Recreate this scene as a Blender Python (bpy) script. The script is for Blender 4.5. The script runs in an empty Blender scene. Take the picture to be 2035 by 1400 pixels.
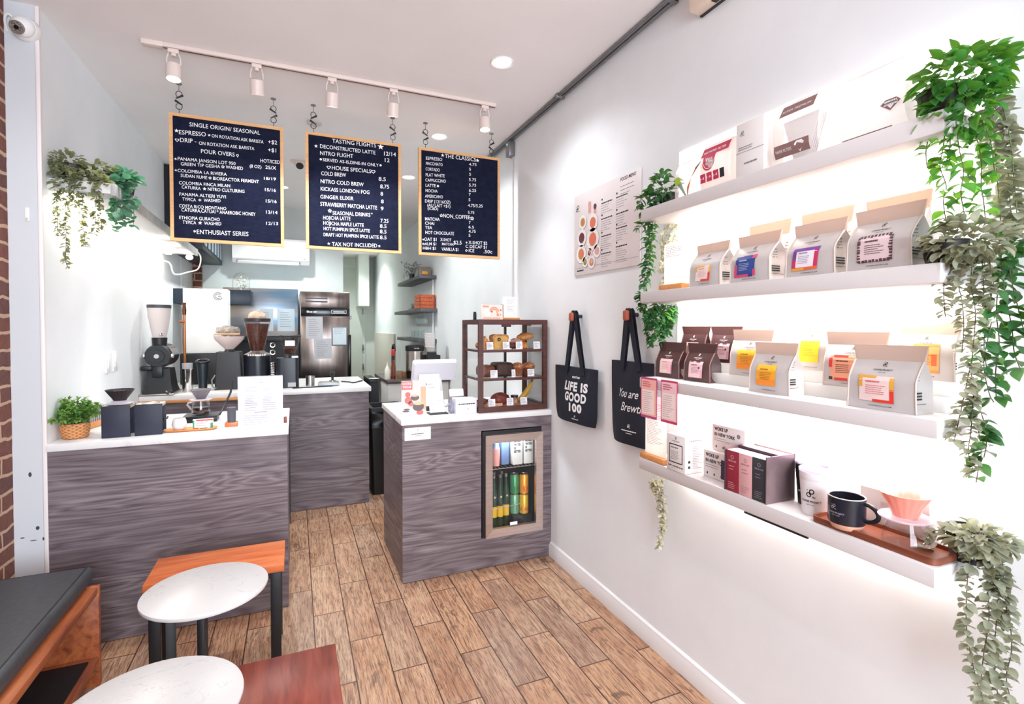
import bpy, bmesh, math, random
from mathutils import Vector, Matrix, Euler
PI = math.pi
R = random.Random(7)
SC = bpy.context.scene
COL = SC.collection

# ------------------------------------------------------------------ materials
def lin(h):
    if isinstance(h, (tuple, list)): return tuple(h[:3])
    v = [int(h[i:i+2], 16)/255 for i in (0, 2, 4)]
    return tuple(c/12.92 if c <= .04045 else ((c+.055)/1.055)**2.4 for c in v)
def c4(h): return (*lin(h), 1)
class NT:
    def __init__(s, name):
        s.m = bpy.data.materials.new(name); s.m.use_nodes = True
        s.n = s.m.node_tree.nodes; s.l = s.m.node_tree.links
        s.b = s.n['Principled BSDF']; s.out = s.n['Material Output']
    def add(s, t, **kw):
        o = s.n.new(t)
        for k, v in kw.items():
            if k.startswith('i_'):
                key = k[2:]; key = int(key) if key.isdigit() else key
                o.inputs[key].default_value = v
            else: setattr(o, k, v)
        return o
    def link(s, a, b): s.l.new(a, b)
    def coord(s, scale=(1, 1, 1), rot=(0, 0, 0), loc=(0, 0, 0), src='Object'):
        t = s.add('ShaderNodeTexCoord'); m = s.add('ShaderNodeMapping')
        m.inputs['Scale'].default_value = scale; m.inputs['Rotation'].default_value = rot; m.inputs['Location'].default_value = loc
        s.link(t.outputs[src], m.inputs['Vector']); return m.outputs['Vector']
    def ramp(s, fac, stops, interp='LINEAR'):
        r = s.add('ShaderNodeValToRGB'); e = r.color_ramp; e.interpolation = interp
        while len(e.elements) < len(stops): e.elements.new(.5)
        for el, (p, c) in zip(e.elements, stops): el.position = p; el.color = c4(c)
        s.link(fac, r.inputs['Fac']); return r.outputs['Color']
    def noise(s, vec, scale, detail=4, rough=.55, dist=0):
        n = s.add('ShaderNodeTexNoise'); n.inputs['Scale'].default_value = scale; n.inputs['Detail'].default_value = detail
        n.inputs['Roughness'].default_value = rough; n.inputs['Distortion'].default_value = dist
        s.link(vec, n.inputs['Vector']); return n.outputs['Fac']
    def math(s, op, a, b=None, c=None):
        m = s.add('ShaderNodeMath', operation=op)
        for i, v in enumerate((a, b, c)):
            if v is None: continue
            if isinstance(v, (int, float)): m.inputs[i].default_value = v
            else: s.link(v, m.inputs[i])
        return m.outputs[0]
    def mix(s, fac, a, b, mode='MIX'):
        m = s.add('ShaderNodeMixRGB', blend_type=mode)
        for i, v in ((0, fac), (1, a), (2, b)):
            if isinstance(v, (int, float)): m.inputs[i].default_value = v
            elif isinstance(v, (str, tuple)): m.inputs[i].default_value = c4(v)
            else: s.link(v, m.inputs[i])
        return m.outputs[0]
    def bump(s, h, strength=.3, dist=.002):
        b = s.add('ShaderNodeBump'); b.inputs['Strength'].default_value = strength; b.inputs['Distance'].default_value = dist
        s.link(h, b.inputs['Height']); s.link(b.outputs[0], s.b.inputs['Normal'])
    def base(s, c): s.link(c, s.b.inputs['Base Color'])
_M = {}
def mat(name, col, rough=.5, metal=0., emit=0., coat=0., spec=None):
    if name in _M: return _M[name]
    t = NT(name); b = t.b
    b.inputs['Base Color'].default_value = c4(col); b.inputs['Roughness'].default_value = rough; b.inputs['Metallic'].default_value = metal
    if emit: b.inputs['Emission Color'].default_value = c4(col); b.inputs['Emission Strength'].default_value = emit
    if coat: b.inputs['Coat Weight'].default_value = coat; b.inputs['Coat Roughness'].default_value = .1
    if spec is not None: b.inputs['Specular IOR Level'].default_value = spec
    _M[name] = t.m; return t.m
def noisy(name, c1, c2, scale=8, rough=.5, stretch=(1, 1, 1), metal=0, bump=0, lo=.35, hi=.65, detail=4):
    if name in _M: return _M[name]
    t = NT(name); f = t.noise(t.coord(stretch), scale, detail)
    t.base(t.ramp(f, [(lo, c1), (hi, c2)])); t.b.inputs['Roughness'].default_value = rough; t.b.inputs['Metallic'].default_value = metal
    if bump: t.bump(f, bump)
    _M[name] = t.m; return t.m
def clear(name, tint='FFFFFF', refl=.9, rough=.02, trans=1.0, haze=None):
    """clear glass or plastic: see-through straight on, mirror-like at grazing angles"""
    if name in _M: return _M[name]
    t = NT(name); tr = t.add('ShaderNodeBsdfTransparent'); tr.inputs[0].default_value = c4(tint)
    gl = t.add('ShaderNodeBsdfGlossy'); gl.inputs['Roughness'].default_value = rough
    fr = t.add('ShaderNodeLayerWeight'); mx = t.add('ShaderNodeMixShader')
    t.link(t.math('MULTIPLY', t.math('MULTIPLY_ADD', t.math('POWER', fr.outputs['Facing'], 5.), .9, .035), refl), mx.inputs[0]); t.link(tr.outputs[0], mx.inputs[1]); t.link(gl.outputs[0], mx.inputs[2])
    o = mx.outputs[0]
    if haze:
        df = t.add('ShaderNodeBsdfDiffuse'); df.inputs[0].default_value = c4(haze[0]); m2 = t.add('ShaderNodeMixShader', i_0=haze[1])
        t.link(o, m2.inputs[1]); t.link(df.outputs[0], m2.inputs[2]); o = m2.outputs[0]
    t.link(o, t.out.inputs['Surface']); _M[name] = t.m; return t.m
def translucent(name, col, tcol, amount=.4, rough=.6, var=None, vscale=30):
    """thin leaf or paper that lets part of the light through"""
    if name in _M: return _M[name]
    t = NT(name); b = t.b; b.inputs['Roughness'].default_value = rough
    tl = t.add('ShaderNodeBsdfTranslucent'); tl.inputs[0].default_value = c4(tcol)
    if var:
        f = t.noise(t.coord(), vscale, 2); t.base(t.ramp(f, [(.35, col), (.65, var)]))
    else: b.inputs['Base Color'].default_value = c4(col)
    mx = t.add('ShaderNodeMixShader', i_0=amount); t.link(b.outputs[0], mx.inputs[1]); t.link(tl.outputs[0], mx.inputs[2])
    t.link(mx.outputs[0], t.out.inputs['Surface']); _M[name] = t.m; return t.m

# ------------------------------------------------------------------ mesh builder
_TXT = {}
def glyphs(s, bold=0., shear=0., res=3):
    """2-D triangles of a line of text, cap height 1, starting at x=0"""
    k = (s, bold, shear)
    if k in _TXT: return _TXT[k]
    cu = bpy.data.curves.new('lettering', 'FONT'); cu.body = s; cu.resolution_u = res; cu.offset = bold; cu.shear = shear; cu.fill_mode = 'FRONT'; cu.space_character = 1+bold*3
    o = bpy.data.objects.new('lettering', cu); me = o.to_mesh()
    vs = [(v.co.x, v.co.y) for v in me.vertices]; fs = [tuple(p.vertices) for p in me.polygons]
    o.to_mesh_clear(); bpy.data.objects.remove(o); bpy.data.curves.remove(cu)
    if vs:
        x0 = min(v[0] for v in vs); vs = [((x-x0)/.729, y/.729) for x, y in vs]
    w = max([v[0] for v in vs] or [0]); _TXT[k] = (vs, fs, w); return _TXT[k]
class MB:
    def __init__(s): s.bm = bmesh.new(); s.mi = 0; s.M = Matrix(); s.lay = s.bm.faces.layers.int.new('placed')
    def _done(s, verts=None):
        if verts is not None and s.M != Matrix():
            for v in verts: v.co = s.M @ v.co
        for f in s.bm.faces:
            if not f[s.lay]: f.material_index = s.mi; f[s.lay] = 1
        return s
    def box(s, x0, x1, y0, y1, z0, z1, r=0, seg=2):
        m = Matrix.Translation(((x0+x1)/2, (y0+y1)/2, (z0+z1)/2)) @ Matrix.Diagonal((x1-x0, y1-y0, z1-z0, 1))
        g = bmesh.ops.create_cube(s.bm, size=1, matrix=m)['verts']
        if r:
            ed = list({e for v in g for e in v.link_edges})
            q = bmesh.ops.bevel(s.bm, geom=ed, offset=min(r, .49*min(abs(x1-x0), abs(y1-y0), abs(z1-z0))), segments=seg, affect='EDGES', profile=.5)
            g = [v for v in s.bm.verts if any(not f[s.lay] for f in v.link_faces)]
        return s._done(g)
    def poly(s, pts):
        v = [s.bm.verts.new(p) for p in pts]; s.bm.faces.new(v); return s._done(v)
    def ring(s, pts): return [s.bm.verts.new(p) for p in pts]
    def loft(s, rings, closed=True, cap0=True, cap1=True):
        vs = [s.ring(r) for r in rings]; n = len(vs[0])
        for a, b in zip(vs, vs[1:]):
            for i in range(n if closed else n-1):
                j = (i+1) % n; s.bm.faces.new((a[i], a[j], b[j], b[i]))
        if cap0: s.bm.faces.new(vs[0][::-1])
        if cap1: s.bm.faces.new(vs[-1])
        return s._done([v for r in vs for v in r])
    def prism(s, poly, h, m=None):
        """polygon (x,y) extruded by h along local z, placed by matrix m"""
        m = m or Matrix(); return s.loft([[m @ Vector((x, y, 0)) for x, y in poly], [m @ Vector((x, y, h)) for x, y in poly]])
    def cyl(s, p0, p1, r0, r1=None, n=16, caps=True):
        p0, p1 = Vector(p0), Vector(p1); r1 = r0 if r1 is None else r1
        q = (p1-p0).to_track_quat('Z', 'Y')
        rg = [[p + q @ Vector((r*math.cos(2*PI*i/n), r*math.sin(2*PI*i/n), 0)) for i in range(n)] for p, r in ((p0, r0), (p1, r1))]
        return s.loft(rg, cap0=caps, cap1=caps)
    def lathe(s, prof, c=(0, 0, 0), n=24, flute=None, m=None, cap0=True, cap1=True):
        c = Vector(c); m = m or Matrix(); rg = []
        for r, z in prof:
            rg.append([c + m @ Vector(((r*(1+(flute(2*PI*i/n, z) if flute else 0)))*math.cos(2*PI*i/n), (r*(1+(flute(2*PI*i/n, z) if flute else 0)))*math.sin(2*PI*i/n), z)) for i in range(n)])
        return s.loft(rg, cap0=cap0, cap1=cap1)
    def tube(s, pts, r, n=6, closed=False):
        pts = [Vector(p) for p in pts]; N = len(pts); rg = []; up = None
        for i, p in enumerate(pts):
            a = pts[(i-1) % N] if (i or closed) else p; b = pts[(i+1) % N] if (i < N-1 or closed) else p
            d = (b-a).normalized()
            if up is None: up = d.orthogonal().normalized()
            up = (up - d*up.dot(d)); up = up.normalized() if up.length > 1e-6 else d.orthogonal().normalized()
            sd = d.cross(up); rr = r(i/(N-1)) if callable(r) else r
            rg.append([p + up*rr*math.cos(2*PI*k/n) + sd*rr*math.sin(2*PI*k/n) for k in range(n)])
        if closed: rg.append(rg[0]); 
        if closed:
            vs = [s.ring(q) for q in rg[:-1]]; vs.append(vs[0])
            for a, b in zip(vs, vs[1:]):
                for i in range(n): s.bm.faces.new((a[i], a[(i+1) % n], b[(i+1) % n], b[i]))
            return s._done([v for q in vs[:-1] for v in q])
        return s.loft(rg)
    def sphere(s, c, r, sx=1, sy=1, sz=1, u=14, v=8, jit=0, rnd=None):
        m = Matrix.Translation(c) @ Matrix.Diagonal((sx*r, sy*r, sz*r, 1))
        g = bmesh.ops.create_uvsphere(s.bm, u_segments=u, v_segments=v, radius=1, matrix=m)['verts']
        if jit:
            for q in g: q.co += Vector(((rnd or R).uniform(-jit, jit), (rnd or R).uniform(-jit, jit), (rnd or R).uniform(-jit, jit)))
        return s._done(g)
    def torus(s, c, R0, r, m=None, n=20, k=8):
        m = m or Matrix(); c = Vector(c)
        return s.tube([c + m @ Vector((R0*math.cos(2*PI*i/n), R0*math.sin(2*PI*i/n), 0)) for i in range(n)], r, k, closed=True)
    # flat drawing on a surface given by a map (x,y)->Vector
    def rect(s, f, x0, y0, x1, y1, nx=1, ny=1):
        g = [[s.bm.verts.new(f(x0+(x1-x0)*i/nx, y0+(y1-y0)*j/ny)) for i in range(nx+1)] for j in range(ny+1)]
        for j in range(ny):
            for i in range(nx): s.bm.faces.new((g[j][i], g[j][i+1], g[j+1][i+1], g[j+1][i]))
        return s._done([v for r in g for v in r])
    def shape(s, f, pts):
        v = [s.bm.verts.new(f(x, y)) for x, y in pts]; s.bm.faces.new(v); return s._done(v)
    def text(s, f, t, x, y, h, width=None, align='L', bold=0., shear=0., slope=0., back=None):
        vs, fs, w = glyphs(t, bold, shear)
        if not vs: return s
        kx = h if width is None else width/w
        ox = x - (w*kx*.5 if align == 'C' else w*kx if align == 'R' else 0)
        vv = [s.bm.verts.new(f(ox+a*kx, y+b*h+slope*a*kx)) for a, b in vs]
        ff = []
        for q in fs:
            try: ff.append(s.bm.faces.new([vv[i] for i in q]))
            except ValueError: pass
        if back is not None:
            g = bmesh.ops.extrude_face_region(s.bm, geom=ff)
            bmesh.ops.translate(s.bm, verts=[e for e in g['geom'] if isinstance(e, bmesh.types.BMVert)], vec=back)
        return s._done(vv if s.M != Matrix() and back is None else None)
    def lines(s, f, x0, x1, y0, y1, n, th, rnd=None, mn=.6):
        """rows of small print"""
        q = rnd or R
        for i in range(n):
            y = y0+(y1-y0)*i/max(1, n-1); x = x0
            e = x0+(x1-x0)*q.uniform(mn, 1)
            while x < e:
                w = (x1-x0)*q.uniform(.05, .16); s.rect(f, x, y-th/2, min(x+w, e), y+th/2); x += w+(x1-x0)*.02
        return s
    def star(s, f, x, y, r, k=5, inner=.42, a0=PI/2):
        return s.shape(f, [(x+(r if i % 2 == 0 else r*inner)*math.cos(a0+PI*i/k), y+(r if i % 2 == 0 else r*inner)*math.sin(a0+PI*i/k)) for i in range(2*k)])
    def disc(s, f, x, y, r, n=14, ry=None):
        return s.shape(f, [(x+r*math.cos(2*PI*i/n), y+(ry or r)*math.sin(2*PI*i/n)) for i in range(n)])
    def annulus(s, f, x, y, r0, r1, n=20, a0=0, a1=2*PI):
        a = [s.bm.verts.new(f(x+r0*math.cos(a0+(a1-a0)*i/n), y+r0*math.sin(a0+(a1-a0)*i/n))) for i in range(n+1)]
        b = [s.bm.verts.new(f(x+r1*math.cos(a0+(a1-a0)*i/n), y+r1*math.sin(a0+(a1-a0)*i/n))) for i in range(n+1)]
        for i in range(n): s.bm.faces.new((a[i], a[i+1], b[i+1], b[i]))
        return s._done(a+b)
    def logo(s, f, x, y, h):
        """the shop's mark: two joined loops with a small tail"""
        s.annulus(f, x-.17*h, y-.12*h, .15*h, .25*h); s.annulus(f, x+.12*h, y+.2*h, .15*h, .25*h)
        s.rect(f, x-.13*h, y-.1*h, x-.03*h, y+.22*h); s.annulus(f, x+.25*h, y-.32*h, .04*h, .09*h, 10); s.annulus(f, x+.4*h, y-.34*h, .03*h, .07*h, 10)
        s.rect(f, x-.36*h, y+.28*h, x-.26*h, y+.36*h); return s
    def build(s, name, mats, parent=None, smooth=True, angle=40, recalc=True):
        if recalc: bmesh.ops.recalc_face_normals(s.bm, faces=s.bm.faces[:])
        me = bpy.data.meshes.new(name); s.bm.to_mesh(me); s.bm.free()
        for m in (mats if isinstance(mats, (list, tuple)) else [mats]): me.materials.append(m)
        if smooth:
            me.shade_smooth()
            try: me.set_sharp_from_angle(angle=math.radians(angle))
            except Exception: pass
        o = bpy.data.objects.new(name, me); COL.objects.link(o)
        if parent is not None: o.parent = parent
        return o
def thing(name, label, cat, loc=(0, 0, 0), rz=0, group=None, rot=None):
    o = bpy.data.objects.new(name, None); COL.objects.link(o); o.location = loc; o.rotation_euler = rot or (0, 0, rz)
    o.empty_display_size = .05; o['label'] = label; o['category'] = cat
    if group: o['group'] = group
    return o
def tag(o, label, cat, group=None):
    o['label'] = label; o['category'] = cat
    if group: o['group'] = group
    return o
def struct(name, mb, mats, **k):
    o = mb.build(name, mats, **k); o['kind'] = 'structure'; return o
def kids(o): return [c for c in bpy.data.objects if c.parent == o]
def dup(o, loc, rz=0, label=None, parent=None, rot=None):
    c = o.copy(); COL.objects.link(c)
    if parent is not None: c.parent = parent
    else: c.location = loc; c.rotation_euler = rot or (0, 0, rz)
    if label: c['label'] = label
    for ch in kids(o): dup(ch, None, parent=c)
    return c
def plane(o, ux, uy, n=0.0):
    """map (x,y) -> o + x*ux + y*uy, lifted n along the normal"""
    o, ux, uy = Vector(o), Vector(ux), Vector(uy); nn = ux.cross(uy).normalized()*n
    return lambda x, y: o + nn + ux*x + uy*y
def front(x0, y, z0):   # facing -Y (towards the camera), x to the right
    return plane((x0, y, z0), (1, 0, 0), (0, 0, 1))
def faceX(x, y0, z0):   # facing -X (right wall objects); reading direction is -Y
    return plane((x, y0, z0), (0, -1, 0), (0, 0, 1))
# brightness of the lamps, window and exposure
PANEL_E, LED_E, LED_L, SPOT_E, DOWN_E = 1.25, 6., 5., 12., 12.
SPOT_W, DOWN_W, DAY_W, LEFT_W, STRIP_W, SKY, EXPO, CSH = 24., 22., 185., 8., 4., .4, .36, 1
TB1 = [('SINGLE ORIGIN/ SEASONAL',-0.56,2.664,0.372,0.005,0.026),('*',-0.625,2.63,0.011),('ESPRESSO',-0.613,2.61,0.136,0.006,0.027),('*',-0.46,2.628,0.008),('ON ROTATION ASK BARISTA',-0.447,2.616,0.278,0.002,0.021),('+$2',-0.143,2.621,0.05,0.001,0.026),('h',-0.623,2.576,0.011),('DRIP -',-0.608,2.565,0.081,0.004,0.027),('ON ROTATION ASK BARISTA',-0.513,2.563,0.293,0.007,0.021),('+$1',-0.144,2.571,0.046,0.002,0.026),('POUR OVERS',-0.503,2.515,0.176,0.002,0.026),('o',-0.312,2.529,0.008),('x',-0.632,2.466,0.008),('PANAMA JANSON LOT 950',-0.621,2.458,0.298,0.008,0.021),('HOT/ICED',-0.187,2.501,0.109,0.003,0.023),('GREEN TIP GESHA',-0.606,2.43,0.201,0.008,0.02),('f',-0.39,2.45,0.009),('WASHED',-0.375,2.44,0.092,0.002,0.02),('(8 OZ)',-0.246,2.462,0.064,0.001,0.02),('25/X',-0.16,2.464,0.061,0.001,0.023),('x',-0.631,2.4,0.008),('COLOMBIA LA RIVIERA',-0.622,2.39,0.252,0.006,0.02),('SUDAN RUME',-0.607,2.363,0.134,0.001,0.02),('f',-0.458,2.375,0.008),('BIOREACTOR FERMENT',-0.442,2.364,0.245,0.007,0.021),('18/19',-0.168,2.396,0.067,0.003,0.019),('COLOMBIA FINCA MILAN',-0.616,2.319,0.263,0.01,0.02),('CATURRA',-0.603,2.296,0.096,0.0,0.02),('*',-0.487,2.308,0.01),('NITRO CULTURING',-0.47,2.297,0.194,0.006,0.021),('15/16',-0.163,2.327,0.061,0.001,0.02),('PANAMA ALTIERI YUYI',-0.615,2.253,0.239,0.007,0.02),('TYPICA',-0.601,2.226,0.069,0.001,0.02),('x',-0.512,2.239,0.009),('WASHED',-0.492,2.229,0.087,0.005,0.02),('15/16',-0.159,2.257,0.061,0.002,0.021),('COSTA RICO MONTANO',-0.617,2.185,0.242,0.005,0.02),('CATURRA,CATUAI * ANAEROBIC HONEY',-0.605,2.162,0.388,0.007,0.022),('13/14',-0.158,2.188,0.064,0.002,0.022),('ETHIOPIA GURACHO',-0.617,2.116,0.207,0.005,0.021),('TYPICA',-0.6,2.091,0.068,0.001,0.021),('*',-0.512,2.104,0.011),('WASHED',-0.492,2.093,0.09,0.003,0.021),('12/13',-0.158,2.119,0.067,0.003,0.021),('x',-0.54,2.052,0.01),('ENTHUSIAST SERIES',-0.529,2.036,0.272,0.006,0.028)]
TB2 = [('TASTING FLIGHTS',0.232,2.68,0.277,0.007,0.028),('*',0.54,2.698,0.02),('*',0.134,2.646,0.011),('DECONSTRUCTED LATTE',0.158,2.636,0.347,0.004,0.026),('12/14',0.562,2.641,0.079,0.004,0.029),('NITRO FLIGHT',0.158,2.592,0.204,0.006,0.027),('12',0.567,2.599,0.031,0.001,0.028),('d',0.162,2.566,0.009),('SERVED AS-IS,DINE-IN ONLY',0.174,2.554,0.352,0.007,0.022),('d',0.539,2.574,0.009),('h',0.21,2.52,0.013),('HOUSE SPECIALS',0.229,2.507,0.248,0.005,0.027),('h',0.491,2.526,0.014),('COLD BREW',0.164,2.463,0.153,0.006,0.027),('8.5',0.526,2.469,0.047,0.001,0.027),('NITRO COLD BREW',0.16,2.412,0.268,0.007,0.027),('8.75',0.536,2.419,0.058,0.003,0.028),('KICKASS LONDON FOG',0.16,2.364,0.305,0.008,0.026),('8',0.538,2.371,0.016,0.0,0.026),('GINGER ELIXIR',0.158,2.313,0.205,0.008,0.026),('8',0.541,2.32,0.017,0.001,0.026),('STRAWBERRY MATCHA LATTE',0.158,2.266,0.356,0.007,0.028),('9',0.539,2.272,0.018,0.001,0.026),('f',0.215,2.241,0.011),('SEASONAL DRINKS',0.232,2.216,0.238,0.007,0.026),('x',0.48,2.247,0.006),('HOJICHA LATTE',0.174,2.18,0.168,0.007,0.026),('7.25',0.537,2.189,0.052,0.002,0.028),('HOJICHA MAPLE LATTE',0.175,2.146,0.252,0.005,0.025),('8.5',0.533,2.154,0.043,0.001,0.026),('HOT PUMPKIN SPICE LATTE',0.176,2.111,0.29,0.006,0.024),('8.5',0.533,2.117,0.043,0.001,0.027),('DRAFT HOT PUMPKIN SPICE LATTE',0.176,2.072,0.348,0.007,0.024),('8.5',0.533,2.078,0.043,0.001,0.026),('*',0.207,2.028,0.009),('TAX NOT INCLUDED',0.227,2.013,0.286,0.007,0.027),('*',0.528,2.032,0.009)]
TB3 = [('*',0.967,2.697,0.012),('THE CLASSICS',0.984,2.681,0.23,0.002,0.03),('*',1.227,2.695,0.013),('ESPRESSO',0.848,2.651,0.116,0.004,0.023),('4.75',1.162,2.648,0.057,0.004,0.021),('MACCHIATO',0.848,2.615,0.119,0.005,0.022),('5',1.163,2.613,0.014,0.0,0.022),('CORTADO',0.846,2.576,0.1,0.003,0.023),('5',1.163,2.576,0.014,0.001,0.022),('FLAT WHITE',0.846,2.535,0.136,0.007,0.024),('5.75',1.162,2.537,0.054,0.004,0.023),('CAPPUCCINO',0.844,2.499,0.146,0.007,0.023),('5.75',1.162,2.499,0.054,0.004,0.021),('LATTE',0.845,2.462,0.072,0.004,0.024),('d',0.933,2.478,0.01),('6.25',1.162,2.461,0.054,0.004,0.022),('MOCHA',0.844,2.426,0.087,0.004,0.022),('7',1.161,2.432,0.013,0.0,0.021),('AMERICANO',0.841,2.388,0.128,0.005,0.023),('5',1.159,2.393,0.013,0.001,0.022),('DRIP (12/16OZ)',0.841,2.353,0.182,0.007,0.024),('4.75/5.25',1.154,2.352,0.112,0.005,0.023),('(AU LAIT +$1)',0.857,2.326,0.166,0.007,0.023),('(ICED)',0.859,2.304,0.075,0.003,0.021),('5.75',1.154,2.303,0.048,0.002,0.021),('f',0.957,2.274,0.011),('NON_COFFEE',0.971,2.26,0.198,0.003,0.029),('f',1.185,2.273,0.013),('MATCHA',0.841,2.229,0.104,0.004,0.024),('7',1.161,2.23,0.013,0.0,0.022),('CHAI',0.841,2.2,0.065,0.002,0.023),('6.5',1.159,2.198,0.04,0.001,0.022),('TEA',0.841,2.17,0.05,0.001,0.022),('4.75',1.159,2.167,0.054,0.003,0.022),('HOT CHOCOLATE',0.843,2.135,0.206,0.006,0.024),('5',1.159,2.138,0.013,0.0,0.022),('OAT $1',0.835,2.087,0.087,0.004,0.024),('d',0.827,2.097,0.007),('X-SHOT',0.95,2.093,0.079,0.001,0.023),('$2.5',1.047,2.076,0.059,0.002,0.029),('x',1.144,2.096,0.009),('X-SHOT $2',1.159,2.086,0.143,0.002,0.025),('ALM $1',0.838,2.056,0.082,0.004,0.022),('f',0.829,2.066,0.008),('MATCHA',0.962,2.064,0.085,0.002,0.02),('C DECAF $1',1.136,2.057,0.162,0.003,0.023),('H&H $1',0.825,2.026,0.093,0.003,0.022),('VANILLA $1',0.959,2.026,0.122,0.003,0.025),('o',1.142,2.039,0.009),('ICE',1.16,2.028,0.042,-0.001,0.025),('.50c',1.273,2.026,0.068,0.001,0.027)]
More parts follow.
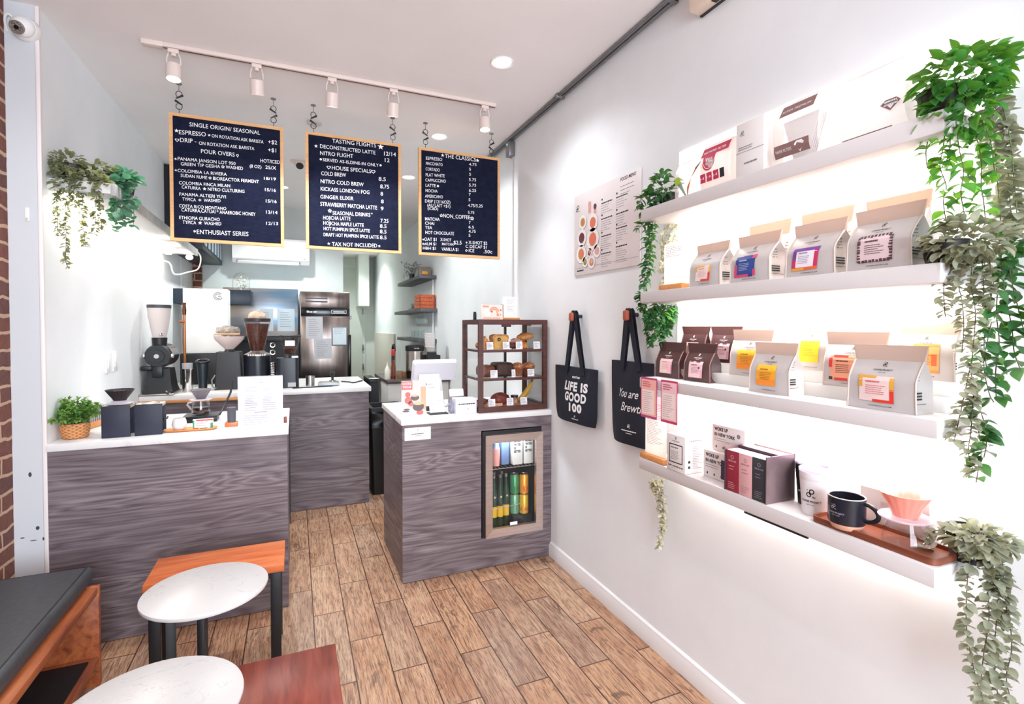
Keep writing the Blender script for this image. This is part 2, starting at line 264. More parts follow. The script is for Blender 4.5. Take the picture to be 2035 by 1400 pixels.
VINES = {
 'A': [[(1.360,1.677,2.029),(1.360,1.734,1.991),(1.360,1.746,1.931),(1.360,1.755,1.849),(1.360,1.758,1.765),(1.360,1.770,1.681),(1.360,1.787,1.657)],[(1.370,1.674,2.040),(1.370,1.720,1.968),(1.370,1.732,1.867),(1.370,1.750,1.764),(1.370,1.776,1.661)],[(1.350,1.696,2.033),(1.350,1.778,2.031),(1.350,1.794,2.003),(1.350,1.760,1.964)],[(1.360,1.708,2.006),(1.360,1.766,1.935),(1.360,1.814,1.911)]],
 'A2': [[(1.470,1.699,1.931),(1.470,1.778,1.913),(1.470,1.793,1.818),(1.470,1.802,1.732)],[(1.490,1.707,1.913),(1.490,1.769,1.881),(1.490,1.794,1.776),(1.490,1.812,1.678)],[(1.480,1.710,1.902),(1.480,1.731,1.864),(1.480,1.756,1.814)]],
 'B': [[(1.400,1.753,1.586),(1.400,1.766,1.533),(1.400,1.752,1.479),(1.400,1.735,1.435)],[(1.440,1.744,1.586),(1.440,1.763,1.533),(1.440,1.762,1.451)],[(1.480,1.738,1.587),(1.480,1.753,1.533),(1.480,1.765,1.451)],[(1.500,1.739,1.587),(1.500,1.745,1.544),(1.500,1.750,1.495)],[(1.420,1.762,1.587),(1.420,1.812,1.556),(1.420,1.818,1.490),(1.420,1.783,1.403)],[(1.460,1.736,1.584),(1.460,1.755,1.512),(1.460,1.766,1.425)],[(1.380,1.778,1.629),(1.380,1.830,1.621),(1.380,1.802,1.572),(1.380,1.777,1.533),(1.380,1.760,1.479)]],
 'W': [[(1.460,1.820,0.822),(1.460,1.809,0.769),(1.460,1.785,0.721),(1.460,1.771,0.659),(1.460,1.770,0.593),(1.460,1.789,0.519)],[(1.470,1.798,0.826),(1.470,1.778,0.755),(1.470,1.770,0.680),(1.470,1.763,0.605)],[(1.450,1.821,0.811),(1.450,1.807,0.786),(1.450,1.790,0.754)]],
 'P1': [[(1.370,0.703,1.970),(1.370,0.723,1.943),(1.370,0.732,1.905),(1.370,0.729,1.863)],[(1.360,0.688,1.958),(1.360,0.692,1.902),(1.360,0.698,1.859),(1.360,0.685,1.810),(1.360,0.690,1.777),(1.360,0.684,1.730),(1.360,0.681,1.709)],[(1.360,0.669,1.950),(1.360,0.663,1.893),(1.360,0.653,1.835),(1.360,0.657,1.791),(1.360,0.651,1.746),(1.360,0.646,1.723)],[(1.380,0.650,1.947),(1.380,0.636,1.887),(1.380,0.630,1.842),(1.380,0.630,1.798),(1.380,0.625,1.764),(1.380,0.621,1.720)],[(1.390,0.637,1.949),(1.390,0.620,1.894),(1.390,0.613,1.838),(1.390,0.610,1.816)],[(1.360,0.707,1.953),(1.360,0.738,1.950),(1.360,0.754,1.952)],[(1.360,0.678,1.931),(1.360,0.682,1.877),(1.360,0.696,1.852)]],
 'P1e': [[(1.460,0.656,2.018),(1.460,0.637,2.000),(1.460,0.623,1.950),(1.460,0.613,1.880),(1.460,0.608,1.812),(1.460,0.602,1.745),(1.460,0.603,1.679)],[(1.480,0.660,2.012),(1.480,0.641,1.959),(1.480,0.632,1.889),(1.480,0.625,1.819),(1.480,0.619,1.739),(1.480,0.601,1.691)],[(1.450,0.655,1.994),(1.450,0.641,1.932),(1.450,0.635,1.852),(1.450,0.629,1.772),(1.450,0.624,1.715)]],
 'E2': [[(1.360,0.664,1.659),(1.360,0.682,1.616),(1.360,0.686,1.571),(1.360,0.682,1.513)],[(1.350,0.640,1.650),(1.350,0.653,1.591),(1.350,0.646,1.546),(1.350,0.642,1.491),(1.350,0.644,1.435)],[(1.370,0.636,1.656),(1.370,0.640,1.590),(1.370,0.631,1.524),(1.370,0.633,1.458),(1.370,0.636,1.391),(1.370,0.630,1.325)],[(1.380,0.627,1.650),(1.380,0.622,1.589),(1.380,0.621,1.534)],[(1.360,0.683,1.662),(1.360,0.707,1.642),(1.360,0.712,1.607)],[(1.360,0.632,1.414),(1.360,0.644,1.335),(1.360,0.653,1.278),(1.360,0.661,1.231)],[(1.370,0.631,1.347),(1.370,0.634,1.269),(1.370,0.638,1.212),(1.370,0.628,1.170)],[(1.380,0.614,1.648),(1.380,0.609,1.599),(1.380,0.610,1.545)],[(1.370,0.657,1.653),(1.370,0.678,1.627),(1.370,0.679,1.593)]],
 'G2': [[(1.440,0.618,1.658),(1.440,0.622,1.591),(1.440,0.625,1.524),(1.440,0.619,1.457),(1.440,0.624,1.390),(1.440,0.622,1.333)],[(1.460,0.618,1.670),(1.460,0.608,1.591),(1.460,0.599,1.546),(1.460,0.585,1.480)],[(1.450,0.622,1.636),(1.450,0.614,1.558),(1.450,0.602,1.491),(1.450,0.597,1.436),(1.450,0.584,1.393)],[(1.420,0.622,1.591),(1.420,0.630,1.524),(1.420,0.637,1.457),(1.420,0.632,1.401)],[(1.410,0.620,1.502),(1.410,0.632,1.412),(1.410,0.622,1.346),(1.410,0.613,1.325)],[(1.400,0.639,1.288),(1.400,0.634,1.255),(1.400,0.629,1.212),(1.400,0.633,1.177),(1.400,0.637,1.142)],[(1.400,0.640,1.333),(1.400,0.625,1.279),(1.400,0.620,1.236),(1.400,0.624,1.201)]],
 'E4': [[(1.400,0.682,1.023),(1.400,0.723,0.996),(1.400,0.738,0.953)],[(1.400,0.673,1.027),(1.400,0.687,0.992),(1.400,0.657,0.974)],[(1.410,0.639,1.026),(1.410,0.652,0.940),(1.410,0.655,0.834),(1.410,0.649,0.767),(1.410,0.634,0.696),(1.410,0.619,0.648)],[(1.430,0.635,1.024),(1.430,0.628,0.935),(1.430,0.622,0.835),(1.430,0.630,0.750),(1.430,0.637,0.641)],[(1.450,0.634,1.010),(1.450,0.615,0.926),(1.450,0.617,0.833),(1.450,0.620,0.739),(1.450,0.610,0.643)],[(1.470,0.648,1.013),(1.470,0.615,0.945),(1.470,0.604,0.847),(1.470,0.598,0.770),(1.470,0.606,0.697),(1.470,0.592,0.638)],[(1.440,0.644,1.019),(1.440,0.624,0.958),(1.440,0.619,0.892)],[(1.460,0.629,0.999),(1.460,0.607,0.905),(1.460,0.605,0.815)]],
 'LA': [[(-0.960,2.990,2.185),(-0.997,2.990,2.123),(-1.004,2.990,2.065)],[(-0.951,2.990,2.186),(-0.998,2.990,2.088),(-1.001,2.990,1.996),(-1.000,2.990,1.904)],[(-0.932,2.990,2.188),(-0.967,2.990,2.068),(-0.970,2.990,1.999),(-0.971,2.990,1.883),(-0.973,2.990,1.790),(-0.966,2.990,1.767)],[(-0.950,2.990,2.197),(-0.991,2.990,2.216),(-1.005,2.990,2.244)],[(-0.932,2.990,2.200),(-0.978,2.990,2.229),(-0.977,2.990,2.263)],[(-0.932,2.990,2.188),(-0.942,2.990,2.117),(-0.934,2.990,2.048)]],
 'LB': [[(-0.887,3.030,2.204),(-0.917,3.030,2.106),(-0.922,3.030,2.011),(-0.914,3.030,1.916),(-0.911,3.030,1.869)],[(-0.848,3.030,2.208),(-0.869,3.030,2.087),(-0.870,3.030,2.015),(-0.877,3.030,1.924)],[(-0.858,3.030,2.183),(-0.854,3.030,2.088),(-0.851,3.030,2.017),(-0.846,3.030,1.945)],[(-0.868,3.030,2.206),(-0.890,3.030,2.251)],[(-0.868,3.030,2.182),(-0.936,3.030,2.128),(-0.942,3.030,2.068)]],
 'LC': [[(-0.818,3.100,2.243),(-0.787,3.100,2.247),(-0.736,3.100,2.245)],[(-0.797,3.100,2.233),(-0.819,3.100,2.144),(-0.826,3.100,2.057),(-0.819,3.100,2.009)],[(-0.777,3.100,2.236),(-0.789,3.100,2.110),(-0.800,3.100,2.010),(-0.811,3.100,1.960)],[(-0.757,3.100,2.226),(-0.743,3.100,2.140),(-0.736,3.100,2.065),(-0.739,3.100,1.990)],[(-0.767,3.100,2.237),(-0.768,3.100,2.112),(-0.769,3.100,2.038),(-0.786,3.100,1.974)],[(-0.807,3.100,2.244),(-0.858,3.100,2.226),(-0.888,3.100,2.235)],[(-0.788,3.100,2.210),(-0.803,3.100,2.109),(-0.835,3.100,2.007)]],
}
# ------------------------------------------------------------------ shared materials
XL, XR, ZC, YC = -1.037, 1.527, 2.907, 2.932
WALL = noisy('wall_paint', 'F2F5F8', 'EDF0F3', 3, .6)
CEIL = noisy('ceiling_paint', 'F3EEED', 'EFEAE9', 2, .8)
WHITE = mat('white_satin', 'EDEBEA', .45); WHITEP = mat('white_plastic', 'F2F1F0', .3); PAPER = mat('white_paper', 'F3EFF0', .7)
BLACK = mat('black_satin', '15151A', .4); BLACKG = mat('black_gloss', '101015', .18); DARK = mat('charcoal', '2A2B30', .5)
STEEL = mat('brushed_steel', 'C4BDB8', .28, 1.); CHROME = mat('chrome', 'D8D6D4', .12, 1.); GREYM = mat('grey_metal', '8B8A8C', .35, .8)
GLASS = clear('clear_glass'); ACRYL = clear('clear_acrylic', 'FCFCFF', .25, haze=('FFFFFF', .05))
INK = mat('black_ink', '1C1B22', .7); INKG = mat('grey_ink', '8A858C', .7); WINK = mat('white_ink', 'F4F2F4', .6)
PINE = noisy('light_pine', 'D9A26A', 'E6B57E', 6, .5, (1, 1, 12)); OAKO = noisy('orange_oak', 'C98246', 'D89559', 5, .5, (1, 8, 8))
def wood_laminate(name, ax):
    """grey oak boards running along the given axis, stacked in z"""
    t = NT(name); v = t.coord(); sp = t.add('ShaderNodeSeparateXYZ'); t.link(v, sp.inputs[0])
    z = sp.outputs['Z']; row = t.math('FLOOR', t.math('DIVIDE', z, .157))
    fr = t.math('FRACT', t.math('DIVIDE', z, .157))
    off = t.math('MULTIPLY', row, 3.71); cm = t.add('ShaderNodeCombineXYZ')
    a = sp.outputs['X'] if ax == 'X' else sp.outputs['Y']
    t.link(t.math('MULTIPLY', t.math('ADD', a, off), 1.1), cm.inputs[0]); t.link(t.math('MULTIPLY', z, 6.5), cm.inputs[1]); t.link(off, cm.inputs[2])
    n1 = t.noise(cm.outputs[0], 1.0, 2, .45, .7)
    rings = t.math('FRACT', t.math('MULTIPLY', n1, 9.))
    rings = t.math('ABSOLUTE', t.math('SUBTRACT', rings, .5))
    cm2 = t.add('ShaderNodeCombineXYZ'); t.link(t.math('MULTIPLY', a, 3.), cm2.inputs[0]); t.link(t.math('MULTIPLY', z, 130.), cm2.inputs[1]); t.link(off, cm2.inputs[2])
    n2 = t.noise(cm2.outputs[0], 1., 4, .6)
    f = t.math('ADD', t.math('MULTIPLY', rings, .44), t.math('MULTIPLY', n2, .78))
    col = t.ramp(f, [(.26, '463B40'), (.42, '66585D'), (.56, '7C7073'), (.72, '938788')])
    rv = t.add('ShaderNodeTexWhiteNoise', noise_dimensions='1D'); t.link(row, rv.inputs['W'])
    col = t.mix(t.math('MULTIPLY', rv.outputs['Value'], .35), col, '574B50')
    seam = t.math('LESS_THAN', fr, .012); col = t.mix(t.math('MULTIPLY', seam, .6), col, '3A3338')
    t.base(col); t.b.inputs['Roughness'].default_value = .45; return t.m
LAMX = wood_laminate('grey_oak_laminate', 'X'); LAMY = wood_laminate('grey_oak_end_laminate', 'Y')
def red_wood(name, a, b, c, ax='Y', sc=1.):
    t = NT(name); v = t.coord((1, 1, 1)); sp = t.add('ShaderNodeSeparateXYZ'); t.link(v, sp.inputs[0])
    cm = t.add('ShaderNodeCombineXYZ'); u, w = ('X', 'Y') if ax == 'X' else ('Y', 'X')
    t.link(t.math('MULTIPLY', sp.outputs[u], 2.5*sc), cm.inputs[0]); t.link(t.math('MULTIPLY', sp.outputs[w], 22*sc), cm.inputs[1]); t.link(t.math('MULTIPLY', sp.outputs['Z'], 22), cm.inputs[2])
    n = t.noise(cm.outputs[0], 1.3, 5, .6, .6); t.base(t.ramp(n, [(.3, a), (.5, b), (.7, c)])); t.b.inputs['Roughness'].default_value = .35; return t.m
WARMW = red_wood('orange_acacia', 'B4532A', 'D16F3C', 'E08A55', 'X'); REDW = red_wood('red_acacia', '5E2218', '803526', '944836'); BENW = red_wood('walnut_board', '7A3A22', 'A85A33', 'BF7043')
def marble(name, wh='E9E7E6', sc=2.2):
    t = NT(name); v = t.coord((1, 2.2, 1), (0, 0, .5)); n = t.noise(v, sc, 6, .6, 1.4)
    r = t.math('ABSOLUTE', t.math('SUBTRACT', n, .5)); n2 = t.noise(v, 1.4, 2)
    a = t.ramp(r, [(0, '9C9CA0'), (.01, 'D8D7D8'), (.035, wh)])
    t.base(t.mix(t.ramp(n2, [(.46, '000000'), (.62, 'FFFFFF')]), wh, a)); t.b.inputs['Roughness'].default_value = .3; return t.m
MARBLE = marble('white_marble', 'D0CECD'); STONE = marble('white_stone_worktop', sc=1.5)
def floor_mat():
    t = NT('wood_look_tile'); v = t.coord(); sp = t.add('ShaderNodeSeparateXYZ'); t.link(v, sp.inputs[0])
    cm = t.add('ShaderNodeCombineXYZ'); t.link(t.math('SUBTRACT', sp.outputs['Y'], 3.07), cm.inputs[0]); t.link(t.math('SUBTRACT', sp.outputs['X'], .078), cm.inputs[1])
    def brick(c1, c2, mo):
        b = t.add('ShaderNodeTexBrick', offset=.5, offset_frequency=2); b.inputs['Color1'].default_value = c4(c1); b.inputs['Color2'].default_value = c4(c2); b.inputs['Mortar'].default_value = c4(mo)
        b.inputs['Scale'].default_value = 1; b.inputs['Brick Width'].default_value = .582; b.inputs['Row Height'].default_value = .151; b.inputs['Mortar Size'].default_value = .0028; b.inputs['Mortar Smooth'].default_value = .1; b.inputs['Bias'].default_value = 0
        t.link(cm.outputs[0], b.inputs['Vector']); return b
    bk = brick('000000', 'FFFFFF', '000000')
    rnd = t.add('ShaderNodeSeparateColor'); t.link(bk.outputs['Color'], rnd.inputs[0]); rv = rnd.outputs[0]
    wob = t.math('MULTIPLY', t.noise(v, 7, 3), .016)
    xx = t.math('ADD', sp.outputs['X'], wob)
    def gr(sx, sy, sc, det, dist=0):
        c = t.add('ShaderNodeCombineXYZ'); t.link(t.math('MULTIPLY', xx, sx), c.inputs[0]); t.link(t.math('MULTIPLY', sp.outputs['Y'], sy), c.inputs[1]); t.link(t.math('MULTIPLY', rv, 37.), c.inputs[2])
        return t.noise(c.outputs[0], sc, det, .62, dist)
    grain = gr(75, 4, 1., 7, .8); blot = gr(9, 3., 1., 5, .6); fine = gr(260, 14, 1., 6, .5); knot = gr(14, 7, 1., 4, 1.)
    base = t.ramp(blot, [(.32, '95684F'), (.44, 'BE906F'), (.56, 'D3AE8C'), (.66, 'C79C7B'), (.76, '9A6A52')])
    tint = t.ramp(rv, [(0, 'A5785C'), (.3, 'D0AC8E'), (.6, 'A08A7C'), (.8, 'C49672'), (1, 'B08064')])
    col = t.mix(.5, base, tint)
    col = t.mix(t.ramp(grain, [(.34, 'FFFFFF'), (.52, '000000')]), col, t.mix(.6, col, '6B4434'))
    col = t.mix(t.math('MULTIPLY', t.ramp(fine, [(.41, 'FFFFFF'), (.49, '000000')]), .7), col, '5E3C30')
    col = t.mix(t.math('MULTIPLY', t.ramp(knot, [(.60, '000000'), (.70, 'FFFFFF')]), .75), col, '5E4335')
    m = t.math('SUBTRACT', 1., bk.outputs['Fac']); col = t.mix(bk.outputs['Fac'], col, '4A2E22')
    t.base(col); t.b.inputs['Roughness'].default_value = .38; t.bump(m, .25, .001); return t.m
FLOOR = floor_mat()
def brick_mat():
    t = NT('red_brick'); v = t.coord(); sp = t.add('ShaderNodeSeparateXYZ'); t.link(v, sp.inputs[0]); cm = t.add('ShaderNodeCombineXYZ')
    nz = t.noise(v, 9, 2); nz = t.math('MULTIPLY', t.math('SUBTRACT', nz, .5), .035)
    t.link(t.math('ADD', t.math('ADD', sp.outputs['Y'], sp.outputs['X']), nz), cm.inputs[0]); t.link(t.math('ADD', sp.outputs['Z'], nz), cm.inputs[1])
    b = t.add('ShaderNodeTexBrick', offset=.5); b.inputs['Color1'].default_value = c4('5E2E28'); b.inputs['Color2'].default_value = c4('34202A'); b.inputs['Mortar'].default_value = c4('C2A68E')
    b.inputs['Scale'].default_value = 1; b.inputs['Brick Width'].default_value = .21; b.inputs['Row Height'].default_value = .077; b.inputs['Mortar Size'].default_value = .009; b.inputs['Mortar Smooth'].default_value = .35; b.inputs['Bias'].default_value = -.1
    t.link(cm.outputs[0], b.inputs['Vector']); n = t.noise(v, 40, 4)
    t.base(t.mix(t.math('MULTIPLY', n, .5), b.outputs['Color'], 'A06A55')); t.b.inputs['Roughness'].default_value = .85
    t.bump(t.math('ADD', t.math('SUBTRACT', 1., b.outputs['Fac']), t.math('MULTIPLY', n, .4)), .7, .008); return t.m
BRICK = brick_mat()

# ------------------------------------------------------------------ the setting
YF = -2.3
struct('floor', MB().box(-1.4, 1.75, YF-.1, 11.2, -.06, 0), FLOOR)
struct('ceiling', MB().box(-1.4, 1.75, YF-.1, 11.2, ZC, ZC+.08), CEIL)
struct('wall_right', MB().box(XR, XR+.12, YF, 11.2, 0, ZC), WALL)
m = MB().box(-1.26, XL, YC, 6.0, 0, ZC); m.box(-1.26, XL-.02, 6.0, 6.66, 0, ZC); struct('wall_left', m, WALL)
BW = MB().box(-1.26, -1.152, YF, YC-.001, 0, ZC); struct('wall_left_front', BW, BRICK)
struct('wall_back', MB().box(-1.26, .557, 6.66, 6.76, 0, ZC), noisy('back_wall_paint', 'DDE5E3', 'D6DEDC', 3, .6))
GREENW = noisy('corridor_paint', 'D6DBD4', 'D0D5CE', 3, .6)
struct('wall_corridor_left', MB().box(.45, .557, 6.76, 11.1, 0, ZC), GREENW)
struct('wall_corridor_end', MB().box(.45, 1.75, 11.0, 11.1, 0, ZC), GREENW)
m = MB(); WX0, WX1, WZ0, WZ1 = -.95, 1.3, .35, 2.6
m.box(-1.26, WX0, YF-.1, YF, 0, ZC).box(WX1, XR+.12, YF-.1, YF, 0, ZC).box(WX0, WX1, YF-.1, YF, 0, WZ0).box(WX0, WX1, YF-.1, YF, WZ1, ZC); struct('wall_front', m, WALL)
m = MB()
for a in (WX0, WX1-.05, .15): m.box(a, a+.05, YF-.07, YF-.02, WZ0, WZ1)
m.box(WX0, WX1, YF-.07, YF-.02, WZ0, WZ0+.05).box(WX0, WX1, YF-.07, YF-.02, WZ1-.05, WZ1)
w1 = struct('window_1', m, DARK)
MB().box(WX0+.05, WX1-.05, YF-.05, YF-.044, WZ0+.05, WZ1-.05).build('pane', GLASS, w1)
# skirting along the right wall
m = MB(); prof = [(XR, 0), (XR-.016, 0), (XR-.016, .07), (XR-.011, .078), (XR-.011, .084), (XR-.005, .09), (XR, .092)]
m.loft([[Vector((x, y, z)) for x, z in prof] for y in (YF, YC)]); struct('baseboard_right', m, mat('skirting_paint', 'E9E6E6', .35))
# corner bead of the painted left post, with two dents
m = MB(); m.box(XL-.012, XL+.004, YC-.004, YC+.012, 0, ZC, .003); struct('trim_1', m, mat('bead_paint', 'EDE4E2', .5))
m = MB(); m.box(-1.155, XL-.012, YC-.003, YC, 0, ZC); m.mi = 1
for (x, z, rx, rz) in ((-1.093, .826, .006, .011), (-1.07, .582, .007, .009), (-1.123, .545, .008, .003), (-1.085, .528, .013, .002), (-1.05, .53, .004, .008)):
    m.disc(front(0, YC-.0036, 0), x, z, rx, 10, rz)
struct('trim_2', m, [mat('post_paint', 'CDCFD3', .5), mat('dent', '3E3D42', .8)])
# white trim and brick chase in the far left corner
struct('trim_3', MB().box(XL-.02, XL+.004, 5.96, 6.58, 0, ZC, .004), WHITE)
struct('trim_4', MB().box(-1.06, -.951, 6.58, 6.665, 0, 2.25), BRICK)
# door, boxed-in duct and panelling down the corridor
m = MB(); m.box(.57, 1.34, 10.95, 11.0, 0, 2.75); m.mi = 1; m.box(.62, 1.29, 10.93, 10.955, .02, 2.7)
d = struct('door_1', m, [GREENW, noisy('door_paint', 'C4CAC2', 'BDC3BB', 3, .55)])
for z in (1.75, 1.0, .6): MB().box(1.28, 1.31, 10.9, 10.94, z, z+.12, .004).build('hinge', GREYM, d)
struct('trim_5', MB().box(1.16, 1.36, 10.4, 10.99, 1.9, ZC), noisy('duct_paint', 'D6DAD4', 'D0D4CE', 3, .6))
struct('trim_6', MB().box(1.50, XR+.001, 8.5, 10.7, 0, 1.37), noisy('beige_panel', 'DCD5CC', 'D6CFC6', 3, .5))

# lit lightbox panel behind the shelves: the sharp-edged white glow in the photo
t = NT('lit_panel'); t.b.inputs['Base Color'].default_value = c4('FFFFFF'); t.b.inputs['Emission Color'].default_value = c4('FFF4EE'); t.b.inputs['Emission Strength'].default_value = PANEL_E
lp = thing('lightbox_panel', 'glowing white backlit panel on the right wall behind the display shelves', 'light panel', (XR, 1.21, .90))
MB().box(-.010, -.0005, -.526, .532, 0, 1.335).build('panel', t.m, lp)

# pipes and cables on walls and ceiling
cd = thing('conduit', 'pair of grey metal conduit pipes along the ceiling above the right wall', 'pipe', (XR, 1.76, ZC))
MB().tube([(-.018, .0, -.014), (-.018, 2.45, -.014)], .010, 10).build('pipe', GREYM, cd)
MB().tube([(-.042, .0, -.013), (-.042, 2.45, -.013)], .010, 10).build('pipe', GREYM, cd)
for y in (.0, 1.0): MB().box(-.06, -.002, y, y+.02, -.026, -.001, .003).build('clamp', GREYM, cd)
jb = thing('junction_box', 'small grey metal box under the conduit beside the right menu board', 'electrical box', (XR, 3.53, 2.77))
MB().box(-.05, -.001, 0, .07, 0, .105, .004).build('cover', GREYM, jb); MB().cyl((-.05, .035, .085), (-.056, .035, .085), .008).build('screw', WHITE, jb)
wc = thing('wall_cable', 'thin grey cable running down the right wall below the metal box', 'cable', (XR, 3.56, 1.5))
MB().tube([(-.006, 0, 1.27), (-.006, 0, .3), (-.006, 0, 0)], .005).build('cable', mat('cable_grey', 'C9C4C2', .5), wc)
el = thing('emergency_light', 'cream emergency light box high on the right wall at the top edge', 'emergency light', (XR, 1.50, 2.745))
MB().box(-.07, -.001, -.18, .13, 0, .13, .012).build('housing', mat('cream_plastic', 'F0DCCB', .4), el)
MB().box(-.045, -.02, .0, .03, -.003, .004).build('lens', BLACKG, el); MB().box(-.012, -.001, -.175, .125, -.004, .002).build('gasket', DARK, el)
# ------------------------------------------------------------------ the four display shelves
XS = 1.325
SH = {1: (1.975, .05), 2: (1.635, .046), 3: (1.280, .043), 4: (.943, .046)}
POS = {1: 'topmost', 2: 'second from top', 3: 'third from top', 4: 'lowest'}
WHITES = {1: 'holding clear bags and a white box', 2: 'holding four grey coffee bags in front', 3: 'with brown coffee bags at its left end', 4: 'holding mug, tumblers and boxes'}
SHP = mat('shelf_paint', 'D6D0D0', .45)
LED = mat('led_strip', 'FFF1E6', emit=LED_E)
for k, (z, th) in SH.items():
    s = thing('wall_shelf', 'white floating shelf, %s of four, %s' % (POS[k], WHITES[k]), 'shelf', (XR-.012, 1.21, z), group='white floating display shelves')
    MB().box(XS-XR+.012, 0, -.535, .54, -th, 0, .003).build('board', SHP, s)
    MB().box(-.03, -.012, -.5, .5, -th-.008, -th+.001).build('light_strip', LED, s)
    if k == 4: MB().box(XS-XR+.0115, XS-XR+.018, -.225, -.005, -th-.005, -th+.001).build('strip_cover', BLACK, s)
# white risers that lift the back rows of bags
RIS = translucent('riser_acrylic', 'FDFCFB', 'FFFFFF', .6, .3)
r1 = thing('display_riser', 'long white riser under the back row of bags on the third shelf', 'riser', (1.46, 1.18, SH[3][0]))
m = MB().box(-.012, .055, -.46, .54, 0, .038); m.box(.019, .055, -.46, .54, .038, .075); m.build('step', RIS, r1)

# ------------------------------------------------------------------ coffee bags
def bag_fabric(name, col, tcol, amt): return translucent(name, col, tcol, amt, .55)
BAGG = noisy('frosted_grey_pouch', 'BDB6B4', 'C9C2C0', 9, .42); BAGT = translucent('backlit_kraft_top', 'CDBAAF', 'E2CBBB', .22, .6)  # tan of the light coming through is put into the bag top's colour
BAGE = translucent('pouch_seam', 'DDD3CB', 'F3DCCB', .3, .5); BAGB = noisy('plum_brown_pouch', '442B2C', '553838', 9, .38); BAGBT = translucent('plum_brown_top', '583838', '8C5048', .25, .5)
PALEG = noisy('pale_pouch', 'CCC6C2', 'D5CFCB', 9, .45); BAGPT = translucent('backlit_peach_top', 'DCBFAE', 'E8C4AC', .25, .6); BAGBE = mat('plum_brown_seam', '805A58', .45)  # peach of the backlight is put into the pale bag top's colour
def bag(name, label, loc, w, h, d, kind, deco, group, rz=0, top=.24, flare=.01):
    """flat-bottomed gusseted pouch: wide front, folded-in sides, flat sealed top; front faces -X"""
    t = thing(name, label, 'bag', loc, rz, group)
    body, tp, ed = {'grey': (BAGG, BAGT, BAGE), 'brown': (BAGB, BAGBT, BAGBE), 'pale': (PALEG, BAGPT, BAGE)}[kind]
    def depth(z):
        u = z/h
        if u < .45: return d*(1-.05*u)
        if u < 1-top: 
            q = (u-.45)/(1-top-.45); return d*.9775*(1-q**1.25)+.010*q**1.25
        return .010-.006*(u-1+top)/top
    hw = lambda z: w/2*(1-.03*math.sin(PI*z/h)) + flare*max(0, (z/h-.75)/.25)*.6
    bulge = lambda y, z: .07*d*math.sin(PI*min(1, z/h/.8))*max(0, 1-(2*y/w)**2)*(1 if z/h < .8 else 0)
    lean = lambda z: d*.0
    NY = 8
    def rr(z, zz=None):
        a = depth(z)/2; b = hw(z); pts = []
        for i in range(NY+1):
            y = b-2*b*i/NY; pts.append(Vector((-a-bulge(y, z)+lean(z), y, z)))
        g = min(a*.75, .022)*(1 if z > .1*h else z/(.1*h))
        pts.append(Vector((0, -b+g, z)))
        for i in range(NY+1):
            y = -b+2*b*i/NY; pts.append(Vector((a+bulge(y, z)*.5+lean(z), y, z)))
        pts.append(Vector((0, b-g, z))); return pts
    n1 = 13; zt = h*(1-top)
    m = MB(); m.loft([rr(zt*i/n1) for i in range(n1+1)], cap1=False); m.build('pouch', body, t, angle=60)
    m = MB(); m.loft([rr(zt+(h-zt)*i/5+(0 if i else 0)) for i in range(6)], cap0=False); 
    m.build('sealed_top', tp, t, angle=60)
    for sg in (-1, 1):                                                  # the pale welded seams down both front edges
        MB().tube([Vector((-depth(zt*i/10)/2, sg*(hw(zt*i/10)), zt*i/10)) for i in range(11)], .0024, 5).build('seam', ed, t)
    f = lambda y, z: Vector((-depth(z)/2-bulge(-y, z)-.0012, -y, z))          # drawing on the front: y runs to the reader's right
    fr = MB(); c1 = WINK if kind == 'brown' else INK
    fr.mi = 0
    fr.logo(f, 0, h*.70, h*.075); fr.text(f, 'COFFEE PROJECT', 0, h*.605, h*.026, align='C', bold=.01); fr.text(f, 'NEW YORK', 0, h*.57, h*.016, align='C')
    if kind != 'brown': fr.text(f, 'COFFEEPROJECTNY.COM', 0, h*.055, h*.016, width=w*.34, align='C', bold=.01)
    fr.build('print', c1, t, smooth=False, recalc=False)
    m = MB(); mats = deco(m, lambda x, y: f(x, y)+Vector((-.0004, 0, 0)), lambda x, y: f(x, y)+Vector((-.0008, 0, 0)), w, h)
    m.build('label', mats, t, smooth=False, recalc=False)
    if kind != 'brown':                                                      # small stamps on the side gusset (facing -Y)
        m = MB(); q = lambda x, z: Vector((x, -hw(z)-.0005+min(depth(z)/2*.75, .022)*(1-abs(x)/(depth(z)/2+1e-4))*(1 if z > .1*h else z/(.1*h)), z))
        for i in range(4): m.text(q, 'BREW WELL'[:4+i % 2*2], 0, h*(.62-.05*i), h*.02, width=d*.35*(.45+.14*i), align='C', bold=.02)
        for i in range(3): m.rect(q, -d*.22, h*(.28-.045*i), d*.2, h*(.305-.045*i))
        m.rect(q, -d*.3, h*.13, d*.3, h*.137); m.build('side_print', INK, t, smooth=False, recalc=False)
    return t
TXTP = mat('print_plum', '6A3540', .7)
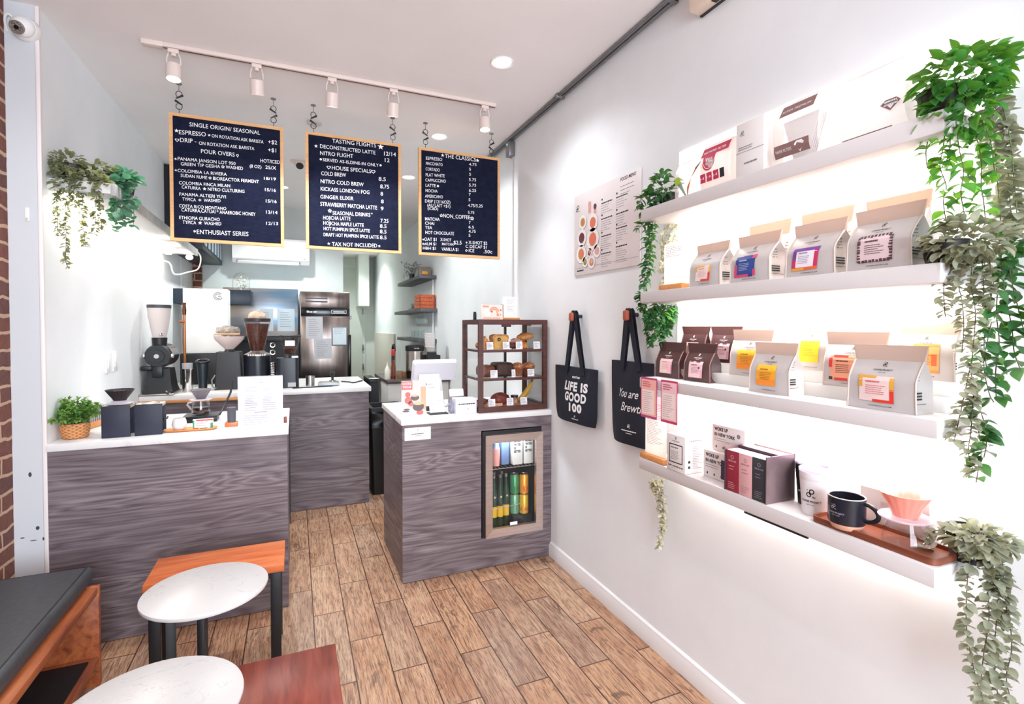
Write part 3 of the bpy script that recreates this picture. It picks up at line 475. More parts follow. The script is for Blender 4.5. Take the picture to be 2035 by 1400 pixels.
def deco_card(cols, frame=None, panel='F3DADA', txt='E0607A', x=0, y0=.13, y1=.52, wd=.5, skew=.0, blocks=(), lines=5):
    """label: a coloured plate, then blocks (x0,y0,x1,y1,colour index) in 0..1 of the label, then print"""
    mats = [mat('label_'+c, c, .5) for c in cols] + [mat('label_ink_'+txt, txt, .6)]
    def fn(m, f, g, w, h):
        L, B = w*(x-wd/2), h*y0; W, H = w*wd, h*(y1-y0)
        F = lambda u, v: f(L+W*u+skew*W*(v-.5), B+H*v); G = lambda u, v: g(L+W*u+skew*W*(v-.5), B+H*v); K = lambda u, v: g(L+W*u+skew*W*(v-.5), B+H*v)+Vector((-.0004, 0, 0))
        m.mi = 0; m.rect(F, 0, 0, 1, 1, 6, 6)
        for (a, b, c, e, k) in blocks: m.mi = k; m.rect(G, a, b, c, e, 4, 4)
        m.mi = len(cols); m.lines(K, .2, .62, .78, .78, 1, .06, mn=.95); m.lines(K, .2, .8, .62, .3, lines, .022, mn=.7)
        return mats
    return fn
D_RED = deco_card(['EED6D2', 'E3A63A', 'E23A2A'], x=-.05, blocks=[(-.02, .55, .1, 1.02, 1), (-.02, .92, .5, 1.02, 1), (.9, .45, 1.02, .95, 1), (.9, -.03, 1.02, .5, 2), (.4, -.03, 1.02, .08, 2)], txt='DE6470')
D_REDS = deco_card(['F0DCD6', 'EFB65B', 'E0402C'], x=-.02, wd=.46, y1=.47, skew=.14, blocks=[(-.02, .6, .1, 1.02, 1), (-.02, .9, .6, 1.02, 1), (.9, .5, 1.02, 1., 1), (.88, -.03, 1.02, .55, 2), (.4, -.03, 1.02, .1, 2)], txt='D9A0A0')
D_BLUE = deco_card(['2A4590', 'D84070', '3A2F86'], x=-.08, wd=.5, y1=.53, skew=.08, blocks=[(-.04, -.04, .1, .6, 1), (-.04, -.06, .75, .07, 1), (.92, -.02, 1.04, .3, 1), (.85, .85, 1.04, 1.04, 1), (.35, .94, .8, 1.03, 2), (.7, -.06, .92, .08, 2)], txt='B9C6F0')
D_PURP = deco_card(['F4EEF4', '7A3B9A', 'C92F62', 'E8673A', 'EFA13A'], x=-.06, wd=.46, y1=.50, skew=.12, blocks=[(-.09, .88, 1.09, 1.04, 1), (-.09, .45, .09, .9, 1), (-.09, .08, .09, .5, 2), (.9, .1, 1.07, .9, 2), (-.09, -.04, 1.07, .1, 3), (-.09, -.05, .5, .07, 4)], txt='8C86B8')
def blk(n=9, k=1):
    q = random.Random(3); o = []
    for i in range(n):
        a = i/n; o += [(a+q.uniform(0, .03), .93+q.uniform(-.02, .02), a+.09, 1.03, k), (a, -.04, a+q.uniform(.05, .1), .06+q.uniform(-.02, .02), k), (-.05, a, .05+q.uniform(-.03, .02), a+q.uniform(.05, .1), k), (.94+q.uniform(-.02, .03), a, 1.05, a+q.uniform(.05, .1), k)]
    return o
D_MAUVE = deco_card(['E6CFD2', '5A3A48'], x=-.03, wd=.5, y1=.53, skew=.03, blocks=blk(), txt='5A3A48')
D_ORNG = deco_card(['F2A326', 'F8C02C', 'EE8E2A'], x=-.05, wd=.48, y0=.15, y1=.56, skew=.05, blocks=[(0, .7, 1, 1, 1), (0, 0, 1, .3, 2)], txt='A86A18')
D_YELL = deco_card(['F6D92E', 'F0CC20'], x=-.03, wd=.5, y0=.16, y1=.6, skew=.06, blocks=[(0, 0, 1, .4, 1)], txt='C8A81C')
D_ORED = deco_card(['F0A98A', 'D8322C', '3A3138', 'E6B070'], x=-.1, wd=.52, y0=.13, y1=.56, blocks=[(-.05, .5, .07, .9, 1), (.1, .94, .6, 1.03, 1), (.15, -.05, .6, .06, 1), (-.05, -.03, .08, .1, 2), (.6, .94, 1, 1.0, 3)], txt='6A3028')
D_OREN = deco_card(['F3B06A', 'E06A30', 'F0984A'], x=.02, wd=.46, y0=.12, y1=.6, blocks=[(.72, .25, .92, .65, 1), (0, .92, 1, 1, 2), (0, 0, 1, .1, 2)], txt='C85A28')
D_PINK = deco_card(['F2C8C8', 'F4D6CC', 'D89AB0'], wd=.5, y0=.12, y1=.53, x=-.02, skew=.08, blocks=[(0, 0, .6, 1, 1), (.9, 0, 1, .6, 2)], txt='D07A8A')
D_PNKD = deco_card(['F0D0D4', '6B3A50', 'E8A8C0'], wd=.52, y0=.1, y1=.53, x=-.02, skew=.08, blocks=[(.05, .95, .3, 1.02, 1), (.5, .94, .8, 1.02, 1), (.7, .55, .82, .68, 1), (.85, 0, 1, .5, 2), (0, -.02, .3, .05, 2)], txt='8A4058')
Z2, Z3 = SH[2][0]+.0005, SH[3][0]+.0005
G2, G3 = 'coffee bags on the second shelf', 'coffee bags on the third shelf'
bag('coffee_bag', 'narrow grey coffee bag with pale orange and red label, leftmost on second shelf', (1.393, 1.416, Z2), .148, .158, .085, 'grey', D_REDS, G2, top=.22)
bag('coffee_bag', 'grey coffee bag with deep blue label edged in pink', (1.393, 1.218, Z2), .155, .158, .09, 'grey', D_BLUE, G2)
bag('coffee_bag', 'grey coffee bag with purple, red and orange framed white label', (1.393, 1.009, Z2), .150, .158, .09, 'grey', D_PURP, G2)
bag('coffee_bag', 'grey coffee bag with mauve label in a speckled dark frame', (1.393, .824, Z2), .156, .162, .09, 'grey', D_MAUVE, G2)
for (y, tx) in ((1.245, 'peach-topped coffee bag half hidden behind the blue-label bag'), (1.045, 'peach-topped coffee bag half hidden behind the purple-framed bag')):
    bag('coffee_bag', tx, (1.472, y, Z2), .155, .206, .07, 'pale', D_OREN, G2)
bag('coffee_bag', 'pale coffee bag half hidden behind the mauve speckled label bag', (1.472, .85, Z2), .15, .203, .07, 'pale', D_OREN, G2)
GB = 'brown coffee bags on the third shelf'
bag('coffee_bag', 'dark brown bag with plain pink label, front left corner of third shelf', (1.447, 1.692, Z3), .145, .146, .058, 'brown', D_PINK, GB, flare=.015)
bag('coffee_bag', 'dark brown bag with pink speckled label, front row, beside the plain pink one', (1.447, 1.522, Z3), .138, .146, .058, 'brown', D_PNKD, GB, flare=.015)
bag('coffee_bag', 'brown bag behind the front brown pair, its label cut off by them', (1.497, 1.612, Z3+.075), .135, .137, .034, 'brown', D_PINK, GB, flare=.02)
bag('coffee_bag', 'brown bag at the back beside the orange-label bags, white speckled label', (1.497, 1.453, Z3+.075), .13, .137, .034, 'brown', D_PNKD, GB, flare=.02)
bag('coffee_bag', 'grey bag with orange label, partly behind another orange-label bag', (1.474, 1.310, Z3+.038), .162, .162, .046, 'grey', D_ORNG, G3)
bag('coffee_bag', 'grey bag with full orange label at the front of the third shelf', (1.409, 1.163, Z3), .148, .160, .066, 'grey', D_ORNG, G3)
bag('coffee_bag', 'pale bag with bright yellow label at the back of the third shelf', (1.497, 1.098, Z3+.075), .13, .152, .036, 'pale', D_YELL, G3)
bag('coffee_bag', 'grey bag with orange and red label, behind the large front bag', (1.474, .953, Z3+.038), .165, .158, .046, 'grey', D_ORED, G3)
bag('coffee_bag', 'large grey front bag with pink label cornered in yellow and red', (1.393, .818, Z3), .164, .164, .07, 'grey', D_RED, G3)
bag('coffee_bag', 'pale bag with orange label at the right back of the third shelf', (1.497, .784, Z3+.075), .13, .152, .036, 'pale', D_OREN, G3)

# ------------------------------------------------------------------ top shelf
Z1 = SH[1][0]+.0005
def film_bag(name, label, loc, w, h, d, mats, draw, group='filter packs on the top shelf'):
    t = thing(name, label, 'packet', loc, 0, group)
    dp = lambda z: d*(1-.9*(max(0, z/h-.55)/.45)**1.5)*(.55+.45*min(1, z/(.25*h))) if z < h*.97 else .003
    m = MB()
    m.loft([[Vector((sx*dp(z)/2*(1+.06*math.cos(9*z/h+i)), y*w/2*(1-.05*math.sin(PI*z/h)), z+.004*math.sin(7*y))) for i, (sx, y) in enumerate([(-1, 1), (-1.15, .5), (-1.2, 0), (-1.15, -.5), (-1, -1), (1, -1), (1.1, 0), (1, 1)])] for z in [h*i/10 for i in range(11)]])
    m.build('film', mats[0], t, angle=70)
    m = MB(); f = lambda y, z: Vector((-dp(z)/2*1.22-.0012, -y, z)); ms = draw(m, f, w, h); m.build('print', ms, t, smooth=False, recalc=False); return t
FILM = clear('clear_film', 'FBF7F5', 1., .12, haze=('FFFFFF', .30)); FILMW = translucent('white_film', 'FAF6F4', 'FFFAF6', .5, .35)
def d_leaf(m, f, w, h):
    m.mi = 0; m.shape(f, [(-.48*w, .62*h), (-.30*w, .66*h), (-.02*w, .1*h), (-.02*w, .02*h)])
    m.mi = 1; m.shape(f, [(-.02*w, .02*h), (.1*w, .22*h), (.2*w, .5*h), (.46*w, .8*h), (.3*w, .68*h), (.05*w, .3*h)]); m.mi = 2; m.shape(f, [(.3*w, .72*h), (.33*w, .68*h), (.5*w, .86*h), (.5*w, .9*h)])
    m.mi = 3; m.shape(f, [(-.48*w, .62*h), (-.30*w, .66*h), (-.2*w, .46*h), (-.36*w, .42*h)])
    return [mat('leaf_green_print', '2E9A4A', .5), mat('rust_print', 'C9743C', .5), mat('dark_print', '4A3036', .5), mat('lime_print', 'A8C83A', .5)]
film_bag('filter_packet', 'clear packet with a green and rust V printed on it, top shelf', (1.40, 1.541, Z1), .14, .15, .04, [FILM], d_leaf)
def d_red(m, f, w, h):
    m.mi = 0; m.rect(f, -.46*w, .74*h, .46*w, .93*h, 8, 2); m.disc(f, -.14*w, .58*h, .2*w, 18); m.shape(f, [(-.34*w, .62*h), (-.36*w, .74*h), (.06*w, .74*h), (.05*w, .62*h)])
    for i in range(3): m.rect(f, (-.42+.22*i)*w, .2*h, (-.24+.22*i)*w, .38*h)
    m.mi = 1; m.rect(f, .24*w, .2*h, .38*w, .38*h); m.mi = 2
    g = lambda x, y: f(x, y)+Vector((-.0006, 0, 0)); m.text(g, 'V60 PAPER FILTER', -.4*w, .80*h, .05*h, width=.75*w, bold=.02)
    m.text(g, 'V60', -.27*w, .62*h, .09*h, width=.26*w, bold=.03, slope=-.2); m.annulus(g, -.14*w, .58*h, .14*w, .155*w, 18, PI, 2*PI)
    for i in range(3): m.text(g, '1-4', (-.40+.22*i)*w, .26*h, .06*h, width=.13*w)
    return [mat('crimson_print', 'C22B52', .5), INK, WINK]
film_bag('filter_packet', 'white packet with crimson printing, between the V packet and white box', (1.40, 1.395, Z1), .14, .175, .06, [FILMW], d_red)
wb = thing('carton', 'tall plain white carton on the top shelf between two packets', 'box', (1.40, 1.232, Z1), 0, 'cartons')
MB().box(-.04, .05, -.055, .055, 0, .185, .002).build('box', mat('carton_white', 'EDE8E6', .55), wb)
m = MB(); f = faceX(-.0408, 0, 0); m.mi = 0; m.rect(f, -.055, .088, .055, .0895); m.lines(f, -.045, .03, .105, .098, 2, .003); m.mi = 1; m.lines(f, -.02, .03, .05, .05, 1, .005, mn=.9); m.logo(f, -.03, .15, .02); m.build('print', [INKG, INKG], wb, smooth=False, recalc=False)
def d_bl(m, f, w, h):
    m.mi = 0; m.rect(f, -.36*w, .78*h, .36*w, .96*h, 6, 2); m.rect(f, -.4*w, .14*h, .34*w, .33*h, 6, 2)
    g = lambda x, y: f(x, y)+Vector((-.0006, 0, 0)); m.mi = 1; m.shape(g, [(.04*w, .27*h), (.09*w, .31*h), (.2*w, .31*h), (.25*w, .27*h), (.145*w, .15*h)])
    m.text(g, 'SUPER PREMIUM', -.32*w, .84*h, .04*h, width=.6*w); m.text(g, 'PAPER FILTERS', -.36*w, .21*h, .045*h, width=.34*w)
    return [mat('mocha_print', '8C6A66', .5), WINK]
film_bag('filter_packet', 'clear packet of white filters with two brown printed bands', (1.40, 1.075, Z1), .155, .195, .07, [FILM], d_bl)
m = MB()
ff = thing('paper_filters', 'stack of white paper filters inside the clear brown-banded packet', 'filters', (1.405, 1.075, Z1+.012))
for i in range(5): m.loft([[Vector(((.02-.008*i), y*.06*s, z)) for y, s in ((-1, .35), (1, .35))]+[Vector((.022-.008*i, y*.06*s, z)) for y, s in ((1, .35), (-1, .35))] for z in (0.001,)]+[[Vector((.02-.008*i, -.06, .13)), Vector((.02-.008*i, .06, .13)), Vector((.022-.008*i, .06, .13)), Vector((.022-.008*i, -.06, .13))]])
m.build('paper_stack', PAPER, ff)
def d_big(m, f, w, h):
    m.mi = 0; m.shape(f, [(.18*w, .36*h), (.25*w, .41*h), (.4*w, .41*h), (.46*w, .36*h), (.32*w, .26*h)]); m.rect(f, -.44*w, .06*h, .3*w, .09*h)
    g = lambda x, y: f(x, y)+Vector((-.0006, 0, 0)); m.mi = 1; m.lines(g, .23*w, .42*w, .35*h, .37*h, 2, .008, mn=.9); m.shape(g, [(.28*w, .33*h), (.37*w, .33*h), (.325*w, .285*h)])
    return [mat('mocha_print', '8C6A66', .5), WINK]
film_bag('filter_packet', 'largest white packet on the top shelf with a brown diamond emblem', (1.405, .858, Z1), .17, .19, .08, [clear('milky_film', 'FBF8F6', 1., .12, haze=('FFFFFF', .62))], d_big)
SHEER = translucent('sheer_card', 'F6F2F2', 'FFFAF6', .45, .6)
# card in a wooden foot on shelf 2
def card_stand(name, label, loc, w, h, rz, draw, foot=True):
    t = thing(name, label, 'sign', loc, rz)
    MB().box(-.022, .022, -w*.58, w*.58, 0, .022, .004).build('wooden_foot', OAKO, t)
    m = MB(); m.box(-.0005, .0005, -w/2, w/2, .008, h); m.build('card', SHEER, t)
    m = MB(); draw(m, faceX(-.0016, 0, 0), w, h); m.build('print', [INKG, INK], t, smooth=False, recalc=False); return t
def d_card(m, f, w, h):
    m.mi = 0; m.lines(f, -.42*w, .4*w, h*.93, h*.72, 7, .002, mn=.5); 
def d_menu(m, f, w, h):
    m.mi = 1; m.lines(f, -.4*w, .1*w, h*.95, h*.92, 2, .004, mn=.7); m.mi = 0; m.lines(f, -.4*w, .4*w, h*.88, h*.25, 26, .0016, mn=.4)
card_stand('info_card', 'white card in an orange wooden foot at the left end of second shelf', (1.372, 1.598, Z2), .116, .185, 0, d_card)
card_stand('menu_card', 'tall pale menu card in wooden foot at left end of lowest shelf', (1.352, 1.678, SH[4][0]+.0005), .13, .262, 0, d_menu)
sp = thing('reed_stick', 'thin dark speckled bottle standing beside the leftmost bag on second shelf', 'bottle', (1.40, 1.528, Z2))
MB().lathe([(.006, 0), (.006, .055), (.004, .06), (.004, .07)], n=10).build('bottle', mat('reed_dark', '5A5048', .5), sp); MB().lathe([(.008, .071), (.009, .08), (.006, .09)], n=8).build('cap', mat('reed_cap', '7A6E5C', .6), sp)
# two cards hanging on the edge of shelf 3
for (y, w, edge, pan, tx) in ((1.684, .102, 'B0407A', 'F4B2A6', 'salmon origin card hanging at the left corner of the third shelf'), (1.562, .094, 'C2365E', 'F2C4CC', 'pink origin card with crimson border hanging on the third shelf edge')):
    t = thing('hanging_card', tx, 'card', (XS-.003, y, SH[3][0]+.004), group='origin cards on the third shelf edge')
    m = MB(); m.box(-.0012, 0, -w/2, w/2, -.165, 0); m.mi = 1; f = faceX(-.0016, 0, 0); m.rect(f, -w*.46, -.155, w*.46, -.008)
    m.mi = 2; f2 = faceX(-.002, 0, 0); m.rect(f2, -w*.4, -.148, w*.36, -.05); m.build('card', [mat('card_edge_'+edge, edge, .6), mat('card_'+pan, pan, .6), mat('card_in', 'F6DDD8', .6)], t)
    m = MB(); f = faceX(-.0024, 0, 0); m.lines(f, -w*.36, w*.2, -.018, -.035, 3, .004, mn=.7); m.mi = 1; m.lines(f, -w*.36, w*.32, -.06, -.14, 11, .0016, mn=.5); m.build('print', [mat('rose_ink', 'C0566A', .6), INKG], t, smooth=False, recalc=False)

# ------------------------------------------------------------------ lowest shelf
Z4 = SH[4][0]+.0005; CART = mat('carton_pale', 'E6DEDC', .5)
t = thing('brew_carton', 'white carton with a dark-framed square label on the lowest shelf', 'box', (1.372, 1.523, Z4), 0, 'cartons')
MB().box(-.05, .04, -.05, .05, 0, .138, .0015).build('box', CART, t); m = MB(); m.box(-.045, .04, -.053, .047, .138, .1395); m.build('lid', CART, t)
m = MB(); f = faceX(-.0508, 0, 0); m.mi = 0
for i in range(22):
    a = -.036+.072*i/22; m.rect(f, a, .099, a+.0025, .103); m.rect(f, a, .031, a+.0025, .035)
for i in range(20): b = .033+.068*i/20; m.rect(f, -.037, b, -.033, b+.0024); m.rect(f, .033, b, .037, b+.0024)
for a, b, c, e in ((-.034, .1, .034, .1016), (-.034, .0325, .034, .034), (-.0345, .033, -.033, .1), (.033, .033, .0345, .1)): m.rect(f, a, b, c, e)
m.logo(f, 0, .125, .012); m.text(f, 'COFFEE PROJECT', 0, .112, .004, align='C'); m.text(f, 'SINGLE SERVE', -.028, .087, .0045, width=.04, bold=.03); m.text(f, 'DRIP COFFEE BAGS', -.04, .016, .005, width=.08, bold=.03)
m.mi = 1; m.lines(f, -.028, .028, .075, .045, 6, .0018)
g = front(0, -.0508, 0); m.lines(g, -.035, .03, .122, .122, 1, .004, mn=.95); m.lines(g, -.015, .03, .1, .02, 14, .0016, mn=.5); m.mi = 0
for z in (.04, .02): m.rect(g, -.036, z, -.026, z+.009)
m.build('print', [INK, INKG], t, smooth=False, recalc=False)
def woke(loc, label, w, h, d):
    t = thing('brew_carton', label, 'box', loc, 0, 'cartons'); MB().box(-.0, d, -w/2, w/2, 0, h, .0015).build('box', CART, t)
    m = MB(); f = faceX(-.0008, 0, 0); m.text(f, 'WOKE UP', -w*.42, h*.78, h*.13, width=w*.42, bold=.03); m.text(f, 'IN NEW YORK', -w*.42, h*.57, h*.13, width=w*.64, bold=.03)
    m.mi = 1; m.lines(f, -w*.42, w*.1, h*.48, h*.40, 2, .0018)
    m.mi = 0
    for i in range(3): m.disc(f, w*(-.36+.22*i), h*.16, .003, 8, .005)
    m.mi = 1; m.disc(f, w*.32, h*.72, .008, 10); m.build('print', [INK, INKG], t, smooth=False, recalc=False); return t
woke((1.383, 1.371, Z4), 'WOKE UP carton standing on the lowest shelf beside the dark book box', .148, .098, .11)
woke((1.405, 1.352, Z4+.0985), 'WOKE UP carton stacked on top of the other WOKE UP carton', .148, .095, .085)
# metallic sleeve holding three slim boxes
SL = noisy('bronze_sleeve', '5B4A52', '8E7B80', 3, .3, (1, 1, 1), .6); SLD = mat('dark_purple_card', '35263A', .5)
t = thing('gift_sleeve', 'open metallic sleeve holding three slim coloured boxes on lowest shelf', 'gift box', (1.327, 1.208, Z4))
m = MB(); m.box(0, .125, -.083, -.080, 0, .146).box(0, .125, .080, .083, 0, .146).box(.122, .125, -.083, .083, 0, .146); m.build('sleeve', [SL], t)
m = MB(); m.box(0, .003, .083, .098, .03, .095); m.box(.06, .063, -.08, .08, .02, .146); m.build('flap', SLD, t)
MB().box(.0635, .1215, -.0795, .0795, .004, .141).build('inner_box', mat('pale_pink_card', 'E5CCCB', .5), t)
for i, (cc, tc, tx) in enumerate((('8E2438', 'E8B0B4', 'crimson slim box, left of the three in the metallic sleeve'), ('D9A6A8', 'A86A74', 'pale pink slim box, middle of the three in the metallic sleeve'), ('34353B', '9A9AA2', 'charcoal slim box, right of the three in the metallic sleeve'))):
    b = thing('slim_box', tx, 'box', (1.3305, 1.208+.053-.053*i, Z4+.0), 0, 'slim boxes in the metallic sleeve')
    MB().box(0, .052, -.026, .026, .0005, .136, .0012).build('box', [mat('slim_'+cc, cc, .45)], b); m = MB().box(.002, .05, -.024, .024, .136, .1365); m.build('lid', mat('slim_top', 'E3C6C4', .5), b)
    m = MB(); f = faceX(-.0006, 0, 0); m.annulus(f, 0, .115, .0045, .006, 14); m.text(f, 'SPECIAL LINE', 0, .1, .0045, width=.032, align='C', bold=.03); m.lines(f, -.014, .014, .085, .075, 2, .002); m.lines(f, -.016, .016, .03, .012, 4, .0014); m.build('print', mat('slim_ink_'+tc, tc, .5), b, smooth=False, recalc=False)
# tumblers
def tumbler(loc, label, col, ink, r=.044, h=.125, rz=0):
    t = thing('tumbler', label, 'tumbler', loc, rz, 'insulated tumblers'); MB().lathe([(r*.8, 0), (r*.82, .004), (r*.93, h*.6), (r*.98, h*.8), (r*.98, h*.83), (r, h*.84), (r, h), (r*.94, h), (r*.92, h*.9), (0.001, h*.9)], n=36, cap1=True).build('cup', col, t)
    m = MB().lathe([(r*.9, h-.004), (r*1.04, h+.001), (r*1.04, h+.007), (r*.97, h+.009), (r*.93, h+.004), (.002, h+.004)], n=36); m.build('lid', clear('lid_plastic', 'F2EEF8', 1., .05, haze=('C9BCD6', .35)), t)
    rr = lambda z: r*(.82+.11*min(1, z/(h*.6)))+.0008; f = lambda x, z: Vector((rr(z)*math.cos(PI+x/r), rr(z)*math.sin(PI+x/r)*1, z)); f2 = lambda x, z: Vector((-(rr(z))*math.cos(x/r), -(rr(z))*math.sin(x/r), z))
    m = MB(); m.logo(f2, .012, .066, .030); m.text(f2, 'COFFEE PROJECT', .012, .040, .0058, width=.062, align='C', bold=.03); m.text(f2, 'NEW YORK', .012, .031, .0036, align='C'); m.build('print', ink, t, smooth=False, recalc=False); return t
tumbler((1.402, 1.017, Z4), 'white insulated tumbler with clear lid and black logo on lowest shelf', mat('white_enamel', 'ECE8EC', .3), INK)
tumbler((1.466, 1.080, Z4), 'black tumbler half hidden behind the white tumbler', BLACK, WINK)
# tray, mug, dripper, server
TRW = noisy('dark_walnut', '6E3826', '8A4A33', 4, .4, (1, 1, 12))
t = thing('wooden_tray', 'dark walnut tray under the mug and dripper on lowest shelf', 'tray', (1.392, .838, Z4))
def rrect(x0, x1, y0, y1, r, n=6):
    o = []
    for cx, cy, a in ((x1-r, y1-r, 0), (x0+r, y1-r, PI/2), (x0+r, y0+r, PI), (x1-r, y0+r, 1.5*PI)):
        o += [(cx+r*math.cos(a+PI/2*i/n), cy+r*math.sin(a+PI/2*i/n)) for i in range(n+1)]
    return o
def V3(ps, z): return [Vector((x, y, z)) for x, y in ps]
O_, I_ = (-.056, .056, -.158, .148), .006
m = MB(); m.loft([V3(rrect(*O_, .018), 0), V3(rrect(*O_, .018), .017), V3(rrect(O_[0]+I_, O_[1]-I_, O_[2]+I_, O_[3]-I_, .013), .017), V3(rrect(O_[0]+I_, O_[1]-I_, O_[2]+I_, O_[3]-I_, .013), .007)]); m.build('tray', TRW, t)
TZ = Z4+.0075
mg = thing('mug', 'navy glazed mug with bare clay base standing on the walnut tray', 'mug', (1.357, .897, TZ))
MB().lathe([(.026, 0), (.034, .003), (.041, .014), (.0425, .018)], n=40, cap1=False).build('clay_base', noisy('bare_clay', 'D9A589', 'E2B197', 30, .7), mg)
NAVY = mat('navy_glaze', '20222C', .22)
MB().lathe([(.0425, .018), (.0435, .022), (.044, .086), (.0425, .0875), (.040, .086), (.039, .03), (.001, .024)], n=40, cap0=False).build('glazed_body', NAVY, mg)
MB().torus((0, 0, .0868), .0422, .0017, n=40, k=6).build('rim', mat('glaze_rim', 'B8A8A4', .3), mg)
MB().tube([Vector((.01+.0, -.04, .076)).lerp(Vector((.01, -.04, .03)), 0)]+[Vector((.012, -.040-.034*math.sin(a), .053+.023*math.cos(a))) for a in [PI*i/10 for i in range(11)]], .0058, 8).build('handle', NAVY, mg)
m = MB(); f = lambda x, z: Vector((-.0448*math.cos(x/.044), -.0448*math.sin(x/.044), z)); m.logo(f, -.006, .063, .016); m.text(f, 'COFFEE PROJECT', 0, .046, .004, width=.042, align='C', bold=.02); m.text(f, 'NEW YORK', 0, .040, .003, align='C'); m.build('print', mat('mug_ink', 'A8A4B0', .5), mg, smooth=False, recalc=False)
sv = thing('coffee_server', 'clear glass coffee server under the pink dripper on the walnut tray', 'glass server', (1.388, .772, TZ))
MB().lathe([(.045, .0005), (.049, .006), (.046, .03), (.038, .06), (.037, .064), (.036, .064), (.037, .058), (.045, .03), (.047, .007), (.043, .003)], n=36, cap0=True, cap1=True).build('glass_body', GLASS, sv)
MB().tube([Vector((.0, -.036-.03*math.sin(a), .033+.022*math.cos(a))) for a in [PI*i/10 for i in range(11)]], .004, 8).build('handle', clear('glass_handle', 'FFFFFF', 1., .02, haze=('FFF6EE', .2)), sv)
hd = thing('dripper_holder', 'clear disc holder under the pink dripper', 'dripper holder', (1.388, .772, TZ+.0645))
MB().lathe([(.03, 0), (.055, .002), (.057, .005), (.055, .007), (.03, .006)], n=40).build('disc', clear('disc_plastic', 'FFFFFF', 1., .05, haze=('F0E6F2', .35)), hd)
PINKP = translucent('pink_resin', 'E8A294', 'EEB4A4', .25, .25)
dp = thing('coffee_dripper', 'pink ribbed coffee dripper on the clear holder', 'dripper', (1.388, .772, TZ+.0715))
fl = lambda a, z: .05*abs(math.sin(9*a))*min(1, z/.02)*(1-.35*max(0, (z-.03)/.03))
MB().lathe([(.026, 0), (.028, .006), (.036, .028), (.052, .053), (.055, .058), (.0525, .058), (.033, .026), (.024, .006), (.012, .003)], n=80, flute=fl, cap0=False, cap1=False).build('cone', PINKP, dp, angle=70)
bx = thing('carton', 'pale carton lying behind the pink dripper and mug', 'box', (1.485, .84, Z4), 0, 'cartons'); MB().box(-.03, .025, -.085, .085, 0, .105, .002).build('box', CART, bx)
MB().box(-.0305, -.0295, -.08, .03, .06, .075).build('band', mat('carton_band', 'D6CBC8', .5), bx)
# ------------------------------------------------------------------ plants
LG = translucent('pothos_leaf', '2F6B35', '8FD13A', .30, .4, '3F8A3E', 25); LGD = translucent('ivy_leaf', '24502F', '6FA83C', .22, .4, '356B3B', 25)
LE = translucent('eucalyptus_leaf', '868C78', 'B9B98A', .25, .6, 'A3A48F', 30); LEP = translucent('pale_vine_leaf', 'C3C2AC', 'D9D6AE', .3, .6, 'D6D3C2', 30)
LS = translucent('small_olive_leaf', '66704F', 'B0B060', .28, .6, '939A7C', 30); LR = translucent('round_green_leaf', '3E7058', '5FBF7A', .22, .45, '7C9E88', 14)
LWH = translucent('cream_leaf', 'DAD6C2', 'EDE8CF', .25, .6, 'A7A27E', 60); LB_ = translucent('bush_leaf', '3F7A32', '9CC24A', .25, .5, '86AC5C', 40)
STEM = mat('stem_brown', '5E5140', .7); STEMG = mat('stem_green', '6B7A4A', .6)
POTD = mat('dark_pot', '2B2628', .5); POTN = mat('navy_pot', '1F2330', .45)
def leaf(m, p, d, up, L, W, shape, rnd):
    """one folded leaf starting at p, growing along d"""
    d = d.normalized(); s = d.cross(up)
    s = s.normalized() if s.length > 1e-4 else d.orthogonal().normalized(); n = s.cross(d)
    if shape == 'point': pr = [(0, .05), (.1, .38), (.22, .72), (.36, .95), (.48, 1.), (.62, .88), (.76, .62), (.9, .28), (1, .02)]
    elif shape == 'round': pr = [(0, .1), (.06, .5), (.2, .85), (.45, 1.02), (.7, .93), (.88, .64), (.97, .32), (1, .05)]; 
    else: pr = [(0, .08), (.08, .38), (.2, .72), (.36, .95), (.52, 1.), (.68, .92), (.82, .7), (.93, .38), (1, .05)]
    fold = (.22 if shape != 'round' else .06)*W; cv = -.18*L
    c = [m.bm.verts.new(p+d*L*u+n*cv*u*u) for u, w in pr]; a = [m.bm.verts.new(p+d*L*u+s*W*.5*w+n*(fold*w+cv*u*u)) for u, w in pr]; b = [m.bm.verts.new(p+d*L*u-s*W*.5*w+n*(fold*w+cv*u*u)) for u, w in pr]
    for i in range(len(pr)-1):
        m.bm.faces.new((c[i], c[i+1], a[i+1], a[i])); m.bm.faces.new((c[i+1], c[i], b[i], b[i+1]))
def smooth_path(pts, k=6):
    pts = [Vector(p) for p in pts]; q = [pts[0]*2-pts[1]]+pts+[pts[-1]*2-pts[-2]]; o = []
    for i in range(1, len(q)-2):
        a, b, c, d = q[i-1], q[i], q[i+1], q[i+2]
        for j in range(k):
            t = j/k; o.append(.5*((2*b)+(c-a)*t+(2*a-5*b+4*c-d)*t*t+(3*b-a-3*c+d)*t**3))
    return o+[pts[-1]]
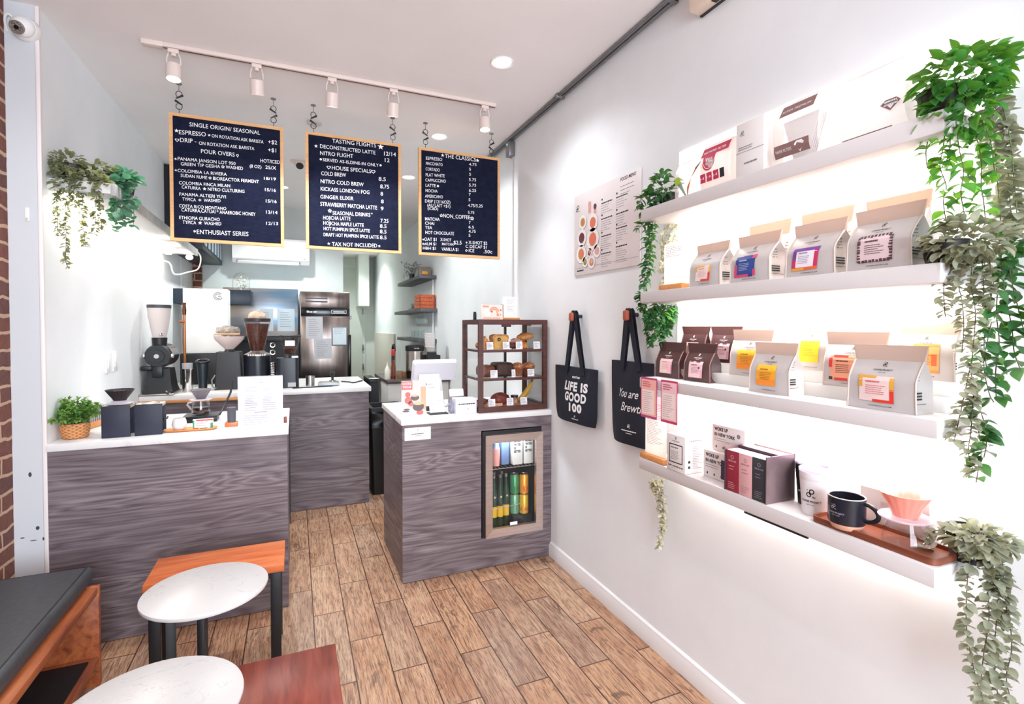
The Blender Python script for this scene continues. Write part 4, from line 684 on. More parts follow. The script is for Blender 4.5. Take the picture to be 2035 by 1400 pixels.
def vines(paths, base, L, W, step, shape, rnd, per=2, spread=1., wall=None):
    fo, st = MB(), MB()
    for p in paths:
        q = [v-base for v in smooth_path(p)]; st.tube(q, .0011, 5)
        acc = 0
        for a, b in zip(q, q[1:]):
            seg = (b-a); acc += seg.length
            while acc > step:
                acc -= step; c = b.lerp(a, min(1, acc/max(seg.length, 1e-6))); dr = seg.normalized()
                for k in range(per):
                    o = Vector((rnd.gauss(0, 1), rnd.gauss(0, 1), rnd.gauss(0, .35))); o = (o-dr*o.dot(dr)).normalized()
                    d = (o*spread+dr*rnd.uniform(.1, .6)+Vector((0, 0, rnd.uniform(-.3, .35))))
                    if wall is not None and c.x+base.x+d.normalized().x*L > wall: d.x = -abs(d.x)
                    sc = rnd.uniform(.65, 1.15); leaf(fo, c, d, Vector((rnd.uniform(-.5, .2), rnd.uniform(-.5, .5), 1)), L*sc, W*sc, shape, rnd)
    return fo, st
def clump(fo, c, rx, ry, rz, n, L, W, shape, rnd, out=.8):
    for i in range(n):
        u = Vector((rnd.gauss(0, 1), rnd.gauss(0, 1), rnd.gauss(0, 1))).normalized()*rnd.uniform(.35, 1)**.5
        p = Vector(c)+Vector((u.x*rx, u.y*ry, u.z*rz)); d = Vector((u.x, u.y, u.z*.6+rnd.uniform(-.4, .3)))*out+Vector((rnd.uniform(-.4, .4), rnd.uniform(-.4, .4), rnd.uniform(-.3, .3)))
        sc = rnd.uniform(.65, 1.15); leaf(fo, p, d, Vector((rnd.uniform(-.5, .5), rnd.uniform(-.5, .5), 1)), L*sc, W*sc, shape, rnd)
def plant(name, label, base, key, lm, L, W, step, shape, seed, pot=None, clumps=(), per=2, group='trailing plants', spread=1., wall=1.52, sm=None, extra=None):
    rnd = random.Random(seed); base = Vector(base); t = thing(name, label, 'plant', base, 0, group)
    fo, st = vines(VINES[key], base, L, W, step, shape, rnd, per, spread, wall)
    for c in clumps: clump(fo, *c, rnd)
    fo.build('foliage', lm, t, angle=180, recalc=False); st.build('stems', sm or STEM, t)
    if extra:
        k2, lm2, L2, W2, st2, sh2 = extra; fo, st = vines(VINES[k2], base, L2, W2, st2, sh2, rnd, per, spread, wall); fo.build('foliage', lm2, t, angle=180, recalc=False); st.build('stems', STEMG, t)
    if pot:
        (px, py, pr, ph, pm) = pot; m = MB(); m.lathe([(pr*.78, 0), (pr, ph*.94), (pr*1.04, ph*.95), (pr*1.04, ph), (pr*.92, ph), (pr*.9, ph*.88), (.001, ph*.88)], (px-base.x, py-base.y, 0), 24); m.build('pot', pm, t)
    return t
S1, S2, S4_ = SH[1][0]+.0005, SH[2][0]+.0005, SH[4][0]+.0005
plant('trailing_pothos', 'green trailing pothos at the left end of the top shelf beside the food menu', (1.40, 1.68, S1), 'A', LGD, .036, .020, .014, 'point', 1, (1.405, 1.672, .038, .055, POTD), [((-.02, .0, .085), .05, .055, .06, 110, .036, .02, 'point')], 3, extra=('A2', LEP, .024, .014, .010, 'oval'))
plant('trailing_ivy', 'bushy green ivy hanging under the left end of the second shelf', (1.44, 1.742, S2-.048), 'B', LGD, .030, .019, .009, 'oval', 2, None, [((-.01, .01, -.045), .07, .035, .045, 90, .03, .019, 'oval')], 3)
plant('trailing_pothos', 'bright green pothos in a dark pot at the right end of the top shelf', (1.38, .70, S1), 'P1', LG, .034, .025, .016, 'point', 3, (1.392, .712, .048, .062, POTD), [((-.0, -.03, .075), .07, .085, .06, 260, .034, .023, 'point'), ((-.02, -.04, .0), .045, .075, .05, 110, .034, .023, 'point')], 2, extra=('P1e', LE, .032, .024, .010, 'oval'))
plant('trailing_eucalyptus', 'grey-green eucalyptus in a black pot at the right end of the second shelf', (1.38, .655, S2), 'E2', LE, .024, .0175, .0085, 'oval', 4, (1.40, .705, .045, .055, POTD), [((-.02, -.01, .045), .06, .075, .045, 240, .026, .020, 'oval')], 2, spread=1.4)
plant('trailing_pothos', 'dark green pothos hanging at the far right end of the second and third shelves', (1.46, .640, S2+.02), 'G2', LGD, .038, .025, .017, 'point', 5, None, [((.0, -.01, .0), .04, .03, .05, 60, .036, .021, 'point')], 2)
plant('trailing_eucalyptus', 'grey-green eucalyptus in a navy pot at the right end of the lowest shelf', (1.43, .650, S4_), 'E4', LE, .024, .0175, .0085, 'oval', 6, (1.455, .672, .045, .075, POTN), [((-.02, -.02, .07), .055, .06, .03, 170, .026, .021, 'oval')], 2, spread=1.4)
plant('trailing_vine', 'thin cream-coloured vine hanging below the left end of the lowest shelf', (1.46, 1.80, .83), 'W', LWH, .020, .014, .006, 'oval', 7, None, [((0, 0, -.03), .02, .02, .03, 40, .02, .014, 'oval')], 3)
LZ = 2.168
plant('trailing_eucalyptus', 'small-leaved trailing plant at the near end of the left wall shelf', (-.965, 3.06, LZ), 'LA', LS, .022, .014, .007, 'oval', 8, (-.965, 3.06, .045, .085, POTD), [((-.01, -.035, .08), .06, .045, .06, 190, .024, .015, 'oval'), ((-.005, -.08, .0), .055, .02, .06, 130, .024, .015, 'oval')], 2, wall=None, group='plants on the left wall shelf')
plant('trailing_succulent', 'middle trailing plant in dark pot on the left wall shelf', (-.86, 3.13, LZ), 'LB', LS, .024, .018, .010, 'oval', 9, (-.86, 3.13, .05, .085, POTD), [((.0, -.05, .075), .07, .05, .035, 90, .034, .026, 'oval'), ((-.01, -.14, .0), .065, .02, .055, 90, .030, .022, 'oval')], 2, wall=None, group='plants on the left wall shelf')
plant('round_leaf_plant', 'round-leaved green plant trailing from the left wall shelf beside the menu board', (-.75, 3.16, LZ), 'LC', LR, .036, .036, .021, 'round', 10, (-.79, 3.20, .04, .075, POTD), [((-.03, -.03, .07), .055, .045, .03, 40, .046, .046, 'round'), ((-.025, -.10, -.03), .055, .02, .10, 50, .036, .036, 'round')], 2, wall=None, group='plants on the left wall shelf')
# bush in a woven basket on the left counter
def basket_mat():
    t = NT('woven_basket'); v = t.coord(src='Object'); sp = t.add('ShaderNodeSeparateXYZ'); t.link(v, sp.inputs[0])
    an = t.math('MULTIPLY', t.math('ARCTAN2', sp.outputs['Y'], sp.outputs['X']), 12.); z = t.math('MULTIPLY', sp.outputs['Z'], 420.)
    a = t.math('SINE', t.math('ADD', an, z)); b = t.math('SINE', t.math('SUBTRACT', an, z)); h = t.math('MAXIMUM', a, t.math('MULTIPLY', b, .6))
    h = t.math('ADD', t.math('MULTIPLY', h, .5), .5); n = t.noise(v, 60, 2); f = t.math('ADD', t.math('MULTIPLY', h, .7), t.math('MULTIPLY', n, .3))
    t.base(t.ramp(f, [(.15, '7A3F1C'), (.45, 'B8703C'), (.75, 'DA9A63')])); t.b.inputs['Roughness'].default_value = .6; t.bump(h, .8, .004); return t.m
rnd = random.Random(11); t = thing('potted_bush', 'small leafy green bush in a woven orange basket on the left counter', 'plant', (-.972, 3.062, .955))
MB().lathe([(.044, 0), (.050, .004), (.056, .03), (.058, .055), (.0555, .072), (.053, .073), (.052, .06), (.001, .058)], n=40).build('basket', basket_mat(), t)
fo, st = MB(), MB()
for i in range(80):
    a = rnd.uniform(0, 2*PI); e = rnd.uniform(.3, 1.4); d = Vector((math.cos(a)*math.cos(e), math.sin(a)*math.cos(e), math.sin(e))); l = rnd.uniform(.075, .118)*(.78+.22*math.sin(e))
    p0 = Vector((d.x*.03, d.y*.03, .07)); pts = [p0+d*l*k/4+Vector((0, 0, .012*math.sin(PI*k/4))) for k in range(5)]; st.tube(pts, .001, 4)
    for k in range(1, 5):
        for j in range(7):
            o = Vector((rnd.gauss(0, 1), rnd.gauss(0, 1), rnd.gauss(0, 1))).normalized(); leaf(fo, pts[k], o+d*.7, Vector((0, 0, 1)), rnd.uniform(.014, .024), .011, 'oval', rnd)
fo.build('foliage', LB_, t, angle=180, recalc=False); st.build('stems', STEMG, t)
# ------------------------------------------------------------------ bench, tables, stools
CUSH = noisy('charcoal_leatherette', '3A3C40', '44464A', 60, .55, bump=.15)
t = thing('bench', 'low wooden bench with dark grey cushion along the brick wall', 'bench', (-.95, 1.6, 0))
m = MB(); m.box(-.19, .195, -2.6, .985, .385, .415, .003); m.box(-.19, .195, -2.6, .985, .10, .122, .002); m.build('top_board', BENW, t)
MB().box(-.19, .197, .985, 1.008, 0, .415, .003).build('end_panel', BENW, t); MB().box(-.19, .195, -2.6, -2.575, 0, .385).build('end_panel', BENW, t)
MB().box(-.19, -.17, -2.6, .985, .12, .385).build('back_panel', mat('bench_dark_board', '3A211A', .6), t); MB().box(-.15, .17, -2.55, .95, .1222, .128).build('shelf_liner', mat('liner_black', '121114', .7), t)  # back panel in a darker brown than the other boards
c = MB().box(-.195, .165, -2.55, 1.05, .4155, .485, .022, 4).build('cushion', CUSH, t)
m = MB(); P_ = [(-.175, -2.53), (.146, -2.53), (.146, 1.03), (-.175, 1.03)]; m.tube([Vector((x, y, .4835)) for x, y in P_], .0035, 6, closed=True); m.build('piping', mat('piping_black', '1E1F22', .6), c)
def marble_table(loc, label, r, z, legs):
    t = thing('marble_table', label, 'table', loc, 0, 'round marble side tables')
    m = MB(); m.lathe([(.001, z-.018), (r-.012, z-.018), (r-.002, z-.012), (r, z-.006), (r-.001, z-.001), (r-.004, z), (.001, z)], n=72, cap0=False, cap1=False); m.build('tabletop', MARBLE, t)
    for (x, y, a, w, d) in legs:
        m = MB(); m.M = Matrix.Translation((x, y, 0)) @ Matrix.Rotation(a, 4, 'Z'); m.box(-w/2, w/2, -d/2, d/2, .008, z-.018, .002); m.build('leg', BLACK, t)
    MB().lathe([(.001, 0), (r*.48, 0), (r*.48, .006), (r*.46, .008), (.001, .008)], n=40, cap0=False, cap1=False).build('base_plate', BLACK, t); return t
LEGS = [(-.088, -.095, .2, .030, .02), (-.002, -.097, -.1, .022, .016), (-.02, .06, 1.2, .03, .02)]
marble_table((-.29, 2.035, 0), 'round white marble table on black legs in front of the orange stool', .195, .58, LEGS)
marble_table((-.325, 1.435, 0), 'nearest round marble table, cut off by the bottom edge', .20, .58, LEGS)
def stool(loc, label, x0, x1, y0, y1, z, th, wm, hasknob):
    t = thing('stool', label, 'stool', loc, 0, 'wooden stools with black legs')
    MB().box(x0, x1, y0, y1, z-th, z, .003).build('seat', wm, t)
    for (x, y) in ((x0+.035, y0+.03), (x1-.035, y0+.03), (x0+.035, y1-.03), (x1-.035, y1-.03)):
        m = MB(); m.box(x-.021, x+.021, y-.012, y+.012, .012, z-th, .002); l = m.build('leg', BLACK, t)
        m = MB(); m.cyl((x, y, 0), (x, y, .012), .016, n=14); m.build('glide', BLACK, l)
    m = MB(); m.box(x0+.03, x1-.03, y0+.02, y0+.04, z-th-.03, z-th).box(x0+.03, x1-.03, y1-.04, y1-.02, z-th-.03, z-th); m.build('rail', BLACK, t)
stool((-.31, 2.56, 0), 'orange wooden stool with black legs against the left counter', -.258, .26, -.13, .135, .452, .036, WARMW, 1)
stool((-.06, 1.60, 0), 'red-brown wooden stool at the bottom of the picture, beside the nearest table', -.160, .175, -.16, .145, .452, .036, REDW, 0)

# ------------------------------------------------------------------ counters
def counter(name, label, x0, x1, y0, y1, h, group='grey oak service counters', ends=True):
    t = thing(name, label, 'counter', ((x0+x1)/2, y0, 0), 0, group); w = (x1-x0)/2
    m = MB(); m.box(-w, w, 0, .018, .004, h); m.build('front_panel', LAMX, t)
    if ends:
        for s in (-1, 1): MB().box(s*w-(.018 if s > 0 else 0), s*w+(0 if s > 0 else .018), .018, y1-y0, .004, h).build('end_panel', LAMY, t)
    MB().box(-w+.02, w-.02, .05, y1-y0-.02, .0, h-.005).build('carcass', DARK, t); return t
def worktop(label, x0, x1, y0, y1, z, th=.035):
    t = thing('worktop', label, 'worktop', ((x0+x1)/2, y0, z)); w = (x1-x0)/2
    MB().box(-w, w, 0, y1-y0, .0003, th, .004).build('slab', STONE, t); return t
counter('counter', 'grey wood-panelled counter at the left under the bush and menu stand', XL+.001, -.040, YC, 3.62, .92)
worktop('white stone worktop on the left counter', XL+.001, -.034, YC-.008, 3.66, .92)
counter('counter', 'tall grey wood-panelled counter in the middle under the coffee grinders', XL+.001, .572, 4.43, 5.35, .945)
worktop('white stone worktop under the coffee grinders', XL+.001, .590, 4.415, 5.37, .945, .040)
t = thing('wood_trim', 'orange wooden strip under the worktop edge behind the left counter', 'trim', (-.62, 4.416, .926)); MB().box(-.415, .3, -.012, .012, 0, .0188, .002).build('strip', OAKO, t)
# right counter with the opening for the fridge
t = thing('counter', 'grey wood-panelled counter at the right with a built-in drinks fridge', 'counter', (.564, YC, 0), 0, 'grey oak service counters')
m = MB(); FX0, FX1, FZ0, FZ1 = 1.045-.564, 1.456-.564, .188, .852; W = XR-.564-.001
m.box(0, FX0, 0, .018, .004, .92).box(FX1, W, 0, .018, .004, .92).box(FX0, FX1, 0, .018, .004, FZ0).box(FX0, FX1, 0, .018, FZ1, .92); m.build('front_panel', LAMX, t)
MB().box(0, .018, .018, .67, .004, .92).build('end_panel', LAMY, t)
m = MB(); m.box(.02, FX0-.01, .02, .64, .004, .915).box(FX0-.01, FX1+.01, .02, .64, .004, FZ0-.01).box(FX0-.01, FX1+.01, .02, .64, FZ1+.01, .915).box(FX1+.01, W, .02, .64, .004, .915).box(FX0-.01, FX1+.01, .6, .64, FZ0, FZ1); m.build('carcass', DARK, t)
worktop('white stone worktop under the register and pastry case', .556, XR-.001, YC-.008, 3.63, .92)
sg = thing('notice', 'small white notice on the right counter front below the poster', 'sign', (.577, YC-.0005, .831)); MB().box(0, .153, -.002, 0, 0, .0735).build('card', PAPER, sg)
m = MB(); f = front(0, -.0024, 0); m.logo(f, .076, .058, .010); m.lines(f, .04, .112, .036, .036, 1, .004, mn=.98); m.mi = 1; m.lines(f, .06, .095, .024, .024, 1, .003, mn=.98); m.build('print', [INK, INKG], sg, smooth=False, recalc=False)

# ------------------------------------------------------------------ drinks fridge
t = thing('drinks_fridge', 'small steel-framed glass-door drinks fridge built into the right counter', 'fridge', (1.05, YC, .192))
m = MB(); W, H = .402, .655; m.box(0, .012, .012, .55, 0, H).box(W-.012, W, .012, .55, 0, H).box(.012, W-.012, .012, .55, 0, .012).box(.012, W-.012, .012, .55, H-.012, H).box(.012, W-.012, .54, .55, .012, H-.012); m.build('cabinet', BLACKG, t)
m = MB(); m.box(.0, W, -.006, .012, H-.022, H); m.box(0, .012, -.004, .012, 0, H); m.build('gasket', BLACK, t)
D0, D1, E0, E1 = .014, .402, .0, .632
m = MB()
for (a, b, c, e) in ((0, 0, .05, .045), ):
    pass
def frame(m, x0, x1, z0, z1, wx, wz, y0, y1, r=0):
    o = [(x0, z0), (x1, z0), (x1, z1), (x0, z1)]; i = [(x0+wx, z0+wz), (x1-wx, z0+wz), (x1-wx, z1-wz), (x0+wx, z1-wz)]
    for k in range(4):
        j = (k+1) % 4; q = [o[k], o[j], i[j], i[k]]
        m.loft([[Vector((x, y0+(.0 if (x, z) in o else r), z)) for x, z in q], [Vector((x, y1, z)) for x, z in q]])
frame(m, D0, D1, E0, E1, .046, .05, -.03, 0, .004); dr = m.build('door_frame', noisy('pinkish_steel', 'BFA9A0', 'CDBBB2', 3, .3, (1, 1, 30), .85), t, angle=20)
MB().box(D0+.046, D1-.046, -.014, -.010, E0+.05, E1-.05).build('door_glass', GLASS, dr)
MB().box(.18, .23, -.0165, -.0142, .055, .075, .002).build('door_badge', WHITEP, dr)
def wire_shelf(z):
    m = MB()
    for k in range(14): m.tube([(.03+.342*k/13, .03, z), (.03+.342*k/13, .52, z)], .0016, 4)
    m.tube([(.014, .03, z), (W-.014, .03, z)], .003, 5).tube([(.014, .52, z), (W-.014, .52, z)], .003, 5); m.build('wire_shelf', STEEL, t)
wire_shelf(.405); m = MB(); m.tube([(.014, .03, .15), (.27, .03, .165)], .0025, 5); m.build('wire_rail', STEEL, t)
MB().box(.12, .21, .1, .2, H-.018, H-.0122).build('lamp', mat('cool_led', 'BFE6FF', emit=6.), t)
def fitem(name, label, x, z, y, fn, cat, group): 
    o = thing(name, label, cat, (1.05+x, YC+y, .192+z), 0, group); fn(o); return o
CY = .09
def can(cc, letter, lc):
    def fn(o):
        MB().lathe([(.024, 0), (.030, .006), (.030, .118), (.025, .126)], n=24).build('can', mat('can_'+cc, cc, .3, .3), o); MB().lathe([(.026, .1262), (.026, .129), (.023, .129), (.022, .1265)], n=20).build('rim', STEEL, o)
        m = MB(); f = lambda x, z: Vector((.0304*math.sin(x/.0304), -.0304*math.cos(x/.0304), z)); m.text(f, letter, 0, .02, .034, align='C', bold=.04); m.build('print', mat('can_ink_'+lc, lc, .5), o, smooth=False, recalc=False)
    return fn
CG = 'drink cans in the fridge'
fitem('drink_can', 'orange can with red lettering, stacked on another orange can in the fridge', .322, .209, CY, can('E79A2B', 'U', 'D2452A'), 'can', CG)
fitem('drink_can', 'yellow-orange can with red letters, bottom right of the fridge', .322, .079, CY, can('E3B23A', 'OG', 'D2452A'), 'can', CG)
fitem('drink_can', 'green can stacked on a pale green can in the fridge', .264, .209, CY+.02, can('3F8A58', 'N', '2A6A40'), 'can', CG)
fitem('drink_can', 'pale green can at the bottom, left of the lower orange can', .264, .079, CY+.02, can('6FA884', 'A', '4F8A68'), 'can', CG)
for z in (.139, .269): pass
MB().box(.230, .358, .05, .16, .0122, .0785).build('can_crate', BLACK, t); MB().box(.1915, .3225, .05, .14, .2672, .2692).build('tray_liner', BLACK, t) if 0 else None
def cart(o):
    MB().box(-.034, .034, -.034, .034, 0, .175, .002).build('box', mat('carton_milk', 'E4E2DC', .5), o); MB().loft([[Vector((x, y, .175)) for x, y in ((-.034, -.034), (.034, -.034), (.034, .034), (-.034, .034))], [Vector((x, y, .2)) for x, y in ((-.034, -.004), (.034, -.004), (.034, .004), (-.034, .004))]]).build('gable_top', mat('carton_milk', 'E4E2DC', .5), o)
    m = MB(); f = front(0, -.0346, 0)
    for i, w in enumerate(('BOXED', 'WATER', 'IS', 'BETTER')): m.text(f, w, -.026, .145-.022*i, .015, width=.046 if w != 'IS' else .012, bold=.06)
    m.build('print', INK, o, smooth=False, recalc=False)
fitem('water_carton', 'white water carton with bold black words, left of the pair in the fridge', .268, .4085, .10, cart, 'carton', 'water cartons in the fridge'); fitem('water_carton', 'white water carton with bold black words, right of the pair in the fridge', .347, .4085, .10, cart, 'carton', 'water cartons in the fridge')
def cup_pink(o): MB().lathe([(.022, 0), (.026, .07), (.026, .11)], n=20).build('can', mat('can_pink', 'E59A90', .35), o); MB().lathe([(.026, .1105), (.02, .13), (.02, .145), (.001, .145)], n=16).build('top', mat('can_grey_top', '8E9AB0', .35, .4), o)
fitem('drink_bottle', 'pink drink bottle on the upper shelf of the fridge', .130, .4085, .10, cup_pink, 'bottle', 'drink bottles in the fridge'); fitem('drink_bottle', 'pink drink bottle half behind the fridge frame, upper shelf', .085, .4085, .16, cup_pink, 'bottle', 'drink bottles in the fridge')
def bluebox(o): MB().box(-.026, .026, -.035, .1, 0, .17, .003).build('box', mat('blue_carton', '6C86B0', .35), o)
fitem('drink_carton', 'blue-grey carton in the middle of the upper fridge shelf', .193, .4085, .13, bluebox, 'carton', 'drink cartons')
BOTG = mat('dark_green_bottle', '1E3A2C', .12); YLB = mat('yellow_label', 'E6B92A', .5)
BL = ['nearest the left frame', 'second from the left frame', 'third from the left frame', 'in the middle, left of the green can', 'in the back row, left', 'in the back row, second', 'in the back row, beside the green can']
for i, (x, y) in enumerate(((.070, .09), (.112, .09), (.155, .09), (.200, .10), (.09, .16), (.14, .16), (.195, .165))):
    o = thing('green_bottle', 'green bottle with yellow label in fridge, %s' % BL[i], 'bottle', (1.05+x, YC+y, .192+.0125), 0, 'green soda bottles in the fridge')
    MB().lathe([(.018, 0), (.02, .01), (.02, .22), (.009, .285), (.008, .33)], n=18).build('glass', BOTG, o); MB().lathe([(.0095, .318), (.010, .336), (.001, .338)], n=14).build('cap', GREYM, o); MB().lathe([(.0204, .07), (.0204, .14)], n=18, cap0=False, cap1=False).build('label', YLB, o)
    m = MB(); f = lambda xx, z: Vector((.021*math.sin(xx/.021), -.021*math.cos(xx/.021), z)); m.disc(f, 0, .20, .007, 10); m.build('neck_badge', mat('badge_cream', 'C9B98A', .5), o, smooth=False, recalc=False)

# ------------------------------------------------------------------ pastry case on the right counter
CW = noisy('mahogany_frame', '43221F', '5A302A', 5, .4, (1, 1, 8)); CX0, CX1, CY0, CY1, CZ0, CZ1 = 1.040, 1.512, 2.962, 3.30, .9555, 1.532
t = thing('pastry_case', 'mahogany-framed glass pastry case with three levels on the right counter', 'display case', (CX0, CY0, CZ0)); W, D, H = CX1-CX0, CY1-CY0, CZ1-CZ0
m = MB()
for x in (0, W-.030):
    for y in (0, D-.022): m.box(x, x+.030, y, y+.022, 0, H)
for z0, z1 in ((0, .034), (H-.028, H)): m.box(.030, W-.030, 0, .022, z0, z1).box(.030, W-.030, D-.022, D, z0, z1).box(0, .030, .022, D-.022, z0, z1).box(W-.030, W, .022, D-.022, z0, z1)
m.build('frame', CW, t); MB().box(.002, W-.002, .002, D-.002, H, H+.003).build('top_panel', mat('case_top_dark', '38201E', .35), t)
MB().box(.03, W-.03, .022, D-.022, .020, .028).build('floor_panel', CW, t)
LV = (.030, .212, .390); SHG = clear('shelf_glass', 'F4FAF8')
for z in LV[1:]:
    MB().box(.012, W-.012, .012, D-.012, z-.004, z).build('shelf_pane', SHG, t); m = MB(); m.box(.030, W-.030, .004, .016, z-.016, z-.0005).box(.004, .016, .022, D-.022, z-.014, z-.0005).box(W-.016, W-.004, .022, D-.022, z-.014, z-.0005); m.build('shelf_rail', CW, t)
MB().box(.030, W-.030, .008, .011, .034, H-.028).build('front_pane', clear('case_glass', refl=.35), t); MB().box(.008, .011, .022, D-.022, .034, H-.028).build('side_pane', clear('case_glass'), t); MB().box(W-.011, W-.008, .022, D-.022, .034, H-.028).build('side_pane', clear('case_glass'), t)
MB().box(.16, .22, .010, .026, H-.043, H-.028).build('latch', CW, t); MB().box(.33, .36, .010, .026, H-.036, H-.028).build('latch', CW, t)
MB().box(.30, .315, D-.02, D-.005, .034, H-.028).build('door_stile', mat('stile_dark', '241618', .4), t); MB().torus((.30-.165, .003, .455), .008, .004, Matrix.Rotation(PI/2, 4, 'X')).build('ring_pull', BLACK, t)
# the pastries
CRO = noisy('golden_crust', 'B4652A', 'D99A52', 30, .5, bump=.4); CHO = noisy('dark_chocolate_crumb', '2C1512', '45221B', 40, .6, bump=.4); LOAF = noisy('brown_loaf', '5A2C1C', '7A4228', 40, .6, bump=.4); BRD = noisy('toasted_bread', 'D99A4A', 'F0C878', 12, .6, bump=.2); MUFF = noisy('muffin_top', '8A4A2C', 'C98A5A', 60, .7, bump=.6); REDB = noisy('red_brown_bun', '5A1E1A', '7E3024', 30, .5, bump=.3)
def food(name, label, x, y, lv, cat='pastry', group='pastries in the case'): return thing(name, label, cat, (CX0+x, CY0+y, CZ0+LV[lv]+.0005), 0, group)
def blob(o, c, r, s, mt, jit=.003, nm='crust', seed=1): MB().sphere(c, r, *s, 20, 12, jit, random.Random(seed)).build(nm, mt, o)
o = food('fruit_danish', 'small round pastry with dark filling at the left of the top level', -.0+.062, .16, 2); blob(o, (0, 0, .022), .03, (1, 1, .75), CRO); MB().sphere((0, -.012, .036), .014, 1, 1, .5).build('filling', CHO, o)
o = food('scone', 'triangular orange scone behind its label on the top level', .085, .08, 2); MB().prism([(-.04, 0), (.045, 0), (-.02, .085)], .05, Matrix.Translation((0, .03, 0)) @ Matrix.Rotation(PI/2, 4, 'X')).build('crust', CRO, o)
o = food('bread_slice', 'thick golden slice of toast bread in the middle of the top level', .185, .12, 2)
def brd(m, w, h, y0, y1): m.prism([(-w/2, 0), (w/2, 0), (w/2, h*.62), (w*.54, h*.75), (w*.50, h*.92), (w*.3, h), (-w*.3, h), (-w*.50, h*.92), (-w*.54, h*.75), (-w/2, h*.62)], y1-y0, Matrix.Translation((0, y1, 0)) @ Matrix.Rotation(PI/2, 4, 'X'))
m = MB(); brd(m, .105, .095, -.02, .05); m.build('crust', CRO, o); m = MB(); brd(m, .09, .083, -.0215, -.0195); m.build('crumb', BRD, o)
o = food('filled_sandwich', 'dark filled roll beside the toast bread on the top level', .275, .10, 2); blob(o, (0, 0, .026), .036, (1.1, 1, .7), LOAF); blob(o, (.01, -.01, .055), .028, (1.2, 1, .5), noisy('sesame_pink', 'B98A7A', 'E6C8B8', 50, .6), nm='top_crust'); MB().sphere((0, -.02, .046), .024, 1.4, .6, .25).build('filling', mat('ham_pink', 'C9837A', .5), o)
o = food('croissant', 'large golden croissant on top of another pastry, right of the top level', .375, .13, 2); pts = [Vector((-.06+.12*k/8, .02*math.sin(PI*k/8), .072+.012*k/8)) for k in range(9)]; MB().tube(pts, lambda u: .006+.022*math.sin(PI*min(1, max(0, u*.9+.05)))*(1-.12*math.cos(u*26)), 14).build('crust', CRO, o)
o = food('cheese_bun', 'orange bun underneath the croissant on the top level', .350, .12, 2); blob(o, (0, 0, .022), .034, (1, 1, .72), noisy('orange_bun', 'C9662A', 'E8A04A', 20, .5))
o = food('brown_loaf', 'brown loaf cake at the left of the middle level', .092, .12, 1); MB().box(-.05, .05, -.05, .08, 0, .075, .025, 4).build('crust', LOAF, o)
o = food('chocolate_cake', 'dark chocolate loaf in the middle of the middle level', .205, .12, 1); MB().box(-.062, .062, -.05, .08, 0, .09, .02, 4).build('crust', CHO, o)
for i, (x, tx) in enumerate(((.305, 'crumb-topped muffin left of the other muffin on the middle level'), (.385, 'crumb-topped muffin at the right of the middle level'))):
    o = food('muffin', tx, x, .10, 1); MB().lathe([(.026, 0), (.036, .055), (.02, .06)], n=28, flute=lambda a, z: .03*math.cos(14*a)).build('paper_cup', noisy('muffin_case', '7A3A22', '9A5632', 20, .6), o)
    m = MB(); q = random.Random(i); m.sphere((0, 0, .062), .040, 1, 1, .62, 20, 12, .004, q)
    for k in range(22): a = q.uniform(0, 2*PI); rr = q.uniform(.005, .036); m.sphere((rr*math.cos(a), rr*math.sin(a), .066+.022*(1-rr/.04)), q.uniform(.005, .009), 1, 1, .8, 7, 5)
    m.build('crumb_top', MUFF, o)
o = food('chocolate_bun', 'dark red-brown glazed bread on the bottom level', .185, .11, 0); MB().sphere((0, 0, .036), .055, 1.2, .9, .72, 20, 12, .004, random.Random(5)).build('crust', REDB, o)
o = food('cookie', 'small dark cookie behind the left label on the bottom level', .075, .13, 0); blob(o, (0, 0, .022), .028, (1.1, 1, .7), LOAF)
bd = thing('serving_board', 'wooden board under the glazed bread on the bottom level', 'board', (CX0+.18, CY0+.09, CZ0+.0285), 0); MB().box(-.12, .14, -.06, .08, -.0, .0018, .0005).build('board', WARMW, bd)
o = thing('napkin_stack', 'small stack of striped napkins in front of the glazed bread', 'napkins', (CX0+.145, CY0+.055, CZ0+.0308)); m = MB()
for k in range(5): m.M = Matrix.Rotation(.4+.04*k, 4, 'Z'); m.box(-.035, .035, -.012, .012, .003*k, .003*k+.0024)
m.build('paper', noisy('napkin', 'C98A5A', 'F0D8B8', 60, .7), o)
ban = noisy('ripe_banana', 'B8892A', 'D2A642', 10, .5); bt = food('banana_bunch', 'bunch of ripe bananas standing at the right of the bottom level', .365, .13, 0, 'fruit', None)
for k in range(4):
    a = -.5+.33*k; pts = [Vector((.045*math.cos(a*1.1+2.2)*0-.055+.11*u+.012*k*(1-u), .035*math.sin(a)*(1-u*.7), .018+.030*math.sin(PI*u*.5)*0+.115*u**1.5)) for u in [i/9 for i in range(10)]]
    MB().tube(pts, lambda u: .006+.0125*math.sin(PI*min(1, .12+u*.88))**.6 if u < .97 else .006, 8).build('banana', ban, bt)
m = MB(); m.tube([(.052, 0, .13), (.06, 0, .15), (.066, 0, .165)], .008, 8); m.build('stem', noisy('banana_stem', '4A3420', '8A6A2A', 40, .7), bt)
jr = food('jam_jar', 'small jar with black lid beside the bananas on the bottom level', .290, .12, 0, 'jar', None); MB().lathe([(.022, 0), (.024, .004), (.024, .036), (.02, .04)], n=20).build('jar', noisy('jar_contents', '8A5A4A', 'C9A890', 20, .3), jr); MB().lathe([(.025, .0405), (.025, .054), (.001, .055)], n=20).build('lid', BLACK, jr)
